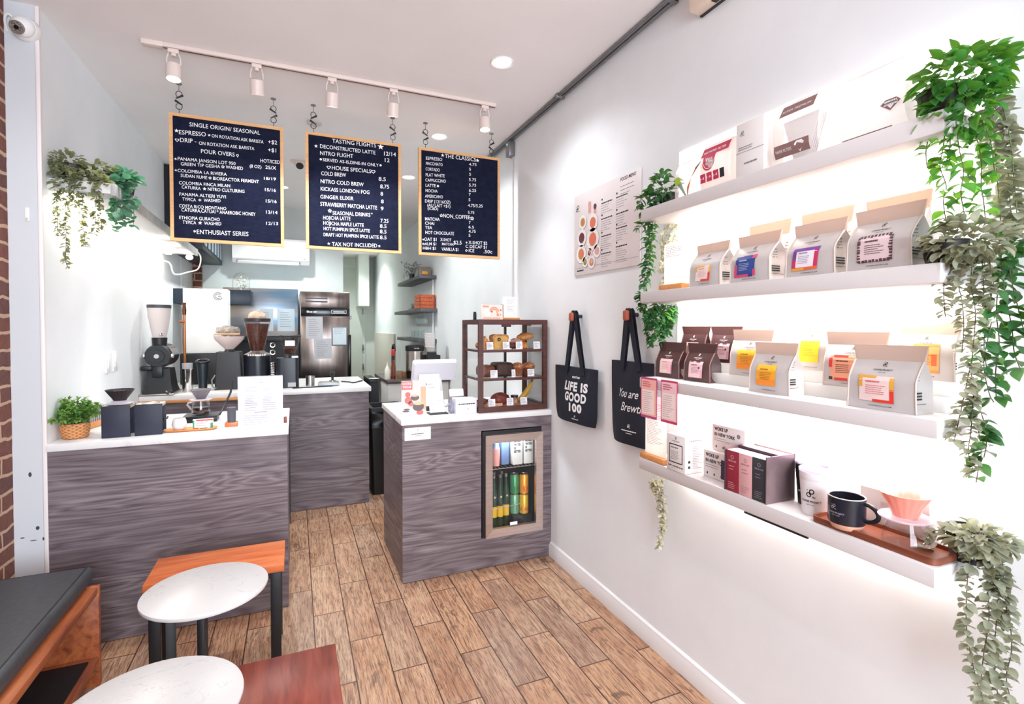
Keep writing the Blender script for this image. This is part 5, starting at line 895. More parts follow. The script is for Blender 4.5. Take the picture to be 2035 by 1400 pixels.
LBL = [(.085, 2, 'in front of the scone'), (.195, 2, 'in front of the toast bread'), (.285, 2, 'in front of the filled roll'), (.410, 2, 'in front of the croissant'), (.112, 1, 'in front of the brown loaf'), (.246, 1, 'between chocolate loaf and muffin'), (.368, 1, 'in front of the right muffin'), (.098, 0, 'in front of the small cookie'), (.222, 0, 'right of the glazed bread'), (.318, 0, 'in front of the bananas')]
for x, lv, tx in LBL:
    w = .046 if x != .246 else .026; o = thing('price_label', 'small white price label %s, %s level' % (tx, ('bottom', 'middle', 'top')[lv]), 'label', (CX0+x, CY0+.03, CZ0+LV[lv]+.0008), 0, 'price labels in the pastry case', rot=(-.12, 0, R.uniform(-.1, .1)))
    m = MB(); m.box(-w/2, w/2, -.0006, .0006, 0, .048).box(-w/2, w/2, -.0006, .016, 0, .001); m.build('card', PAPER, o)
    m = MB(); m.lines(front(0, -.001, 0), -w*.4, w*.4, .040, .012, 5, .003, mn=.5); m.build('print', mat('label_grey_ink', '7A7A8C', .7), o, smooth=False, recalc=False)
# on top of the case
PRM = [mat('peach_print', 'F6D6C8', .5), mat('coral_print', 'E8927A', .5), mat('cream_print', 'F6E8DA', .5), mat('rose_print', 'D9605A', .5)]
o = thing('promo_card', 'peach picture card standing on top of the pastry case', 'card', (1.153, 3.03, CZ1+.004), rot=(-.1, 0, 0)); MB().box(-.072, .072, -.0015, .0015, 0, .094).build('card', PRM[0], o)
m = MB(); f = front(0, -.002, 0); m.mi = 1; m.annulus(f, .015, .045, .026, .036, 24, .2, PI*.95); m.annulus(f, .015, .045, .016, .024, 24, -.3, PI); m.rect(f, -.062, .076, -.02, .088); m.mi = 2; m.disc(f, -.03, .045, .024, 20); m.mi = 3; m.disc(f, .0, .05, .006); m.disc(f, .06, .06, .006); m.disc(f, .058, .03, .004); m.mi = 1; m.lines(f, -.06, .06, .009, .009, 1, .007, mn=.95); m.disc(f, .04, .03, .01); m.build('print', PRM, o, smooth=False, recalc=False)
o = thing('small_bottle', 'small black bottle on top of the pastry case, left of the peach card', 'bottle', (1.085, 3.17, CZ1+.0035)); MB().lathe([(.010, 0), (.011, .003), (.011, .040), (.009, .043), (.009, .052), (.001, .053)], n=16).build('bottle', BLACK, o)
o = thing('order_card', 'white text card in a wooden foot on top of the pastry case', 'sign', (1.33, 3.17, CZ1+.0035)); MB().box(-.06, .07, -.018, .018, 0, .016, .003).build('wooden_foot', OAKO, o); MB().box(-.05, .055, -.001, .001, .008, .155).build('card', PAPER, o); m = MB(); f = front(0, -.0014, 0); m.lines(f, -.02, .045, .14, .06, 9, .002, mn=.5); m.logo(f, .04, .04, .01); m.build('print', INKG, o, smooth=False, recalc=False)
MB().box(-.064, -.045, -.012, .0, .016, .105, .003).build('clip_strip', mat('card_taupe', 'B7A098', .6), o)

# ------------------------------------------------------------------ register and things on the right counter
Z = .9555
POSW = mat('register_white', 'DDDBE2', .35)
t = thing('register', 'white tablet cash register with its back towards the customer', 'cash register', (.862, 3.36, Z))
m = MB(); m.M = Matrix.Translation((0, -.005, .20)) @ Matrix.Rotation(-.42, 4, 'X'); m.loft([V3(rrect(-.165, .165, -.105, .115, .02), .0)]+[V3(rrect(-.165+.03*k, .165-.03*k, -.105+.02*k, .115-.02*k, .02), -.028*k) for k in (1,)]) if 0 else None
rg = []
for (g, y) in ((0, .006), (.0, .0), (.035, -.03)): rg.append([Vector((x*(1-g*2.), y, z)) for x, z in rrect(-.152, .152, -.07+g, .085-g*.3, .018)])
m.M = Matrix.Translation((0, 0, .235)) @ Matrix.Rotation(.38, 4, 'X'); m.loft(rg); m.build('screen_back', POSW, t, angle=30)
m = MB(); m.M = Matrix.Translation((0, 0, .235)) @ Matrix.Rotation(.38, 4, 'X'); m.rect(lambda x, z: Vector((x, .0065, z)), -.14, -.06, .14, .075); m.build('screen', BLACKG, t)
m = MB(); m.loft([[Vector((x, y, z)) for x, y in ((-.06, -.03), (.06, -.03), (.06, .05), (-.06, .05))] for z in (0.012,)]+[[Vector((x, y+.02, .20)) for x, y in ((-.045, -.03), (.045, -.03), (.045, .02), (-.045, .02))]]); m.build('stand', POSW, t); MB().box(-.085, .085, -.07, .10, 0, .012, .004).build('foot', POSW, t)
o = thing('sign_holder', 'white logo notice leaning on the front of the register', 'sign', (.80, 3.265, Z)); 
m = MB(); m.M = Matrix.Rotation(-.16, 4, 'X'); m.box(-.055, .08, -.001, .001, 0, .225); m.build('card', PAPER, o); m = MB(); m.M = Matrix.Rotation(-.16, 4, 'X'); f = front(0, -.0015, 0); m.rect(f, -.02, .15, -.008, .166); m.lines(f, .0, .05, .158, .135, 2, .003); m.build('print', INK, o, smooth=False, recalc=False)
o = thing('reader_stack', 'white stack of papers on the payment stand in front of the register', 'papers', (.82, 3.17, Z)); m = MB(); m.M = Matrix.Rotation(-.25, 4, 'X'); m.box(-.055, .055, .0, .012, .03, .125); m.build('paper', PAPER, o)
m = MB(); m.M = Matrix.Rotation(-.25, 4, 'X'); m.lines(front(0, -.0008, 0), -.045, .05, .115, .045, 5, .0025, mn=.8); m.build('print', mat('blue_grey_ink', 'A8AEC8', .7), o, smooth=False, recalc=False); MB().box(-.06, .06, -.005, .05, 0, .03, .004).build('stand', DARK, o)
o = thing('card_reader', 'white card reader on a dark dock at the counter front', 'card reader', (.80, 3.045, Z)); MB().box(-.055, .062, -.03, .05, 0, .006, .002).build('dock', DARK, o); m = MB(); m.M = Matrix.Translation((0, 0, .0075)) @ Matrix.Rotation(-.5, 4, 'X'); m.box(-.046, .05, -.006, .006, .0, .058, .005); m.build('reader', WHITEP, o); MB().box(-.04, .04, .005, .04, .006, .018).build('battery', WHITEP, o)
o = thing('card_reader', 'second white card reader standing behind the white box', 'card reader', (.952, 3.13, Z)); m = MB(); m.M = Matrix.Translation((0, 0, .088)) @ Matrix.Rotation(-.35, 4, 'X'); m.box(-.05, .045, -.006, .006, 0, .05, .005); m.build('reader', WHITEP, o); MB().box(-.05, .06, -.03, .04, 0, .088, .006).build('dock', GREYM, o)
o = thing('printed_box', 'white box with a line of print beside the pastry case', 'box', (.968, 3.005, Z)); MB().box(-.068, .066, -.02, .07, 0, .092, .002).build('box', mat('box_lilac', 'E2DFE8', .5), o); m = MB(); f = front(0, -.0206, 0); m.lines(f, -.052, .056, .06, .06, 1, .006, mn=.98); m.logo(f, .01, .028, .01); m.build('print', INK, o, smooth=False, recalc=False)
o = thing('plastic_wrap', 'crumpled clear bag between the readers and the white box', 'bag', (.885, 3.035, Z)); MB().sphere((0, 0, .038), .032, .6, .8, 1.2, 14, 10, .006, random.Random(4)).build('film', clear('wrap', 'E6E6F0', 1., .08, haze=('C8C8D8', .35)), o)
o = thing('cookie_poster', 'coral and cream cookie poster in an acrylic holder on the right counter', 'poster', (.66, 3.06, Z)); MB().box(-.075, .072, -.002, .002, .004, .207).build('sheet', mat('poster_cream', 'F6DFCF', .5), o)
m = MB(); f = front(0, -.0026, 0); g = lambda x, y: f(x, y)+Vector((0, -.0006, 0)); k_ = lambda x, y: f(x, y)+Vector((0, -.0012, 0)); m.mi = 1; m.rect(f, -.075, .155, -.01, .205); m.mi = 0; m.text(g, 'COOKIE', -.07, .185, .014, width=.055, bold=.04); m.text(g, 'COLLAB', -.068, .165, .014, width=.05, bold=.04); m.mi = 2; m.rect(f, .04, .03, .072, .17)
for (x, y, rx, ry) in ((.005, .105, .026, .018), (.025, .05, .035, .027)): m.mi = 3; m.disc(g, x, y, rx, 20, ry); m.mi = 4; m.disc(k_, x, y+ry*.75, rx*.85, 18, ry*.4)
for (x, y, r) in ((-.038, .125, .016), (-.035, .09, .022), (-.02, .07, .016)): m.mi = 1; m.disc(g, x, y, r, 16)
m.mi = 3; m.disc(g, -.05, .025, .022, 14, .006); m.disc(g, -.045, .036, .02, 14, .005); m.mi = 5; m.disc(g, .035, .014, .022, 14, .014)
m.build('picture', [PAPER, mat('poster_coral', 'E2583E', .5), mat('poster_peach', 'F0B47E', .5), mat('poster_cocoa', '4A2A26', .5), mat('poster_butter', 'F0C690', .5), mat('poster_red', 'E8402E', .5)], o, smooth=False, recalc=False)
MB().box(-.078, .075, -.006, -.004, .0, .21).box(-.078, .075, .004, .006, 0, .21).box(-.06, .06, .006, .05, 0, .004).build('acrylic_holder', ACRYL, o)
# ------------------------------------------------------------------ left counter things
Z = .9555; NAV = mat('navy_board', '25283A', .55); BLKP = mat('matte_black_resin', '231C20', .45)
def pour_stand(loc, label, rz):
    t = thing('pour_over_stand', label, 'stand', loc, rz, 'dark pour-over stands'); w = .0565
    MB().box(-w, w, 0, .010, 0, .152, .0015).build('front_board', NAV, t); MB().box(-w, w, .10, .11, 0, .15, .0015).build('back_board', NAV, t); MB().box(-w, w, .010, .10, .138, .150).build('top_board', mat('board_edge_beige', 'CDB9A4', .5), t); MB().torus((0, .055, .1505), .036, .0025, n=28).build('ring', STEEL, t); MB().tube([(w+.001, .03, .07), (w+.012, .05, .07), (w+.012, .07, .075)], .004, 6).build('hook', BLACK, t); return t
pour_stand((-.7925, 2.985, Z), 'left dark navy pour-over stand, the one holding the black dripper', .02); pour_stand((-.663, 2.992, Z), 'right dark navy pour-over stand with an empty ring on top', .04)
hd = thing('dripper_holder', 'pale disc holder under the black dripper on the left stand', 'dripper holder', (-.79, 3.045, Z+.1535)); MB().lathe([(.028, 0), (.052, .002), (.054, .006), (.04, .010), (.03, .018)], n=36).build('disc', mat('frosted_disc', 'D3CBD6', .3), hd)
dk = thing('coffee_dripper', 'black ribbed coffee dripper on the left pour-over stand', 'dripper', (-.79, 3.045, Z+.172)); fl = lambda a, z: .05*abs(math.sin(10*a))*min(1, z/.02)
MB().lathe([(.026, 0), (.032, .012), (.046, .034), (.057, .052), (.055, .053), (.044, .034), (.028, .010), (.01, .006)], n=80, flute=fl, cap0=False, cap1=False).build('cone', BLKP, dk, angle=70)
rk = thing('filter_rack', 'grey ribbed filter papers in a light wooden rack behind the bush', 'rack', (-1.0, 3.33, Z), -.24); MB().box(-.03, .03, -.16, .16, 0, .03, .004).build('wooden_base', OAKO, rk); m = MB()
for k in range(17): m.box(-.02, .02, -.15+.0175*k, -.141+.0175*k, .03, .105)
m.build('papers', mat('rack_grey', 'A3A0A4', .6), rk)
tr = thing('serving_tray', 'small oval orange wooden tray with cup and card on left counter', 'tray', (-.50, 3.05, Z)); m = MB(); m.loft([V3(rrect(-.105, .115, -.032, .032, .03), 0), V3(rrect(-.115, .125, -.04, .04, .038), .008), V3(rrect(-.113, .123, -.038, .038, .037), .012), V3(rrect(-.104, .114, -.031, .031, .03), .006)]); m.build('tray', OAKO, tr)
o = thing('cup', 'small white rounded cup on the oval wooden tray', 'cup', (-.545, 3.05, Z+.0065)); MB().lathe([(.018, 0), (.026, .006), (.033, .025), (.031, .045), (.026, .06), (.0245, .06), (.029, .045), (.03, .025), (.02, .007), (.001, .006)], n=32).build('cup', mat('eggshell', 'E6DEDC', .5), o)
o = thing('menu_tile', 'small white card with red and green corners on the wooden tray', 'card', (-.44, 3.05, Z+.0065)); MB().box(-.045, .045, -.01, .01, 0, .048).build('card', PAPER, o); m = MB(); f = front(0, -.0106, 0); m.mi = 0; m.rect(f, -.03, .04, .045, .048); m.rect(f, -.045, 0, -.02, .006); m.mi = 1; m.rect(f, -.045, .006, -.038, .044); m.rect(f, .034, .0, .045, .028); m.rect(f, -.015, 0, .02, .004); m.mi = 2; m.lines(f, -.03, .03, .026, .016, 2, .003); m.disc(f, -.005, .034, .003); m.disc(f, .018, .036, .003); m.build('print', [mat('card_red', 'E0525A', .5), mat('card_green', '2E9A6A', .5), mat('card_pink_ink', 'C99A9A', .6)], o, smooth=False, recalc=False)
o = thing('coffee_scale', 'black slanted scale under the glass coffee server on left counter', 'scale', (-.487, 3.33, Z)); MB().box(-.075, .08, -.05, .06, 0, .030, .004).build('body', BLACK, o); MB().box(-.085, .085, -.055, .075, .0302, .036, .002).build('platform', DARK, o); MB().tube([(.08, .06, .02), (.10, .10, .06), (.13, .15, .14), (.135, .17, .2)], .006, 6).build('cable', BLACK, o)
o = thing('coffee_server', 'glass server half full of coffee on the scale at left counter', 'glass server', (-.49, 3.33, Z+.0365)); MB().lathe([(.040, .0005), (.044, .006), (.047, .03), (.042, .06), (.040, .078), (.046, .082), (.044, .083), (.038, .078), (.040, .06), (.045, .03), (.042, .007), (.038, .003)], n=36).build('glass_body', GLASS, o); MB().lathe([(.001, .0045), (.0405, .0075), (.0435, .03), (.0425, .042), (.001, .042)], n=32, cap0=False, cap1=False).build('coffee', mat('black_coffee', '2B0D0E', .15), o); MB().tube([(-.04, 0, .074), (-.062, 0, .07), (-.066, 0, .058), (-.046, 0, .03)], .005, 8).build('handle', clear('glass_handle'), o)
o2 = thing('dripper_holder', 'pale disc holder on the glass server with coffee', 'dripper holder', (-.49, 3.33, Z+.1205)); MB().lathe([(.025, 0), (.055, .001), (.056, .004), (.03, .006)], n=36).build('disc', mat('frosted_disc'  , 'D3CBD6', .3), o2)
dg = thing('coffee_dripper', 'grey ribbed coffee dripper on the glass server with coffee', 'dripper', (-.49, 3.33, Z+.127)); MB().lathe([(.022, 0), (.030, .014), (.043, .040), (.050, .052), (.048, .053), (.041, .040), (.026, .012), (.01, .006)], n=80, flute=fl, cap0=False, cap1=False).build('cone', mat('grey_resin', '6A6468', .4), dg, angle=70)
o = thing('dark_canister', 'dark grey ridged canister on orange wooden block beside the menu stand', 'canister', (-.315, 3.10, Z)); MB().box(-.03, .03, -.03, .03, 0, .022, .002).build('wooden_block', WARMW, o); MB().lathe([(.020, .022), (.021, .08), (.023, .085), (.023, .10), (.001, .101)], n=20, flute=lambda a, z: .02*math.cos(16*a)).build('body', mat('canister_grey', '55565E', .5), o)
o = thing('menu_stand', 'white printed menu in a clear stand at the end of the left counter', 'menu', (-.168, 2.995, Z), .03); m = MB(); m.box(-.106, .106, -.001, .001, .004, .27); m.build('sheet', PAPER, o); MB().box(-.108, .108, -.004, -.002, 0, .274).box(-.108, .108, .002, .004, 0, .274).box(-.108, .108, .004, .07, 0, .003).build('acrylic_holder', ACRYL, o)
m = MB(); f = front(0, -.0014, 0); m.mi = 0; m.logo(f, 0, .252, .012); m.mi = 1; m.lines(f, -.018, .02, .238, .238, 1, .003, mn=.95)
for x0, x1 in ((-.075, -.01), (.01, .075)):
    for y0, y1, n in ((.215, .195, 3), (.175, .13, 6), (.12, .095, 3)): m.lines(f, x0, x1, y0, y1, n, .0022, mn=.5)
m.lines(f, -.03, .03, .082, .082, 1, .004, mn=.98); m.lines(f, -.08, .04, .065, .02, 5, .002, mn=.5); m.build('print', [INK, INKG], o, smooth=False, recalc=False)
o = thing('wooden_peg', 'small dark wooden block behind the right edge of the menu stand', 'block', (-.052, 3.10, Z)); MB().box(-.008, .008, -.012, .012, 0, .032, .002).build('block', REDW, o)
# wood-lined counter behind: items seen under the worktop
o = thing('snack_box', 'dark red packet on the ledge behind the left counter', 'packet', (-.70, 3.95, .80)); MB().box(-.05, .05, -.02, .02, 0, .06, .003).build('box', mat('oxblood', '5A1A1C', .5), o)
o2 = thing('note_card', 'pale label card beside the dark red packet behind the left counter', 'card', (-.60, 3.95, .80)); MB().box(-.045, .05, -.002, .002, 0, .075).build('card', mat('note_pink', 'C9B0B0', .6), o2)
bl = thing('ledge', 'dark shelf ledge behind the left counter', 'shelf', (-.53, 3.97, .78)); MB().box(-.505, .49, -.08, .44, 0, .0195).build('board', DARK, bl)
for s in (-.49, .475): MB().box(s, s+.015, .2, .43, -.78, 0).build('bracket', DARK, bl)

# ------------------------------------------------------------------ middle counter
Z = .9855; BL = BLACK
g = thing('bulk_grinder', 'large black bulk coffee grinder with frosted white hopper by the left wall', 'coffee grinder', (-.930, 4.58, Z))
m = MB(); m.loft([[Vector((x, y, z)) for x, y in ((-w, -d), (w, -d), (w, d), (-w, d))] for w, d, z in ((.098, .12, .012), (.085, .11, .05), (.07, .09, .19))]); m.build('base', BL, g); MB().box(-.115, .11, -.17, .14, 0, .012, .004).build('foot_tray', STEEL, g)
m = MB(); m.cyl((0, -.08, .285), (0, .16, .285), .088, n=32); m.build('motor', BLACKG, g); m = MB(); m.cyl((.0, -.115, .285), (0, -.081, .285), .078, .085, 32).cyl((0, -.135, .285), (0, -.115, .285), .045, n=24); m.build('burr_cover', BL, g); MB().cyl((0, -.145, .285), (0, -.136, .285), .016, n=16).build('dial_knob', STEEL, g)
for a in (.0, PI): MB().sphere((.088*math.cos(a), -.10, .285), .016, 1, .6, 1).build('wing_nut', CHROME, g)
MB().cyl((0, -.04, .35), (0, -.04, .42), .045, .05, 24).build('throat', BL, g); MB().box(-.032, .032, -.13, -.08, .13, .21, .004).build('spout', BL, g); MB().cyl((.02, -.095, .435), (.02, -.09, .45), .012).build('screw', CHROME, g); MB().box(-.10, -.03, -.14, -.10, .18, .215, .008).build('bag_clamp', BL, g)
MB().lathe([(.044, .421), (.058, .50), (.070, .58), (.075, .64), (.073, .64), (.056, .50), (.04, .423)], (0, -.04, 0), 32).build('hopper', clear('frosted_hopper', 'F4EEEC', .6, .2, haze=('EDE4E2', .55)), g); MB().lathe([(.077, .641), (.077, .665), (.001, .667)], (0, -.04, 0), 32).build('hopper_lid', mat('lid_grey', '3A3A3E', .45), g)
MB().tube([(.07, -.07, .02), (.085, -.13, .03), (.075, -.19, .02), (.06, -.2, .03)], .012, 8).build('chute_handle', CHROME, g)
o = thing('copper_pipe', 'thin copper pipe rising beside the bulk grinder', 'pipe', (-.845, 4.98, Z)); MB().cyl((0, 0, 0), (0, 0, .64), .010, n=12).build('pipe', mat('copper', 'A8683F', .35, .9), o); MB().lathe([(.014, .60), (.016, .64), (.012, .68), (.016, .70), (.001, .705)], n=14).build('fitting', mat('bronze', '5E3A2C', .4, .8), o); MB().tube([(0, -.012, .54), (-.03, -.03, .545)], .009, 8).build('valve', mat('bright_copper', 'C9794A', .35, .9), o)
o = thing('steel_pitcher', 'tall shiny steel cup beside the bulk grinder', 'cup', (-.765, 4.60, Z)); MB().lathe([(.032, 0), (.033, .003), (.038, .16), (.043, .178), (.041, .178), (.036, .16), (.03, .01), (.001, .008)], n=28).build('cup', CHROME, o); MB().cyl((0, 0, .012), (0, 0, .22), .03, .036, 18).build('inner_glass', clear('frosted_cup', 'F0F0F0', .6, .2, haze=('E4E4E8', .4)), o)
o = thing('cup_dispenser', 'black ribbed cup tube in front of the white dispenser', 'dispenser', (-.68, 4.72, Z)); MB().lathe([(.03, 0), (.033, .05), (.033, .06), (.036, .11), (.036, .12), (.04, .17), (.041, .21)], n=28, cap1=False).build('tube', mat('smoky_black', '2B333B', .25), o); MB().torus((0, 0, .225), .042, .010, Matrix.Rotation(.25, 4, 'X'), 28).build('rim', BL, o)
w = thing('cold_brew_dispenser', 'tall white upright dispenser with a round grey emblem behind the grinders', 'dispenser', (-.71, 5.16, Z)); MB().box(-.175, .165, 0, .19, .27, .835, .006).build('cabinet', mat('dispenser_white', 'F2F1EE', .35), w); MB().box(-.20, .20, -.02, .19, 0, .27, .01).build('base', BL, w)
m = MB(); f = front(.09, -.0008, .77); m.annulus(f, 0, 0, .028, .036, 24, .6, 2*PI-.6+.3); m.annulus(f, 0, 0, .016, .023, 20, .6, 2*PI-.6); m.rect(f, 0, -.004, .022, .004); m.build('emblem', INKG, w, smooth=False, recalc=False)
def hopper_grinder(loc, label):
    return thing('espresso_grinder', label, 'coffee grinder', loc, 0, 'black espresso grinders')
BEAN = noisy('coffee_beans', '3A1A14', '5E3024', 90, .4, bump=.8, lo=.4, hi=.6); HOP = clear('hopper_plastic', 'FBF6F4', .6, .05)
g = hopper_grinder((-.49, 4.72, Z), 'black tapered grinder with low wide clear hopper and bag on top')
m = MB(); m.loft([[Vector((x, y, z)) for x, y in rrect(-w_, w_, -.1, .1, .012)] for w_, z in ((.098, 0), (.096, .02), (.088, .295), (.084, .30))]); m.build('body', mat('soft_black', '29272A', .45), g); MB().cyl((0, -.0, .30), (0, 0, .318), .04, .03, 24).build('collar', BL, g)
MB().lathe([(.03, .318), (.07, .36), (.105, .40), (.112, .425), (.11, .425), (.10, .40), (.066, .362), (.025, .322)], n=36).build('hopper', clear('milky_hopper', 'F6EEEC', .6, .1, haze=('F0E6E4', .45)), g); MB().lathe([(.113, .4255), (.118, .43), (.113, .436), (.001, .44)], n=36).build('hopper_lid', HOP, g)
MB().tube([(-.09, -.09, .12), (-.115, -.10, .08), (-.11, -.1, .03), (-.085, -.1, .01)], .006, 6).build('cable', mat('silver_cable', '8E8A88', .35, .6), g)
o = thing('paper_bag', 'crumpled clear bag lying on the low grinder hopper', 'bag', (-.50, 4.73, Z+.437)); rnd = random.Random(9)
MB().sphere((0, 0, .032), .09, 1, .7, .42, 22, 12, .010, rnd).build('film', clear('crinkled_bag', 'F2ECE6', 1., .1, haze=('D8CFC8', .3)), o); m = MB()
for k in range(9): m.box(-.07+.016*k, -.058+.016*k, -.03+.01*(k % 3), .02, .012, .03+.012*(k % 3))
m.build('contents', noisy('bag_contents', '4A4038', 'C9B8A0', 60, .6), o); MB().tube([(-.09+.18*k/12, -.055+.006*math.sin(k), .006) for k in range(13)], .006, 6).build('folded_edge', mat('kraft_fold', 'D9B48A', .6), o)
g = hopper_grinder((-.285, 4.70, Z), 'tallest black grinder with a conical hopper full of coffee beans')
m = MB(); m.cyl((0, 0, .0), (0, 0, .265), .100, n=40); m.build('body', mat('deep_navy_black', '1A1D28', .3), g); m = MB(); m.lathe([(.101, .265), (.101, .275), (.06, .295), (.05, .305)], n=40); m.build('collar', STEEL, g)
MB().lathe([(.052, .306), (.062, .36), (.092, .51), (.098, .545), (.096, .545), (.089, .51), (.06, .36), (.05, .308)], n=40).build('hopper', HOP, g); MB().lathe([(.001, .31), (.048, .31), (.058, .36), (.086, .505), (.09, .525), (.001, .53)], n=36, cap0=False, cap1=False).build('beans', BEAN, g); MB().lathe([(.100, .545), (.101, .57), (.09, .572), (.001, .572)], n=40).build('hopper_rim', mat('rim_brown', '2B201F', .4), g)
m = MB()
for k in range(8): m.cyl((-.06+.017*k, -.101, .268), (-.06+.017*k, -.104, .28), .005, n=8)
m.build('dial_marks', WHITEP, g)
for z in (.33, .27): MB().torus((.115, -.02, z+.02), .018, .005, Matrix.Rotation(PI/2, 4, 'X')).build('handle_ring', CHROME, g)
o = thing('filter_mound', 'folded beige cloth heaped on top of the tall bean hopper', 'cloth', (-.285, 4.70, Z+.573)); MB().sphere((0, 0, .012), .07, 1, 1, .62, 20, 10, .006, random.Random(3)).build('cloth', noisy('beige_cloth', 'C9A890', 'E6CDB8', 30, .8), o)
g = hopper_grinder((-.055, 4.64, Z), 'black grinder with small labelled hopper beside the menu stand')
m = MB(); m.loft([[Vector((x, y, z)) for x, y in rrect(-.084, .084, -.09, .09, .03)] for z in (0, .245)]); m.build('body', mat('deep_navy_black', '1A1D28', .3), g); MB().cyl((.02, 0, .245), (.02, 0, .275), .055, .04, 24).build('collar', BL, g); MB().lathe([(.036, .276), (.06, .34), (.075, .42), (.073, .42), (.058, .34), (.034, .278)], (.02, 0, 0), 30).build('hopper', HOP, g); MB().lathe([(.001, .278), (.034, .28), (.052, .325), (.001, .33)], (.02, 0, 0), 26, cap0=False, cap1=False).build('beans', BEAN, g); MB().box(-.065, .105, -.07, .07, .42, .432, .006).build('hopper_lid', BL, g)
MB().box(-.02, .055, -.078, -.075, .345, .39).build('label', PAPER, g); MB().box(.0, .06, -.094, -.0905, .01, .045).build('barcode', mat('barcode_grey', 'B8B8BC', .5), g); MB().box(.03, .08, -.092, -.05, .246, .262, .003).build('buttons', WHITEP, g)
o = thing('portafilter', 'chrome spring and portafilter parts between two black grinders', 'portafilter', (-.165, 4.60, Z)); m = MB()
for k in range(9): m.torus((0, 0, .06+.018*k), .018, .008, n=14, k=6)
m.build('coil', CHROME, o); MB().cyl((0, 0, 0), (0, 0, .055), .03, .022, 18).build('base', CHROME, o)
# right part of the middle counter
o = thing('knock_tin', 'small steel tin on the middle counter in front of the tall fridge', 'tin', (.118, 4.66, Z)); MB().lathe([(.036, 0), (.036, .085), (.034, .085), (.034, .004), (.001, .004)], n=24).build('tin', STEEL, o)
o = thing('scale', 'flat silver scale on the middle counter', 'scale', (.262, 4.60, Z), -.05); MB().box(-.085, .085, -.06, .06, .006, .03, .006).build('body', mat('scale_silver', 'A9B2B8', .35, .3), o); MB().box(-.075, .08, -.05, .055, .0302, .036, .003).build('platform', STEEL, o); MB().box(-.07, .07, -.05, .05, 0, .006).build('feet', DARK, o)
o = thing('tamper', 'black-handled tamper standing on the silver scale', 'tamper', (.295, 4.62, Z+.0365)); MB().lathe([(.028, 0), (.028, .008), (.012, .012)], n=20).build('base', CHROME, o); MB().lathe([(.010, .0125), (.010, .03), (.02, .07), (.022, .078), (.001, .08)], n=18).build('handle', BL, o)
o = thing('power_cable', 'black cable snaking over the middle counter worktop', 'cable', (.03, 4.52, Z)); MB().tube([(-.05, -.03, .005), (.05, -.02, .005), (.15, .0, .005), (.26, .01, .005)], .005, 6).build('cable', BL, o)
o = thing('power_cable', 'second black cable curling at the right end of the middle worktop', 'cable', (.45, 4.75, Z)); MB().tube([(-.06, .12, .005), (.0, .05, .005), (.02, -.02, .005), (.05, .0, .005), (.09, .08, .005), (.12, .12, .005)], .006, 6).build('cable', BL, o)
b = thing('waste_bin', 'tall black rubbish bin between the middle and right counters', 'bin', (.75, 4.74, 0)); m = MB(); m.loft([V3(rrect(-w_, w_, -w_*1.15, w_*1.15, .02), z) for w_, z in ((.125, .0), (.148, .74))], cap1=False); m.build('body', mat('bin_black', '121214', .4), b)
m = MB(); R_ = [V3(rrect(-.152, .152, -.175, .175, .02), z) for z in (.741, .775)]+[V3(rrect(-.12, .12, -.14, .14, .02), z) for z in (.775, .70)]; m.loft(R_, cap0=False); m.build('lid', DARK, b); m = MB(); rnd = random.Random(2)
m.loft([[Vector((x*(1+rnd.uniform(.0, .05)), y*(1+rnd.uniform(.0, .05)), z)) for x, y in rrect(-.150, .150, -.172, .172, .02)] for z in (.60, .64, .68, .72, .742)], cap0=False, cap1=False); m.build('liner', BLACKG, b)
# ------------------------------------------------------------------ the back of the shop
f_ = thing('upright_fridge', 'tall narrow stainless steel fridge with black control strip and notices', 'fridge', (.31, 5.9, 0))
ST2 = noisy('pinkish_stainless', '6E625E', 'B8A9A2', 2.2, .26, (3, 3, .4), .95); ST3 = noisy('painted_reflection_steel', '5F86A4', 'C9AE96', 1.3, .3, (.4, .4, 3.2), .75, lo=.35, hi=.65)  # blue and tan reflections painted into the steel cabinet's base colour
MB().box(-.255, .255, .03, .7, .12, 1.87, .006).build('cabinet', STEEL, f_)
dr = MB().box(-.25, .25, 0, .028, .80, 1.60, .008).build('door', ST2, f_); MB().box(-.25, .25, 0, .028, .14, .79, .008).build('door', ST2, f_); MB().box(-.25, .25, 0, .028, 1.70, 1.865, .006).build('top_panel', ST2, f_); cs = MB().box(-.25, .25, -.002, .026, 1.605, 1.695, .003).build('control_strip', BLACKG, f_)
m = MB(); f = front(0, -.0026, 0); m.text(f, 'Blue air', -.19, 1.64, .022, bold=.03); m.annulus(f, .13, 1.65, .045, .048, 4, PI/4, 2*PI+PI/4) if 0 else None
for a in ((.06, 1.632, .215, 1.635), (.06, 1.668, .215, 1.671), (.06, 1.632, .063, 1.671), (.212, 1.632, .215, 1.671)): m.rect(f, *a)
m.lines(f, .08, .2, 1.65, 1.65, 1, .012, mn=.9); m.build('control_print', WINK, cs, smooth=False, recalc=False)
m = MB(); f = front(0, -.001, 0); m.rect(f, -.2, 1.785, .02, 1.80); m.rect(f, -.2, 1.75, .02, 1.77); m.build('badge', mat('badge_brown', '4A4044', .4), f_, smooth=False)
NOT = mat('notice_blue', 'C6D2D8', .6); NOF = mat('notice_frame', '6A7074', .5)
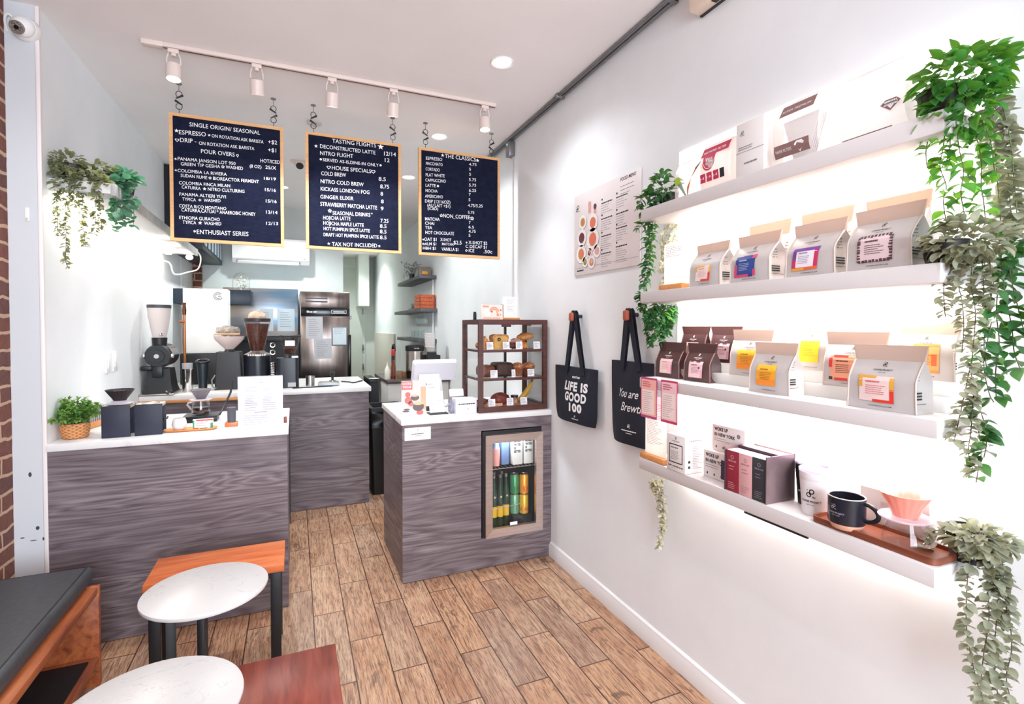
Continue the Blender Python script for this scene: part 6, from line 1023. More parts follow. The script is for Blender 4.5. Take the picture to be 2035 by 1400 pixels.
for (x0, z0, x1, z1, fr, tx, an) in ((.06, 1.28, .225, 1.49, 1, 'white notice in grey frame on the right of the steel fridge door', 0), (-.115, 1.14, .065, 1.36, 0, 'pale grey perforated sheet on the steel fridge door', -.04), (-.20, 1.36, -.03, 1.595, 0, 'clear sheet with an emblem at the top left of the steel fridge door', 0)):
    o = thing('notice', tx, 'sign', (.31+(x0+x1)/2, 5.898, z0), 0, 'notices on the steel fridge', rot=(0, an, 0)); w = (x1-x0)/2
    if fr: MB().box(-w, w, -.006, 0, 0, z1-z0, .003).build('frame', NOF, o)
    MB().box(-w+.012*fr, w-.012*fr, -.008, -.002, .012*fr, z1-z0-.012*fr).build('sheet', NOT if fr else mat('sheet_grey', 'B4B4B8', .5), o); m = MB(); m.lines(front(0, -.0088, 0), -w*.7, w*.7, (z1-z0)*.88, (z1-z0)*(.65 if fr else .15), 3 if fr else 9, .005); m.build('print', INKG, o, smooth=False, recalc=False)
for (z, h) in ((.9, .5), (.2, .45)): MB().box(.235, .262, -.03, -.002, z, z+h, .006).build('handle', BLACKG, f_)
for z in (1.57, .84, .15): MB().box(.25, .27, -.004, .05, z, z+.04, .003).build('hinge', GREYM, f_)
for x in (-.22, .22):
    for y in (.08, .65): MB().cyl((x, y, 0), (x, y, .12), .03, n=12).build('foot', BLACK, f_)
s = thing('steel_cabinet', 'wide stainless steel cabinet with painted bluish reflections left of the tall fridge', 'cabinet', (-.30, 6.02, 0)); MB().box(-.38, .335, 0, .6, 1.385, 1.895, .006).build('upper_door', ST3, s); MB().box(-.38, .335, .06, .6, .1, 1.38).build('body', DARK, s); MB().box(-.38, .335, .0, .05, 1.33, 1.383, .004).build('lower_edge', BLACK, s); MB().box(-.36, .32, .08, .58, 0, .1).build('plinth', BLACK, s)
for x0, x1, tx in ((-.04, .09, 'pale sheet stuck on the steel cabinet, left one'), (.13, .30, 'pale sheet stuck on the steel cabinet, right one')):
    o = thing('notice', tx, 'sign', (-.30+(x0+x1)/2, 6.018, 1.44), 0, 'sheets on the steel cabinet'); w = (x1-x0)/2; MB().box(-w, w, -.002, 0, 0, .24).build('sheet', mat('sheet_blue', 'B9C6CE', .5), o); m = MB(); m.lines(front(0, -.0026, 0), -w*.7, w*.7, .2, .05, 7, .005); m.build('print', INKG, o, smooth=False, recalc=False)
a = thing('air_conditioner', 'white wall-mounted air conditioner on the back wall', 'air conditioner', (-.235, 6.66, 2.19)); m = MB(); m.loft([[Vector((x, y, z)) for y, z in ((0, .05), (-.16, .02), (-.2, .07), (-.21, .28), (-.18, .31), (0, .31))] for x in (-.40, .40)]); m.build('housing', WHITE, a, angle=25); MB().box(-.355, .30, -.19, -.155, .028, .05).build('outlet', DARK, a)
m = MB(); m.M = Matrix.Translation((0, -.195, .03)) @ Matrix.Rotation(.5, 4, 'X'); m.box(-.35, .29, -.004, .004, -.022, .018, .003); m.build('louver', WHITE, a); MB().cyl((.345, -.2125, .10), (.345, -.203, .10), .012, n=14).build('indicator', mat('indicator_pink', 'E6B8B0', .4), a)
n = thing('floating_shelf', 'dark navy box shelf on the left wall holding the glass dome', 'shelf', (-.66, 5.60, 1.703)); MB().box(-.376, .266, -.0, .33, 0, .142, .003).build('box', mat('navy_shelf', '1E2C3C', .4), n); MB().box(-.26, -.22, .02, .04, -.6, 0).build('post', DARK, n) if 0 else None
o = thing('glass_dome', 'clear glass dome with a small plant inside on the dark navy shelf', 'cloche', (-.485, 5.72, 1.8455)); MB().lathe([(.078, 0), (.080, .09), (.07, .135), (.045, .168), (.012, .182), (.012, .195), (.001, .2), (.001, .178), (.043, .164), (.067, .132), (.077, .09), (.075, .001)], n=32).build('glass', GLASS, o); m = MB(); rnd = random.Random(5)
for k in range(60): leaf(m, Vector((rnd.gauss(0, .025), rnd.gauss(0, .025), rnd.uniform(.01, .13))), Vector((rnd.gauss(0, 1), rnd.gauss(0, 1), rnd.gauss(.3, .6))), Vector((0, 0, 1)), .028, .018, 'oval', rnd)
m.build('dried_plant', translucent('dried_flower', 'C9C6BC', 'DDD9CC', .2), o, recalc=False)
# black louvred cabinet high on the left wall and the lit shelf before it
c = thing('wall_cabinet', 'black cabinet with striped louvre doors high on the left wall', 'cabinet', (XL+.001, 5.29, 2.18)); MB().box(0, .285, 0, 1.33, 0, .72, .004).build('body', mat('cabinet_black', '1B1F28', .45), c)
m = MB()
for k in range(6): m.box(.286, .3, .06+.21*k, .15+.21*k, .04, .68, .003)
m.build('louvre', mat('louvre_grey', '8C9AA2', .3, .5), c); MB().box(.30, .303, .02, .05, .06, .09).build('tag', mat('tag_pink', 'C9A8B4', .5), c)
s = thing('wall_shelf', 'long pale shelf on the left wall carrying the trailing plants', 'shelf', (XL+.0005, 2.985, 2.11)); MB().box(0, .245, 0, 2.25, .008, .0575, .002).build('board', noisy('grey_white_board', 'C4C4C2', 'D8D6D2', 6, .5, (1, .2, 1)), s); MB().box(.238, .257, -.002, 2.255, .0, .0577, .002).build('front_edge', noisy('edge_grey', '9C9C9A', 'B5B4B0', 8, .5), s)
for y in (1.25, 1.62, 1.98): MB().cyl((.02, y, -.006), (.235, y, -.006), .007, n=10).build('light_tube', mat('tube_led', 'FFF3E2', emit=LED_L), s)
MB().box(.03, .07, .05, 2.2, -.006, .007).build('light_strip', mat('strip_led_left', 'FFF3E2', emit=LED_L), s)
MB().sphere((.2, 2.2, -.02), .028, 1, 1, .8).build('puck_light', mat('puck_led', 'FFF6EA', emit=LED_L), s)
o = thing('white_cable', 'white cable looping down from the end of the left wall shelf', 'cable', (-.85, 5.2, 2.0)); MB().tube(smooth_path([(.05, .04, .17), (.09, .04, .10), (.07, .04, .0), (.0, .02, -.035), (-.1, .0, -.06), (-.13, -.02, .03), (-.185, -.05, .05)]), .006, 6).build('cable', WHITEP, o)
for i, (y, tx) in enumerate(((3.765, 'white light switch plate on the left wall, nearer of the pair'), (3.89, 'white light switch plate on the left wall, farther of the pair'))):
    o = thing('switch_plate', tx, 'switch', (XL+.0005, y, 1.27), 0, 'switch plates on the left wall'); MB().box(0, .007, -.038, .038, -.06, .06, .002).build('plate', WHITE, o); MB().box(.007, .011, -.018, .018, -.034, .034, .002).build('rocker', WHITE, o)
# right-hand wall shelves at the back
DS = noisy('dark_grey_board', '4A4C50', '5C5D60', 6, .5)
BS = [('upper', 2.09, 5.83, 7.2), ('middle', 1.70, 5.79, 7.45), ('lower', 1.345, 5.83, 7.25)]
for nm, z, y0, y1 in BS:
    s = thing('wall_shelf', 'dark grey wall shelf at the back right, %s of three' % nm, 'shelf', (XR-.0005, y0, z), 0, 'dark shelves on the back right wall'); MB().box(-.2, 0, 0, y1-y0, -.04, 0, .003).build('board', DS, s)
for z, k in ((2.05, 0), (1.66, 1)):
    o = thing('shelf_post', 'thin pale post between the %s dark back shelves' % ('upper two', 'lower two')[k], 'post', (XR-.02, 5.9, z-.35+(.0 if k == 0 else .036)), 0, 'shelf posts'); MB().box(-.012, .0, 0, .02, -.0, .345 if k == 0 else .31).build('post', WHITE, o)
Zs = [2.0905, 1.7005, 1.3455]
o = thing('glass_box', 'clear box with an orange patch on the upper dark shelf', 'box', (1.425, 5.98, Zs[0])); MB().box(-.07, .07, 0, .22, 0, .105, .004).build('case', clear('box_clear', 'E6DED6', .9, .05, haze=('B0A69C', .45)), o); MB().box(-.035, .035, -.004, .0, .02, .055, .01).build('orange_patch', mat('amber', 'F0A03A', .4), o); MB().box(-.072, .072, -.002, .222, .105, .11).build('lid', mat('lid_taupe', '8A8078', .5), o)  # flat amber patch on the front of the case
o = thing('dried_bouquet', 'pale bunch of dried flowers on the upper dark shelf', 'flowers', (1.39, 6.55, Zs[0])); MB().cyl((0, 0, 0), (0, 0, .08), .03, .035, 14).build('vase', mat('vase_dark', '3A3A40', .4), o); m = MB(); rnd = random.Random(8)
for k in range(150): leaf(m, Vector((rnd.gauss(0, .045), rnd.gauss(0, .10), rnd.uniform(.05, .2))), Vector((rnd.gauss(0, 1), rnd.gauss(0, 1), rnd.gauss(.4, .5))), Vector((0, 0, 1)), .04, .02, 'oval', rnd)
m.build('flowers', translucent('dried_flower2', 'A6A8A8', 'C9C9C4', .2), o, recalc=False)
o = thing('paper_pack', 'beige upright packet between flowers and clear box on upper dark shelf', 'packet', (1.43, 6.24, Zs[0])); MB().box(-.04, .05, -.04, .05, 0, .13, .01).build('pack', mat('pack_beige', 'B5ADA2', .6), o)
o = thing('wooden_crate', 'orange slatted wooden crate on the middle dark shelf', 'crate', (1.42, 5.93, Zs[1])); m = MB()
for k in range(4): m.box(-.09, .085, -.09, -.08, .004+.041*k, .039+.041*k).box(-.09, .085, .17, .18, .004+.041*k, .039+.041*k).box(-.095, -.085, -.09, .18, .004+.041*k, .039+.041*k).box(.08, .09, -.09, .18, .004+.041*k, .039+.041*k)
m.build('slats', noisy('red_orange_wood', 'A8421F', 'CC6A3A', 14, .5, (8, 8, 1)), o); m = MB(); m.box(-.08, .08, -.08, .17, 0, .003); m.build('bottom', noisy('red_orange_wood', 'A8421F', 'CC6A3A'), o)
o = thing('cutlery_pile', 'dark pile of tools beside the crate on the middle dark shelf', 'tools', (1.40, 6.35, Zs[1])); m = MB(); rnd = random.Random(6)
for k in range(16): a_ = rnd.uniform(-.9, .9); p = Vector((rnd.uniform(-.05, .05), rnd.uniform(-.14, .14), .015+.005*k)); m.tube([p-Vector((0, math.cos(a_)*.05, math.sin(a_)*.015)), p+Vector((0, math.cos(a_)*.05, math.sin(a_)*.02))], .008, 6)
m.box(-.06, .06, -.16, .18, 0, .016); m.build('tools', noisy('tool_dark', '2A2426', '8A7F80', 25, .4), o)
def glassware(i, x, y, z, tall, lab):
    o = thing('drinking_glass', lab, 'glass', (x, y, z), 0, 'glasses on the back right shelves'); MB().lathe([(.022, 0), (.026, .002), (.028, tall), (.0265, tall), (.024, .005), (.001, .004)], n=18).build('glass', clear('grey_glass', 'F2F6F6', .9, .03, haze=('E4ECEC', .14)), o)
k = 0; WHERE = ['nearest the room', 'second from the room', 'third from the room', 'fourth from the room', 'fifth from the room']
for j, y in enumerate((5.92, 6.06, 6.20, 6.40, 6.62)):
    glassware(k, 1.42, y, Zs[2], .085+.02*(j % 2), 'clear glass on the lower dark shelf, %s' % WHERE[j])
for j, y in enumerate((5.95, 6.08, 6.21, 6.34)):
    o = thing('wine_glass', 'stemmed glass hanging under the middle dark shelf, %s' % WHERE[j], 'glass', (1.42, y, 1.6595), 0, 'stemmed glasses under the middle shelf'); MB().lathe([(.028, -.002), (.028, -.004), (.004, -.008), (.004, -.05), (.03, -.07), (.034, -.10), (.028, -.135), (.0265, -.135), (.032, -.10), (.028, -.072), (.001, -.055)], n=18, cap0=True).build('glass', clear('grey_glass', 'F2F6F6', .9, .03, haze=('E4ECEC', .14)), o)
# back counter
c = thing('cabinet', 'white cabinet with a dark wooden top at the back right', 'cabinet', (.875, 5.27, 0)); MB().box(0, .64, .02, .85, 0, .905, .003).build('body', noisy('cabinet_white', 'DFDCD8', 'D8D5D1', 3, .4), c); MB().box(-.015, .651, 0, .87, .905, .9395, .004).build('top', noisy('dark_brown_top', '4A403C', '5C504A', 6, .4, (1, 8, 8)), c)
c2 = thing('low_rack', 'dark low rack left of the white back cabinet', 'rack', (.79, 5.75, 0)); MB().box(-.03, .06, 0, .62, .87, .90, .003).build('top', DARK, c2); MB().box(-.03, .06, .0, .02, .02, .87).build('side', DARK, c2); MB().box(-.03, .06, .6, .62, .02, .87).build('side', DARK, c2); MB().box(-.03, .06, .02, .6, .35, .37).build('shelf', DARK, c2); MB().box(-.03, .06, .02, .6, 0, .02).build('bottom', DARK, c2)
Zb = .94
o = thing('coffee_urn', 'steel coffee urn with black lid on the back cabinet', 'urn', (1.185, 5.45, Zb)); MB().cyl((0, 0, .08), (0, 0, .29), .095, n=32).build('body', noisy('urn_steel', 'A39A92', 'D8CEC6', 3, .25, (4, 4, .3), .95), o); MB().lathe([(.098, .29), (.1, .30), (.1, .345), (.08, .352), (.001, .353)], n=32).build('lid', BLACK, o); MB().cyl((0, 0, 0), (0, 0, .08), .09, .094, 32).build('base', BLACK, o); m = MB(); m.text(lambda x, z: Vector((.1012*math.sin(x/.1), -.1012*math.cos(x/.1), z)), 'ertib', 0, .315, .014, width=.05, align='C'); m.build('print', WINK, o, smooth=False, recalc=False)
cs = thing('cup_holder', 'black angular cup holder behind the register', 'holder', (1.355, 5.42, Zb)); MB().box(-.07, .09, -.06, .08, 0, .245, .006).build('box', BLACK, cs); MB().cyl((-.01, -.06, .1), (-.01, -.075, .28), .055, .05, 20).build('tube', DARK, cs)
o = thing('paper_cup_stack', 'tall stack of white paper cups leaning in the black holder', 'cups', (1.345, 5.42, Zb+.2455)); m = MB(); m.M = Matrix.Rotation(-.02, 4, 'Y')
for k in range(9): m.lathe([(.040, .018*k), (.054, .018*k+.085), (.056, .018*k+.088), (.054, .018*k+.09), (.002, .018*k+.088)], n=24)
m.build('cups', mat('paper_cup', 'E4DEDC', .5), o)
BN = [(.885, 5.40, '4', 'E4E0D6', .05, .11, 'white squeeze bottle on the back cabinet'), (.955, 5.45, 's', '8A3A2E', .025, .15, 'syrup bottle with red pump cap on the back cabinet'), (1.005, 5.38, 'j', '9A8068', .04, .09, 'glass jar of sachets on the back cabinet'), (1.055, 5.42, 'k', 'B06A3A', .03, .075, 'small amber jar beside the coffee urn')]
for x, y, kd, col, r, h, tx in BN:
    o = thing('bottle', tx, 'bottle', (x, y, Zb+.0002), 0, 'bottles on the back cabinet')
    if kd == '4': MB().lathe([(.026, 0), (.028, .01), (.028, .10), (.018, .12)], n=20).build('bottle', mat('bt_'+col, col, .4), o); MB().lathe([(.019, .12), (.006, .15), (.003, .18)], n=14).build('nozzle', mat('bt_'+col, col, .4), o)
    elif kd == 's': MB().lathe([(.024, 0), (.025, .12), (.012, .17), (.012, .20)], n=20).build('glass', clear('syrup_glass', 'E6D6C8', .9, .03, haze=('A85A4A', .35)), o); MB().cyl((0, 0, .20), (0, 0, .24), .016, n=14).build('collar', BLACK, o); MB().lathe([(.013, .24), (.02, .26), (.017, .31), (.001, .312)], n=14).build('pump_cap', mat('cap_red', 'C8242C', .35), o); MB().cyl((0, 0, .002), (0, 0, .03), .0255, n=18).build('band', mat('syrup_red', '7A1A16', .4), o)
    else: MB().lathe([(r, 0), (r*1.02, h*.7), (r*.8, h), (r*.75, h)], n=20).build('jar', clear('jar_'+kd, 'F0E8E0', .9, .03, haze=(col, .45)), o); MB().sphere((0, 0, h*.45), r*.8, 1, 1, h/r*.42, 12, 8, .004).build('contents', noisy('contents_'+kd, '3A2C24', col, 50, .6), o)
o = thing('tap', 'black tap hanging over the back cabinet', 'tap', (1.02, 5.75, Zb)); MB().tube(smooth_path([(0, .1, .0), (0, .1, .26), (0, .06, .34), (-.0, .0, .33), (0, -.02, .28)]), .014, 8).build('spout', BLACK, o)
o = thing('plate', 'white plate at the edge of the dark rack by the back cabinet', 'plate', (.815, 5.84, .9005)); MB().lathe([(.03, 0), (.06, .008), (.062, .011), (.001, .006)], n=24).build('plate', WHITE, o)

o = thing('outlet', 'cream power outlet on the left wall beside the bulk grinder', 'outlet', (XL+.0005, 4.86, 1.17)); MB().box(0, .008, -.04, .04, -.06, .06, .002).build('plate', mat('outlet_cream', 'E9DFCF', .4), o); MB().box(.008, .03, -.015, .015, -.02, .02, .003).build('plug', BLACK, o)
o = thing('post_plate', 'tiny white bolt plate on the left post', 'plate', (-1.085, YC-.0035, 1.985)); MB().box(-.008, .008, -.004, 0, -.03, .03, .002).build('plate', WHITE, o); MB().cyl((0, -.010, -.02), (0, -.004, -.02), .004, n=10).build('bolt', mat('bolt_pink', 'D9BDB2', .4), o)
# ------------------------------------------------------------------ wall things at the right: menu poster, hooks, totes
PO = thing('food_menu', 'pale printed food menu poster with round dish pictures on the right wall', 'poster', (XR-.0005, 2.32, 2.02))
POC = mat('poster_paper', 'E9E0E0', .45); MB().box(-.008, 0, -.31, .31, -.232, .232, .001).build('sheet', POC, PO); WP, HP = .62, .464
m = MB(); f = faceX(-.0086, 0, 0); g = lambda x, y: f(x, y)+Vector((-.0005, 0, 0)); h_ = lambda x, y: f(x, y)+Vector((-.001, 0, 0))
PX = lambda u: -.31+.62*u; PZ = lambda v: .232-.464*v
m.mi = 0; m.logo(f, PX(.06), PZ(.17), .045); m.text(f, 'FOOD MENU', PX(.74), PZ(.06), .017, width=.13, bold=.02, shear=.15); m.lines(f, PX(.74), PX(.96), PZ(.12), PZ(.2), 3, .002) 
for u, vs_ in ((.46, ((.22, 4), (.40, 5), (.60, 6), (.80, 6))), (.68, ((.22, 4), (.40, 5), (.56, 5), (.76, 7)))):
    for v, n in vs_:
        m.mi = 0; m.lines(f, PX(u), PX(u+.17), PZ(v), PZ(v), 1, .006, mn=.9); m.disc(f, PX(u+.012), PZ(v-.045), .006, 8); m.mi = 1; m.lines(f, PX(u), PX(u+.17), PZ(v+.03), PZ(v+.03+.02*n), n, .0022, mn=.5)
m.mi = 0; m.lines(f, PX(.05), PX(.2), PZ(.945), PZ(.945), 1, .008, mn=.8); m.mi = 1; m.rect(f, PX(.02), PZ(.915), PX(.98), PZ(.912))
DISH = [(.30, .14, .030, 4, 5, .05), (.40, .20, .026, 4, 6, .04), (.17, .35, .040, 2, 3, 0), (.36, .40, .050, 2, 4, 0), (.15, .56, .050, 2, 6, 0), (.36, .62, .062, 2, 4, 0), (.14, .78, .052, 3, 4, 0), (.30, .79, .026, 6, 4, 0), (.44, .79, .036, 2, 5, 0), (.22, .90, .030, 7, 3, 0), (.34, .92, .036, 3, 5, 0)]
for u, v, r, c0, c1, tall in DISH:
    u *= .9; v = .04+v*.9
    if tall: m.mi = 5; m.rect(f, PX(u)-.014, PZ(v)-tall, PX(u)+.014, PZ(v)); m.mi = c1; m.disc(g, PX(u), PZ(v), .016, 14)
    else: m.mi = 8; m.disc(f, PX(u)+.002, PZ(v)-.003, r*1.03, 24); m.mi = 2; m.disc(g, PX(u), PZ(v), r, 24); m.mi = c1 if c0 == 2 else c0; m.disc(h_, PX(u), PZ(v), r*.62, 9); m.mi = c1; m.disc(lambda x, y: f(x, y)+Vector((-.0015, 0, 0)), PX(u)+.004, PZ(v)+.004, r*.38, 7)
m.build('print', [INK, INKG, mat('dish_white', 'F2ECEA', .5), mat('dish_toast', 'C98A52', .5), mat('dish_salmon', 'E07A60', .5), mat('dish_rose', 'E0A8A0', .5), mat('dish_berry', '6A3A40', .5), mat('dish_green', '7A8A4A', .5), mat('dish_shadow', '9A9094', .6)], PO, smooth=False, recalc=False)
LEA = mat('tan_leather', 'A8543C', .5)
DEN = noisy('navy_canvas', '0D1020', '15192B', 120, .8, bump=.25)
def hook(y, z, label):
    o = thing('wall_hook', label, 'hook', (XR-.0005, y, z), 0, 'leather-ended wall hooks'); MB().cyl((0, 0, 0), (-.055, 0, 0), .010, n=12).build('peg', mat('peg_dark', '2A2A34', .5), o); MB().box(-.078, -.055, -.017, .017, -.028, .022, .009, 3).build('leather_end', LEA, o)
hook(2.56, 1.55, 'tan leather wall hook holding the LIFE IS GOOD tote'); hook(2.035, 1.548, 'tan leather wall hook holding the You are Brewtiful tote')
def tote(y, zh, w, h, ztop, label, draw, skew):
    o = thing('tote_bag', label, 'bag', (XR-.03, y, ztop), 0, 'navy tote bags on the right wall'); rg = []
    for k in range(11):
        u = k/10; z = -h*u; ww = w*(1-.0*u)*(1 if u < .8 else 1-.5*(u-.8)**1.6*1.8); d = .010+.028*math.sin(PI*min(1, u*.62))
        rg.append([Vector((-d*(1-abs(s)**3)*1.0-.003-.004*math.sin(5*s+3*u), -s*ww/2, z+skew*s*(.3+.7*u))) for s in [i/8-1 for i in range(17)]]+[Vector((.012, s*ww/2, z-skew*s*(.3+.7*u))) for s in (-.9, 0, .9)])
    m = MB(); m.loft(rg, cap0=True, cap1=True); m.build('body', DEN, o, angle=70)
    for (xa, zz, ya) in ((-.016, 1, .22), (-.009, 1, .22)):
        m = MB(); top_ = Vector((-.020+(0 if xa < -.012 else .014), zh[0]-y, zh[1]-ztop+.012)); pa = Vector((xa, .17*w, -.04)); pb = Vector((xa, -.24*w, -.04)); path = smooth_path([pa, pa.lerp(top_, .55)+Vector((0, .006, 0)), top_+Vector((0, .012, -.006)), top_, top_+Vector((0, -.012, -.006)), pb.lerp(top_, .55)-Vector((0, .004, 0)), pb], 5)
        L = [p+Vector((-.006 if xa < -.012 else -.001, 0, 0)) for p in path]; wd = .0165
        rows = []
        for i, p in enumerate(L):
            d = (L[min(i+1, len(L)-1)]-L[max(i-1, 0)]).normalized(); n_ = Vector((0, -d.z, d.y)).normalized(); rows.append([p+n_*wd+Vector((-.001, 0, 0)), p-n_*wd+Vector((-.001, 0, 0)), p-n_*wd+Vector((.001, 0, 0)), p+n_*wd+Vector((.001, 0, 0))])
        m.loft(rows); m.build('strap', DEN, o)
    def F(x, z):
        u = max(0, min(1, -z/h)); d = .010+.028*math.sin(PI*min(1, u*.62)); s = max(-1, min(1, x/(w/2))); return Vector((-d*(1-abs(s)**3)-.003-.004*math.sin(5*s+3*u)-.0014, -x, z+skew*s*(.3+.7*u)))
    m = MB(); draw(m, F, w, h); m.build('print', WINK, o, smooth=False, recalc=False)
def d_life(m, f, w, h):
    m.text(f, 'worri no', .045, -.06, .016, width=.085, align='C', bold=.04)
    m.text(f, 'LIFE IS', .045, -.130, .048, width=.235, align='C', bold=.05); m.text(f, 'GOOD', .05, -.190, .048, width=.21, align='C', bold=.05); m.text(f, '100', .06, -.248, .046, width=.12, align='C', bold=.05)
    m.logo(f, .055, -.276, .016); m.lines(f, .025, .09, -.291, -.291, 1, .004, mn=.98)
tote(2.572, (2.56, 1.55), .475, .315, 1.256, 'navy tote bag reading LIFE IS GOOD 100 on the left hook', d_life, -.0)
def d_brew(m, f, w, h):
    m.text(f, 'You are', -.06, -.17, .042, width=.145, bold=.0, shear=.35); m.text(f, 'Brewtiful', -.03, -.235, .044, width=.19, bold=.0, shear=.35); m.logo(f, .03, -.305, .022); m.lines(f, -.02, .08, -.328, -.328, 1, .005, mn=.98); m.lines(f, .01, .05, -.34, -.34, 1, .003, mn=.98)
tote(2.035, (2.035, 1.548), .325, .395, 1.322, 'navy tote bag with white script lettering on the right hook', d_brew, -.0)

# ------------------------------------------------------------------ menu boards and their hooks
FELT = NT('navy_felt'); _v = FELT.coord(); _s = FELT.add('ShaderNodeSeparateXYZ'); FELT.link(_v, _s.inputs[0]); _r = FELT.math('FRACT', FELT.math('MULTIPLY', _s.outputs['Z'], 125.)); _r = FELT.math('ABSOLUTE', FELT.math('SUBTRACT', _r, .5))
FELT.base(FELT.ramp(FELT.noise(_v, 25, 3), [(.3, '13172B'), (.7, '1B2036')])); FELT.b.inputs['Roughness'].default_value = .9; FELT.b.inputs['Specular IOR Level'].default_value = .15; FELT.bump(_r, .5, .003)
def heart(m, f, x, y, r):
    pts = [(x+r*.062*16*math.sin(a)**3, y+r*.062*(13*math.cos(a)-5*math.cos(2*a)-2*math.cos(3*a)-math.cos(4*a))) for a in [2*PI*i/24 for i in range(24)]]; inn = [(x+(px-x)*.62, y+(py-y)*.62) for px, py in pts]
    for i in range(24): j = (i+1) % 24; m.poly([f(*pts[i]), f(*pts[j]), f(*inn[j]), f(*inn[i])])
def board(xc, rows, label):
    t = thing('menu_board', label, 'menu board', (xc, 3.52, 1.99), 0, 'hanging letter boards'); W, H = .302, .742
    MB().box(-W+.012, W-.012, .004, .016, .012, H-.012).build('felt', FELT.m, t); m = MB(); frame(m, -W, W, 0, H, .018, .018, 0, .022, .0); m.build('frame', PINE, t, angle=20)
    m = MB(); f = front(-xc, .0034, -1.99)
    for q in rows:
        if len(q) == 4:
            k, x, y, r = q
            if k == '*': m.star(f, x, y, r*1.1)
            elif k == 'x': m.star(f, x, y, r*1.1, 6, .3)
            elif k == 'h': heart(m, f, x, y, r)
            elif k == 'd': m.disc(f, x, y, r*.8)
            elif k == 'o': m.annulus(f, x, y, r*.5, r*.9, 14); m.rect(f, x-r*.15, y-r*1.6, x+r*.15, y-r*.85) if r < .009 else None
            elif k == 'f':
                m.annulus(f, x, y, r*.35, r*.6, 12)
                for i in range(5): m.disc(f, x+r*.75*math.cos(2*PI*i/5+.3), y+r*.75*math.sin(2*PI*i/5+.3), r*.36, 8)
        else:
            s, x, z, w, dz, h = q; m.text(f, s, x, z+.002, h*.96, width=w, bold=.004, slope=dz/w if w else 0)
    # fit heights: letters keep their measured cap height
    m.build('lettering', mat('board_letters', 'F4F3F6', .5), t, smooth=False, recalc=False); return t
board(-.3595, TB1, 'left hanging menu board headed SINGLE ORIGIN / SEASONAL'); board(.3725, TB2, 'middle hanging menu board headed TASTING FLIGHTS'); board(1.0985, TB3, 'right hanging menu board headed THE CLASSICS')
HK = [(-.612, 'left end of the left menu board', 0), (-.112, 'right end of the left menu board', 1), (.120, 'left end of the middle menu board', 0), (.622, 'right end of the middle menu board', 1), (.847, 'left end of the right menu board', 1), (1.338, 'right end of the right menu board', 0)]
hk = None
for x, tx, k in HK:
    lab = 'black clip chain hanging from the ceiling at the %s' % tx
    if hk is None:
        hk = thing('hanging_clip', lab, 'hook chain', (x, 3.531, ZC), 0, 'ceiling clip chains of the menu boards'); MB().cyl((0, 0, -.004), (0, 0, 0), .016, n=18).build('ceiling_plate', GREYM, hk); MB().tube([(0, 0, -.004), (0, 0, -.045)], .0018, 6).build('rod', GREYM, hk)
        for z, s in ((-.062, 1), (-.132, -1)): m = MB(); m.tube([Vector((.016*math.cos(a), 0, z+.016*math.sin(a)*1.1)) for a in [(-.4+1.5*PI*i/12)*s for i in range(13)]], .0020, 6); m.build('ring', BLACK, hk)
        for z, s in ((-.078, 1), (-.112, -1)): m = MB(); m.tube([(-.016*s, 0, z-.010), (.016*s, 0, z+.010)], lambda u: .0035+.003*u, 8); m.sphere((.016*s, 0, z+.010) if s > 0 else (-.016, 0, z+.010), .007, 1, 1, 1, 10, 6); m.build('clip', BLACK, hk)
        MB().tube([(0, 0, -.145), (0, 0, -.176)], .0016, 5).build('wire', BLACK, hk)
    else: dup(hk, (x, 3.531, ZC), rz=PI*k, label=lab)

# ------------------------------------------------------------------ ceiling: track, spots, downlights, camera
TRK = mat('track_blush', 'E4D3CC', .4)
t = thing('track_rail', 'long pale ceiling track above the hanging menu boards', 'light track', (.255, 3.06, ZC)); MB().box(-.93, .93, -.018, .018, -.022, -.0005, .002).build('rail', TRK, t); MB().box(-.86, .93, -.005, .005, -.0232, -.0219).build('slot', mat('slot_brown', '6A4A46', .5), t); MB().box(-.94, -.85, -.02, .02, -.026, -.0005, .003).build('end_feed', TRK, t)
LAMP = mat('spot_lamp', 'FFF4E8', emit=SPOT_E)
HD = [(-.551, 'first track spotlight from the left, glowing downwards', -.12, 1), (-.176, 'second track spotlight from the left, turned away', .38, 0), (.203, 'third track spotlight from the left, turned away', .36, 0), (.544, 'fourth track spotlight from the left, turned away', .36, 0), (1.113, 'rightmost track spotlight, glowing downwards', -.1, 1)]
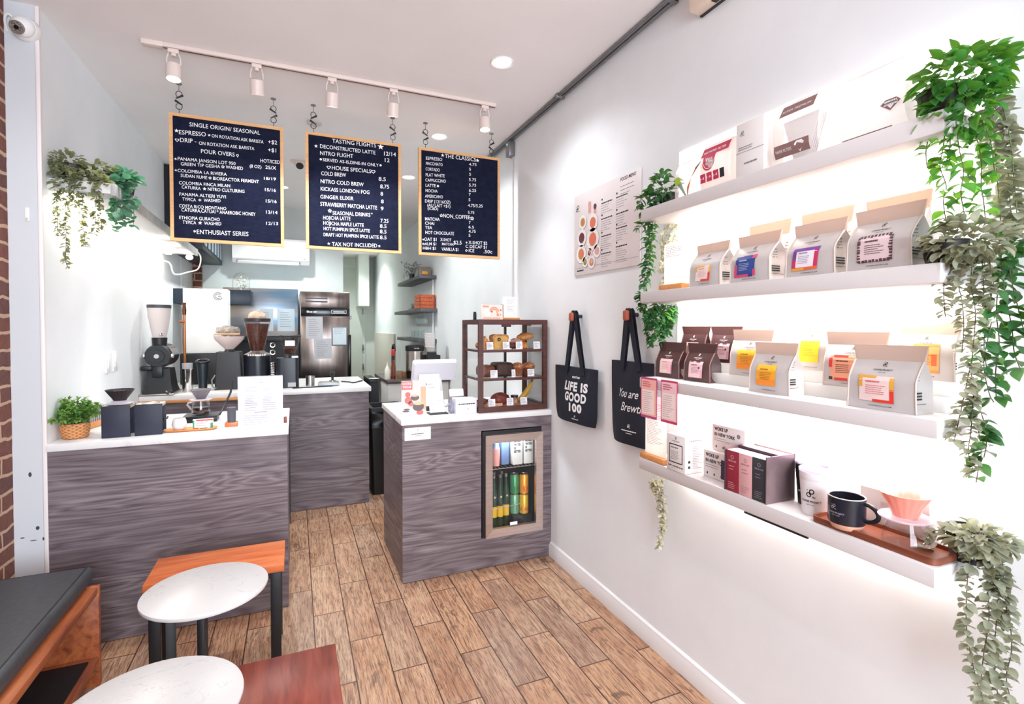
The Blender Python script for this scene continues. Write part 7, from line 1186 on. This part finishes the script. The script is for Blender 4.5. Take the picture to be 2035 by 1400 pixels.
for x, tx, tilt, on in HD:
    h = thing('track_spotlight', tx, 'spotlight', (x, 3.06, ZC-.0235), 0, 'track spotlights'); MB().box(-.024, .024, -.014, .014, -.02, 0, .003).build('adapter', TRK, h); m = MB()
    m.tube([(-.022, 0, -.02), (-.030, 0, -.045), (-.030, 0, -.075)], .0035, 6).tube([(.022, 0, -.02), (.030, 0, -.045), (.030, 0, -.075)], .0035, 6); m.cyl((0, 0, -.02), (0, 0, -.035), .012, n=14); m.build('yoke', TRK, h)
    M_ = Matrix.Translation((0, 0, -.075)) @ Matrix.Rotation(tilt, 4, 'X'); m = MB(); m.M = Matrix(); m.lathe([(.020, .0), (.032, -.004), (.034, -.02), (.034, -.078), (.031, -.078), (.029, -.06), (.001, -.058)], (0, 0, 0), 28, m=None); 
    for v in m.bm.verts: v.co = M_ @ v.co
    m.build('housing', TRK, h); m = MB(); m.lathe([(.001, -.062), (.028, -.0615)], n=24, cap0=False, cap1=False)
    for v in m.bm.verts: v.co = M_ @ v.co
    m.build('lamp', LAMP, h); dv = M_.to_3x3() @ Vector((0, 0, -1)); p = M_ @ Vector((0, 0, -.085))
    l = bpy.data.lights.new('spot', 'SPOT'); l.energy = SPOT_W; l.spot_size = 1.5; l.spot_blend = .8; l.color = (.98, .98, 1.); l.shadow_soft_size = .03
    lo = bpy.data.objects.new('spot_beam', l); COL.objects.link(lo); lo.location = Vector((x, 3.06, ZC-.0235))+p; lo.rotation_euler = dv.to_track_quat('-Z', 'Y').to_euler()
DOWN = mat('downlight_lamp', 'FFF6EC', emit=DOWN_E)
DL = [(1.031, 2.561, .062, 'largest recessed ceiling downlight, nearest the conduit'), (1.000, 3.734, .065, 'recessed downlight behind the right menu board'), (1.002, 4.857, .07, 'recessed downlight seen between the middle and right menu boards'), (.925, 9.6, .07, 'small bright downlight far down the corridor'), (.3, .9, .062, 'recessed downlight over the seating area'), (-.78, 2.0, .06, 'recessed downlight over the bench by the brick wall'), (.3, -.9, .062, 'recessed downlight behind the viewpoint'), (-.1, 5.7, .06, 'added downlight over the coffee grinders, brightening the back')]  # the one over the coffee grinders is added to brighten the back
for x, y, r, tx in DL:
    d = thing('downlight', tx, 'downlight', (x, y, ZC), 0, 'recessed ceiling downlights'); MB().lathe([(r*.78, -.001), (r, -.001), (r, -.004), (r*.95, -.008), (r*.78, -.004)], n=36, cap0=False, cap1=False).build('trim_ring', WHITE, d); MB().lathe([(.001, -.002), (r*.78, -.002)], n=32, cap0=False, cap1=False).build('lamp', DOWN, d)
    l = bpy.data.lights.new('down', 'SPOT'); l.energy = DOWN_W*(4.6 if y > 5 else 1.8 if y > 4 else 1.6 if y > 3 else 1); l.spot_size = 2.5; l.spot_blend = .7; l.color = (.93, .97, 1.) if y < 4 else (.93, 1, .98); l.shadow_soft_size = .05; lo = bpy.data.objects.new('down_beam', l); COL.objects.link(lo); lo.location = (x, y, ZC-.02)
o = thing('smoke_detector', 'small round white ceiling detector behind the middle menu board', 'detector', (.136, 3.82, ZC)); MB().lathe([(.05, -.0005), (.05, -.012), (.035, -.02), (.001, -.021)], n=28).build('cover', mat('detector_grey', 'C9C2BE', .5), o)
o = thing('eyeball_light', 'white gimbal ceiling light between the left and middle menu boards', 'downlight', (.05, 4.78, ZC)); MB().lathe([(.055, -.0005), (.075, -.0005), (.075, -.006), (.055, -.012)], n=30).build('trim_ring', TRK, o); MB().sphere((0, -.01, -.018), .05, 1, 1, .7).build('eyeball', TRK, o); MB().cyl((0, -.04, -.045), (0, -.046, -.052), .03, n=20).build('aperture', BLACK, o)
cc = thing('security_camera', 'white dome security camera on the left post near the ceiling', 'camera', (-1.075, YC-.001, 2.79)); MB().lathe([(.050, 0), (.052, .012), (.046, .03), (.044, .035)], (0, 0, 0), 32, m=Matrix.Rotation(PI/2, 4, 'X')).build('base', WHITE, cc); m = MB(); m.sphere((0, -.04, -.004), .043, 1, 1, 1, 28, 18); m.build('dome', WHITE, cc)
D_ = Vector((-.15, -.85, -.5)).normalized(); c0 = Vector((0, -.04, -.004)); q = MB(); q.cyl(c0+D_*.030, c0+D_*.0435, .026, .024, 28).torus(c0+D_*.0435, .024, .003, D_.to_track_quat('Z', 'Y').to_matrix().to_4x4(), 24); q.build('lens_ring', mat('cam_grey', '8A8480', .3, .4), cc); MB().cyl(c0+D_*.043, c0+D_*.0445, .0225, n=28).build('led_array', noisy('cam_leds', '2A2624', 'A89A90', 220, .3), cc); MB().cyl(c0+D_*.0446, c0+D_*.0458, .009, n=20).build('lens', BLACKG, cc)
MB().tube(smooth_path([(-.03, -.01, .03), (-.055, -.02, .05), (-.07, -.012, .03), (-.066, -.004, -.02)]), .005, 6).build('cable', WHITE, cc)
# ------------------------------------------------------------------ light and camera
def area(name, loc, rot, sx, sy, e, col):
    l = bpy.data.lights.new(name, 'AREA'); l.shape = 'RECTANGLE'; l.size = sx; l.size_y = sy; l.energy = e; l.color = col
    o = bpy.data.objects.new(name, l); COL.objects.link(o); o.location = loc; o.rotation_euler = rot; return o
area('window_daylight', (.18, YF-.2, 1.5), (PI/2, 0, 0), 2.2, 2.2, DAY_W, (.80, .90, 1.))
# LED strips under the shelves
area('left_shelf_strip', (-.985, 4.1, 2.09), (0, 0, 0), .05, 2.1, LEFT_W, (1, .95, .88))
for k in (1, 2, 3, 4): area('shelf_strip', (XR-.05, 1.21, SH[k][0]-SH[k][1]-.012), (0, 0, 0), .04, 1.0, STRIP_W*(.22 if k == 4 else 1), (1, .95, .9))
area('fridge_lamp', (1.05+.2, YC+.06, .192+.62), (0, 0, 0), .2, .05, 1.2, (.8, .92, 1))
w = bpy.data.worlds.new('sky'); SC.world = w; w.use_nodes = True; nt = w.node_tree; bg = nt.nodes['Background']
sk = nt.nodes.new('ShaderNodeTexSky'); sk.sky_type = 'HOSEK_WILKIE'; sk.sun_direction = (.3, -.6, .7); sk.turbidity = 4; nt.links.new(sk.outputs[0], bg.inputs[0]); bg.inputs[1].default_value = SKY
cam = bpy.data.cameras.new('camera'); co = bpy.data.objects.new('camera', cam); COL.objects.link(co); SC.camera = co
cam.sensor_width = 36; cam.lens = 1014.097/2035*36; cam.shift_y = -28.19/2035*CSH; cam.clip_start = .02
co.location = (0, 0, 1.48942)
co.rotation_euler = (Matrix.Rotation(-.402493, 4, 'Z') @ Matrix.Rotation(PI/2-.021529, 4, 'X') @ Matrix.Rotation(.001245, 4, 'Z')).to_euler()
SC.view_settings.view_transform = 'Standard'; SC.view_settings.look = 'None'; SC.view_settings.gamma = 1; SC.view_settings.exposure = EXPO; SC.view_settings.use_curve_mapping = False
SC.cycles.use_denoising = True; SC.cycles.max_bounces = 8; SC.cycles.diffuse_bounces = 5; SC.cycles.transparent_max_bounces = 24; SC.cycles.sample_clamp_indirect = 6
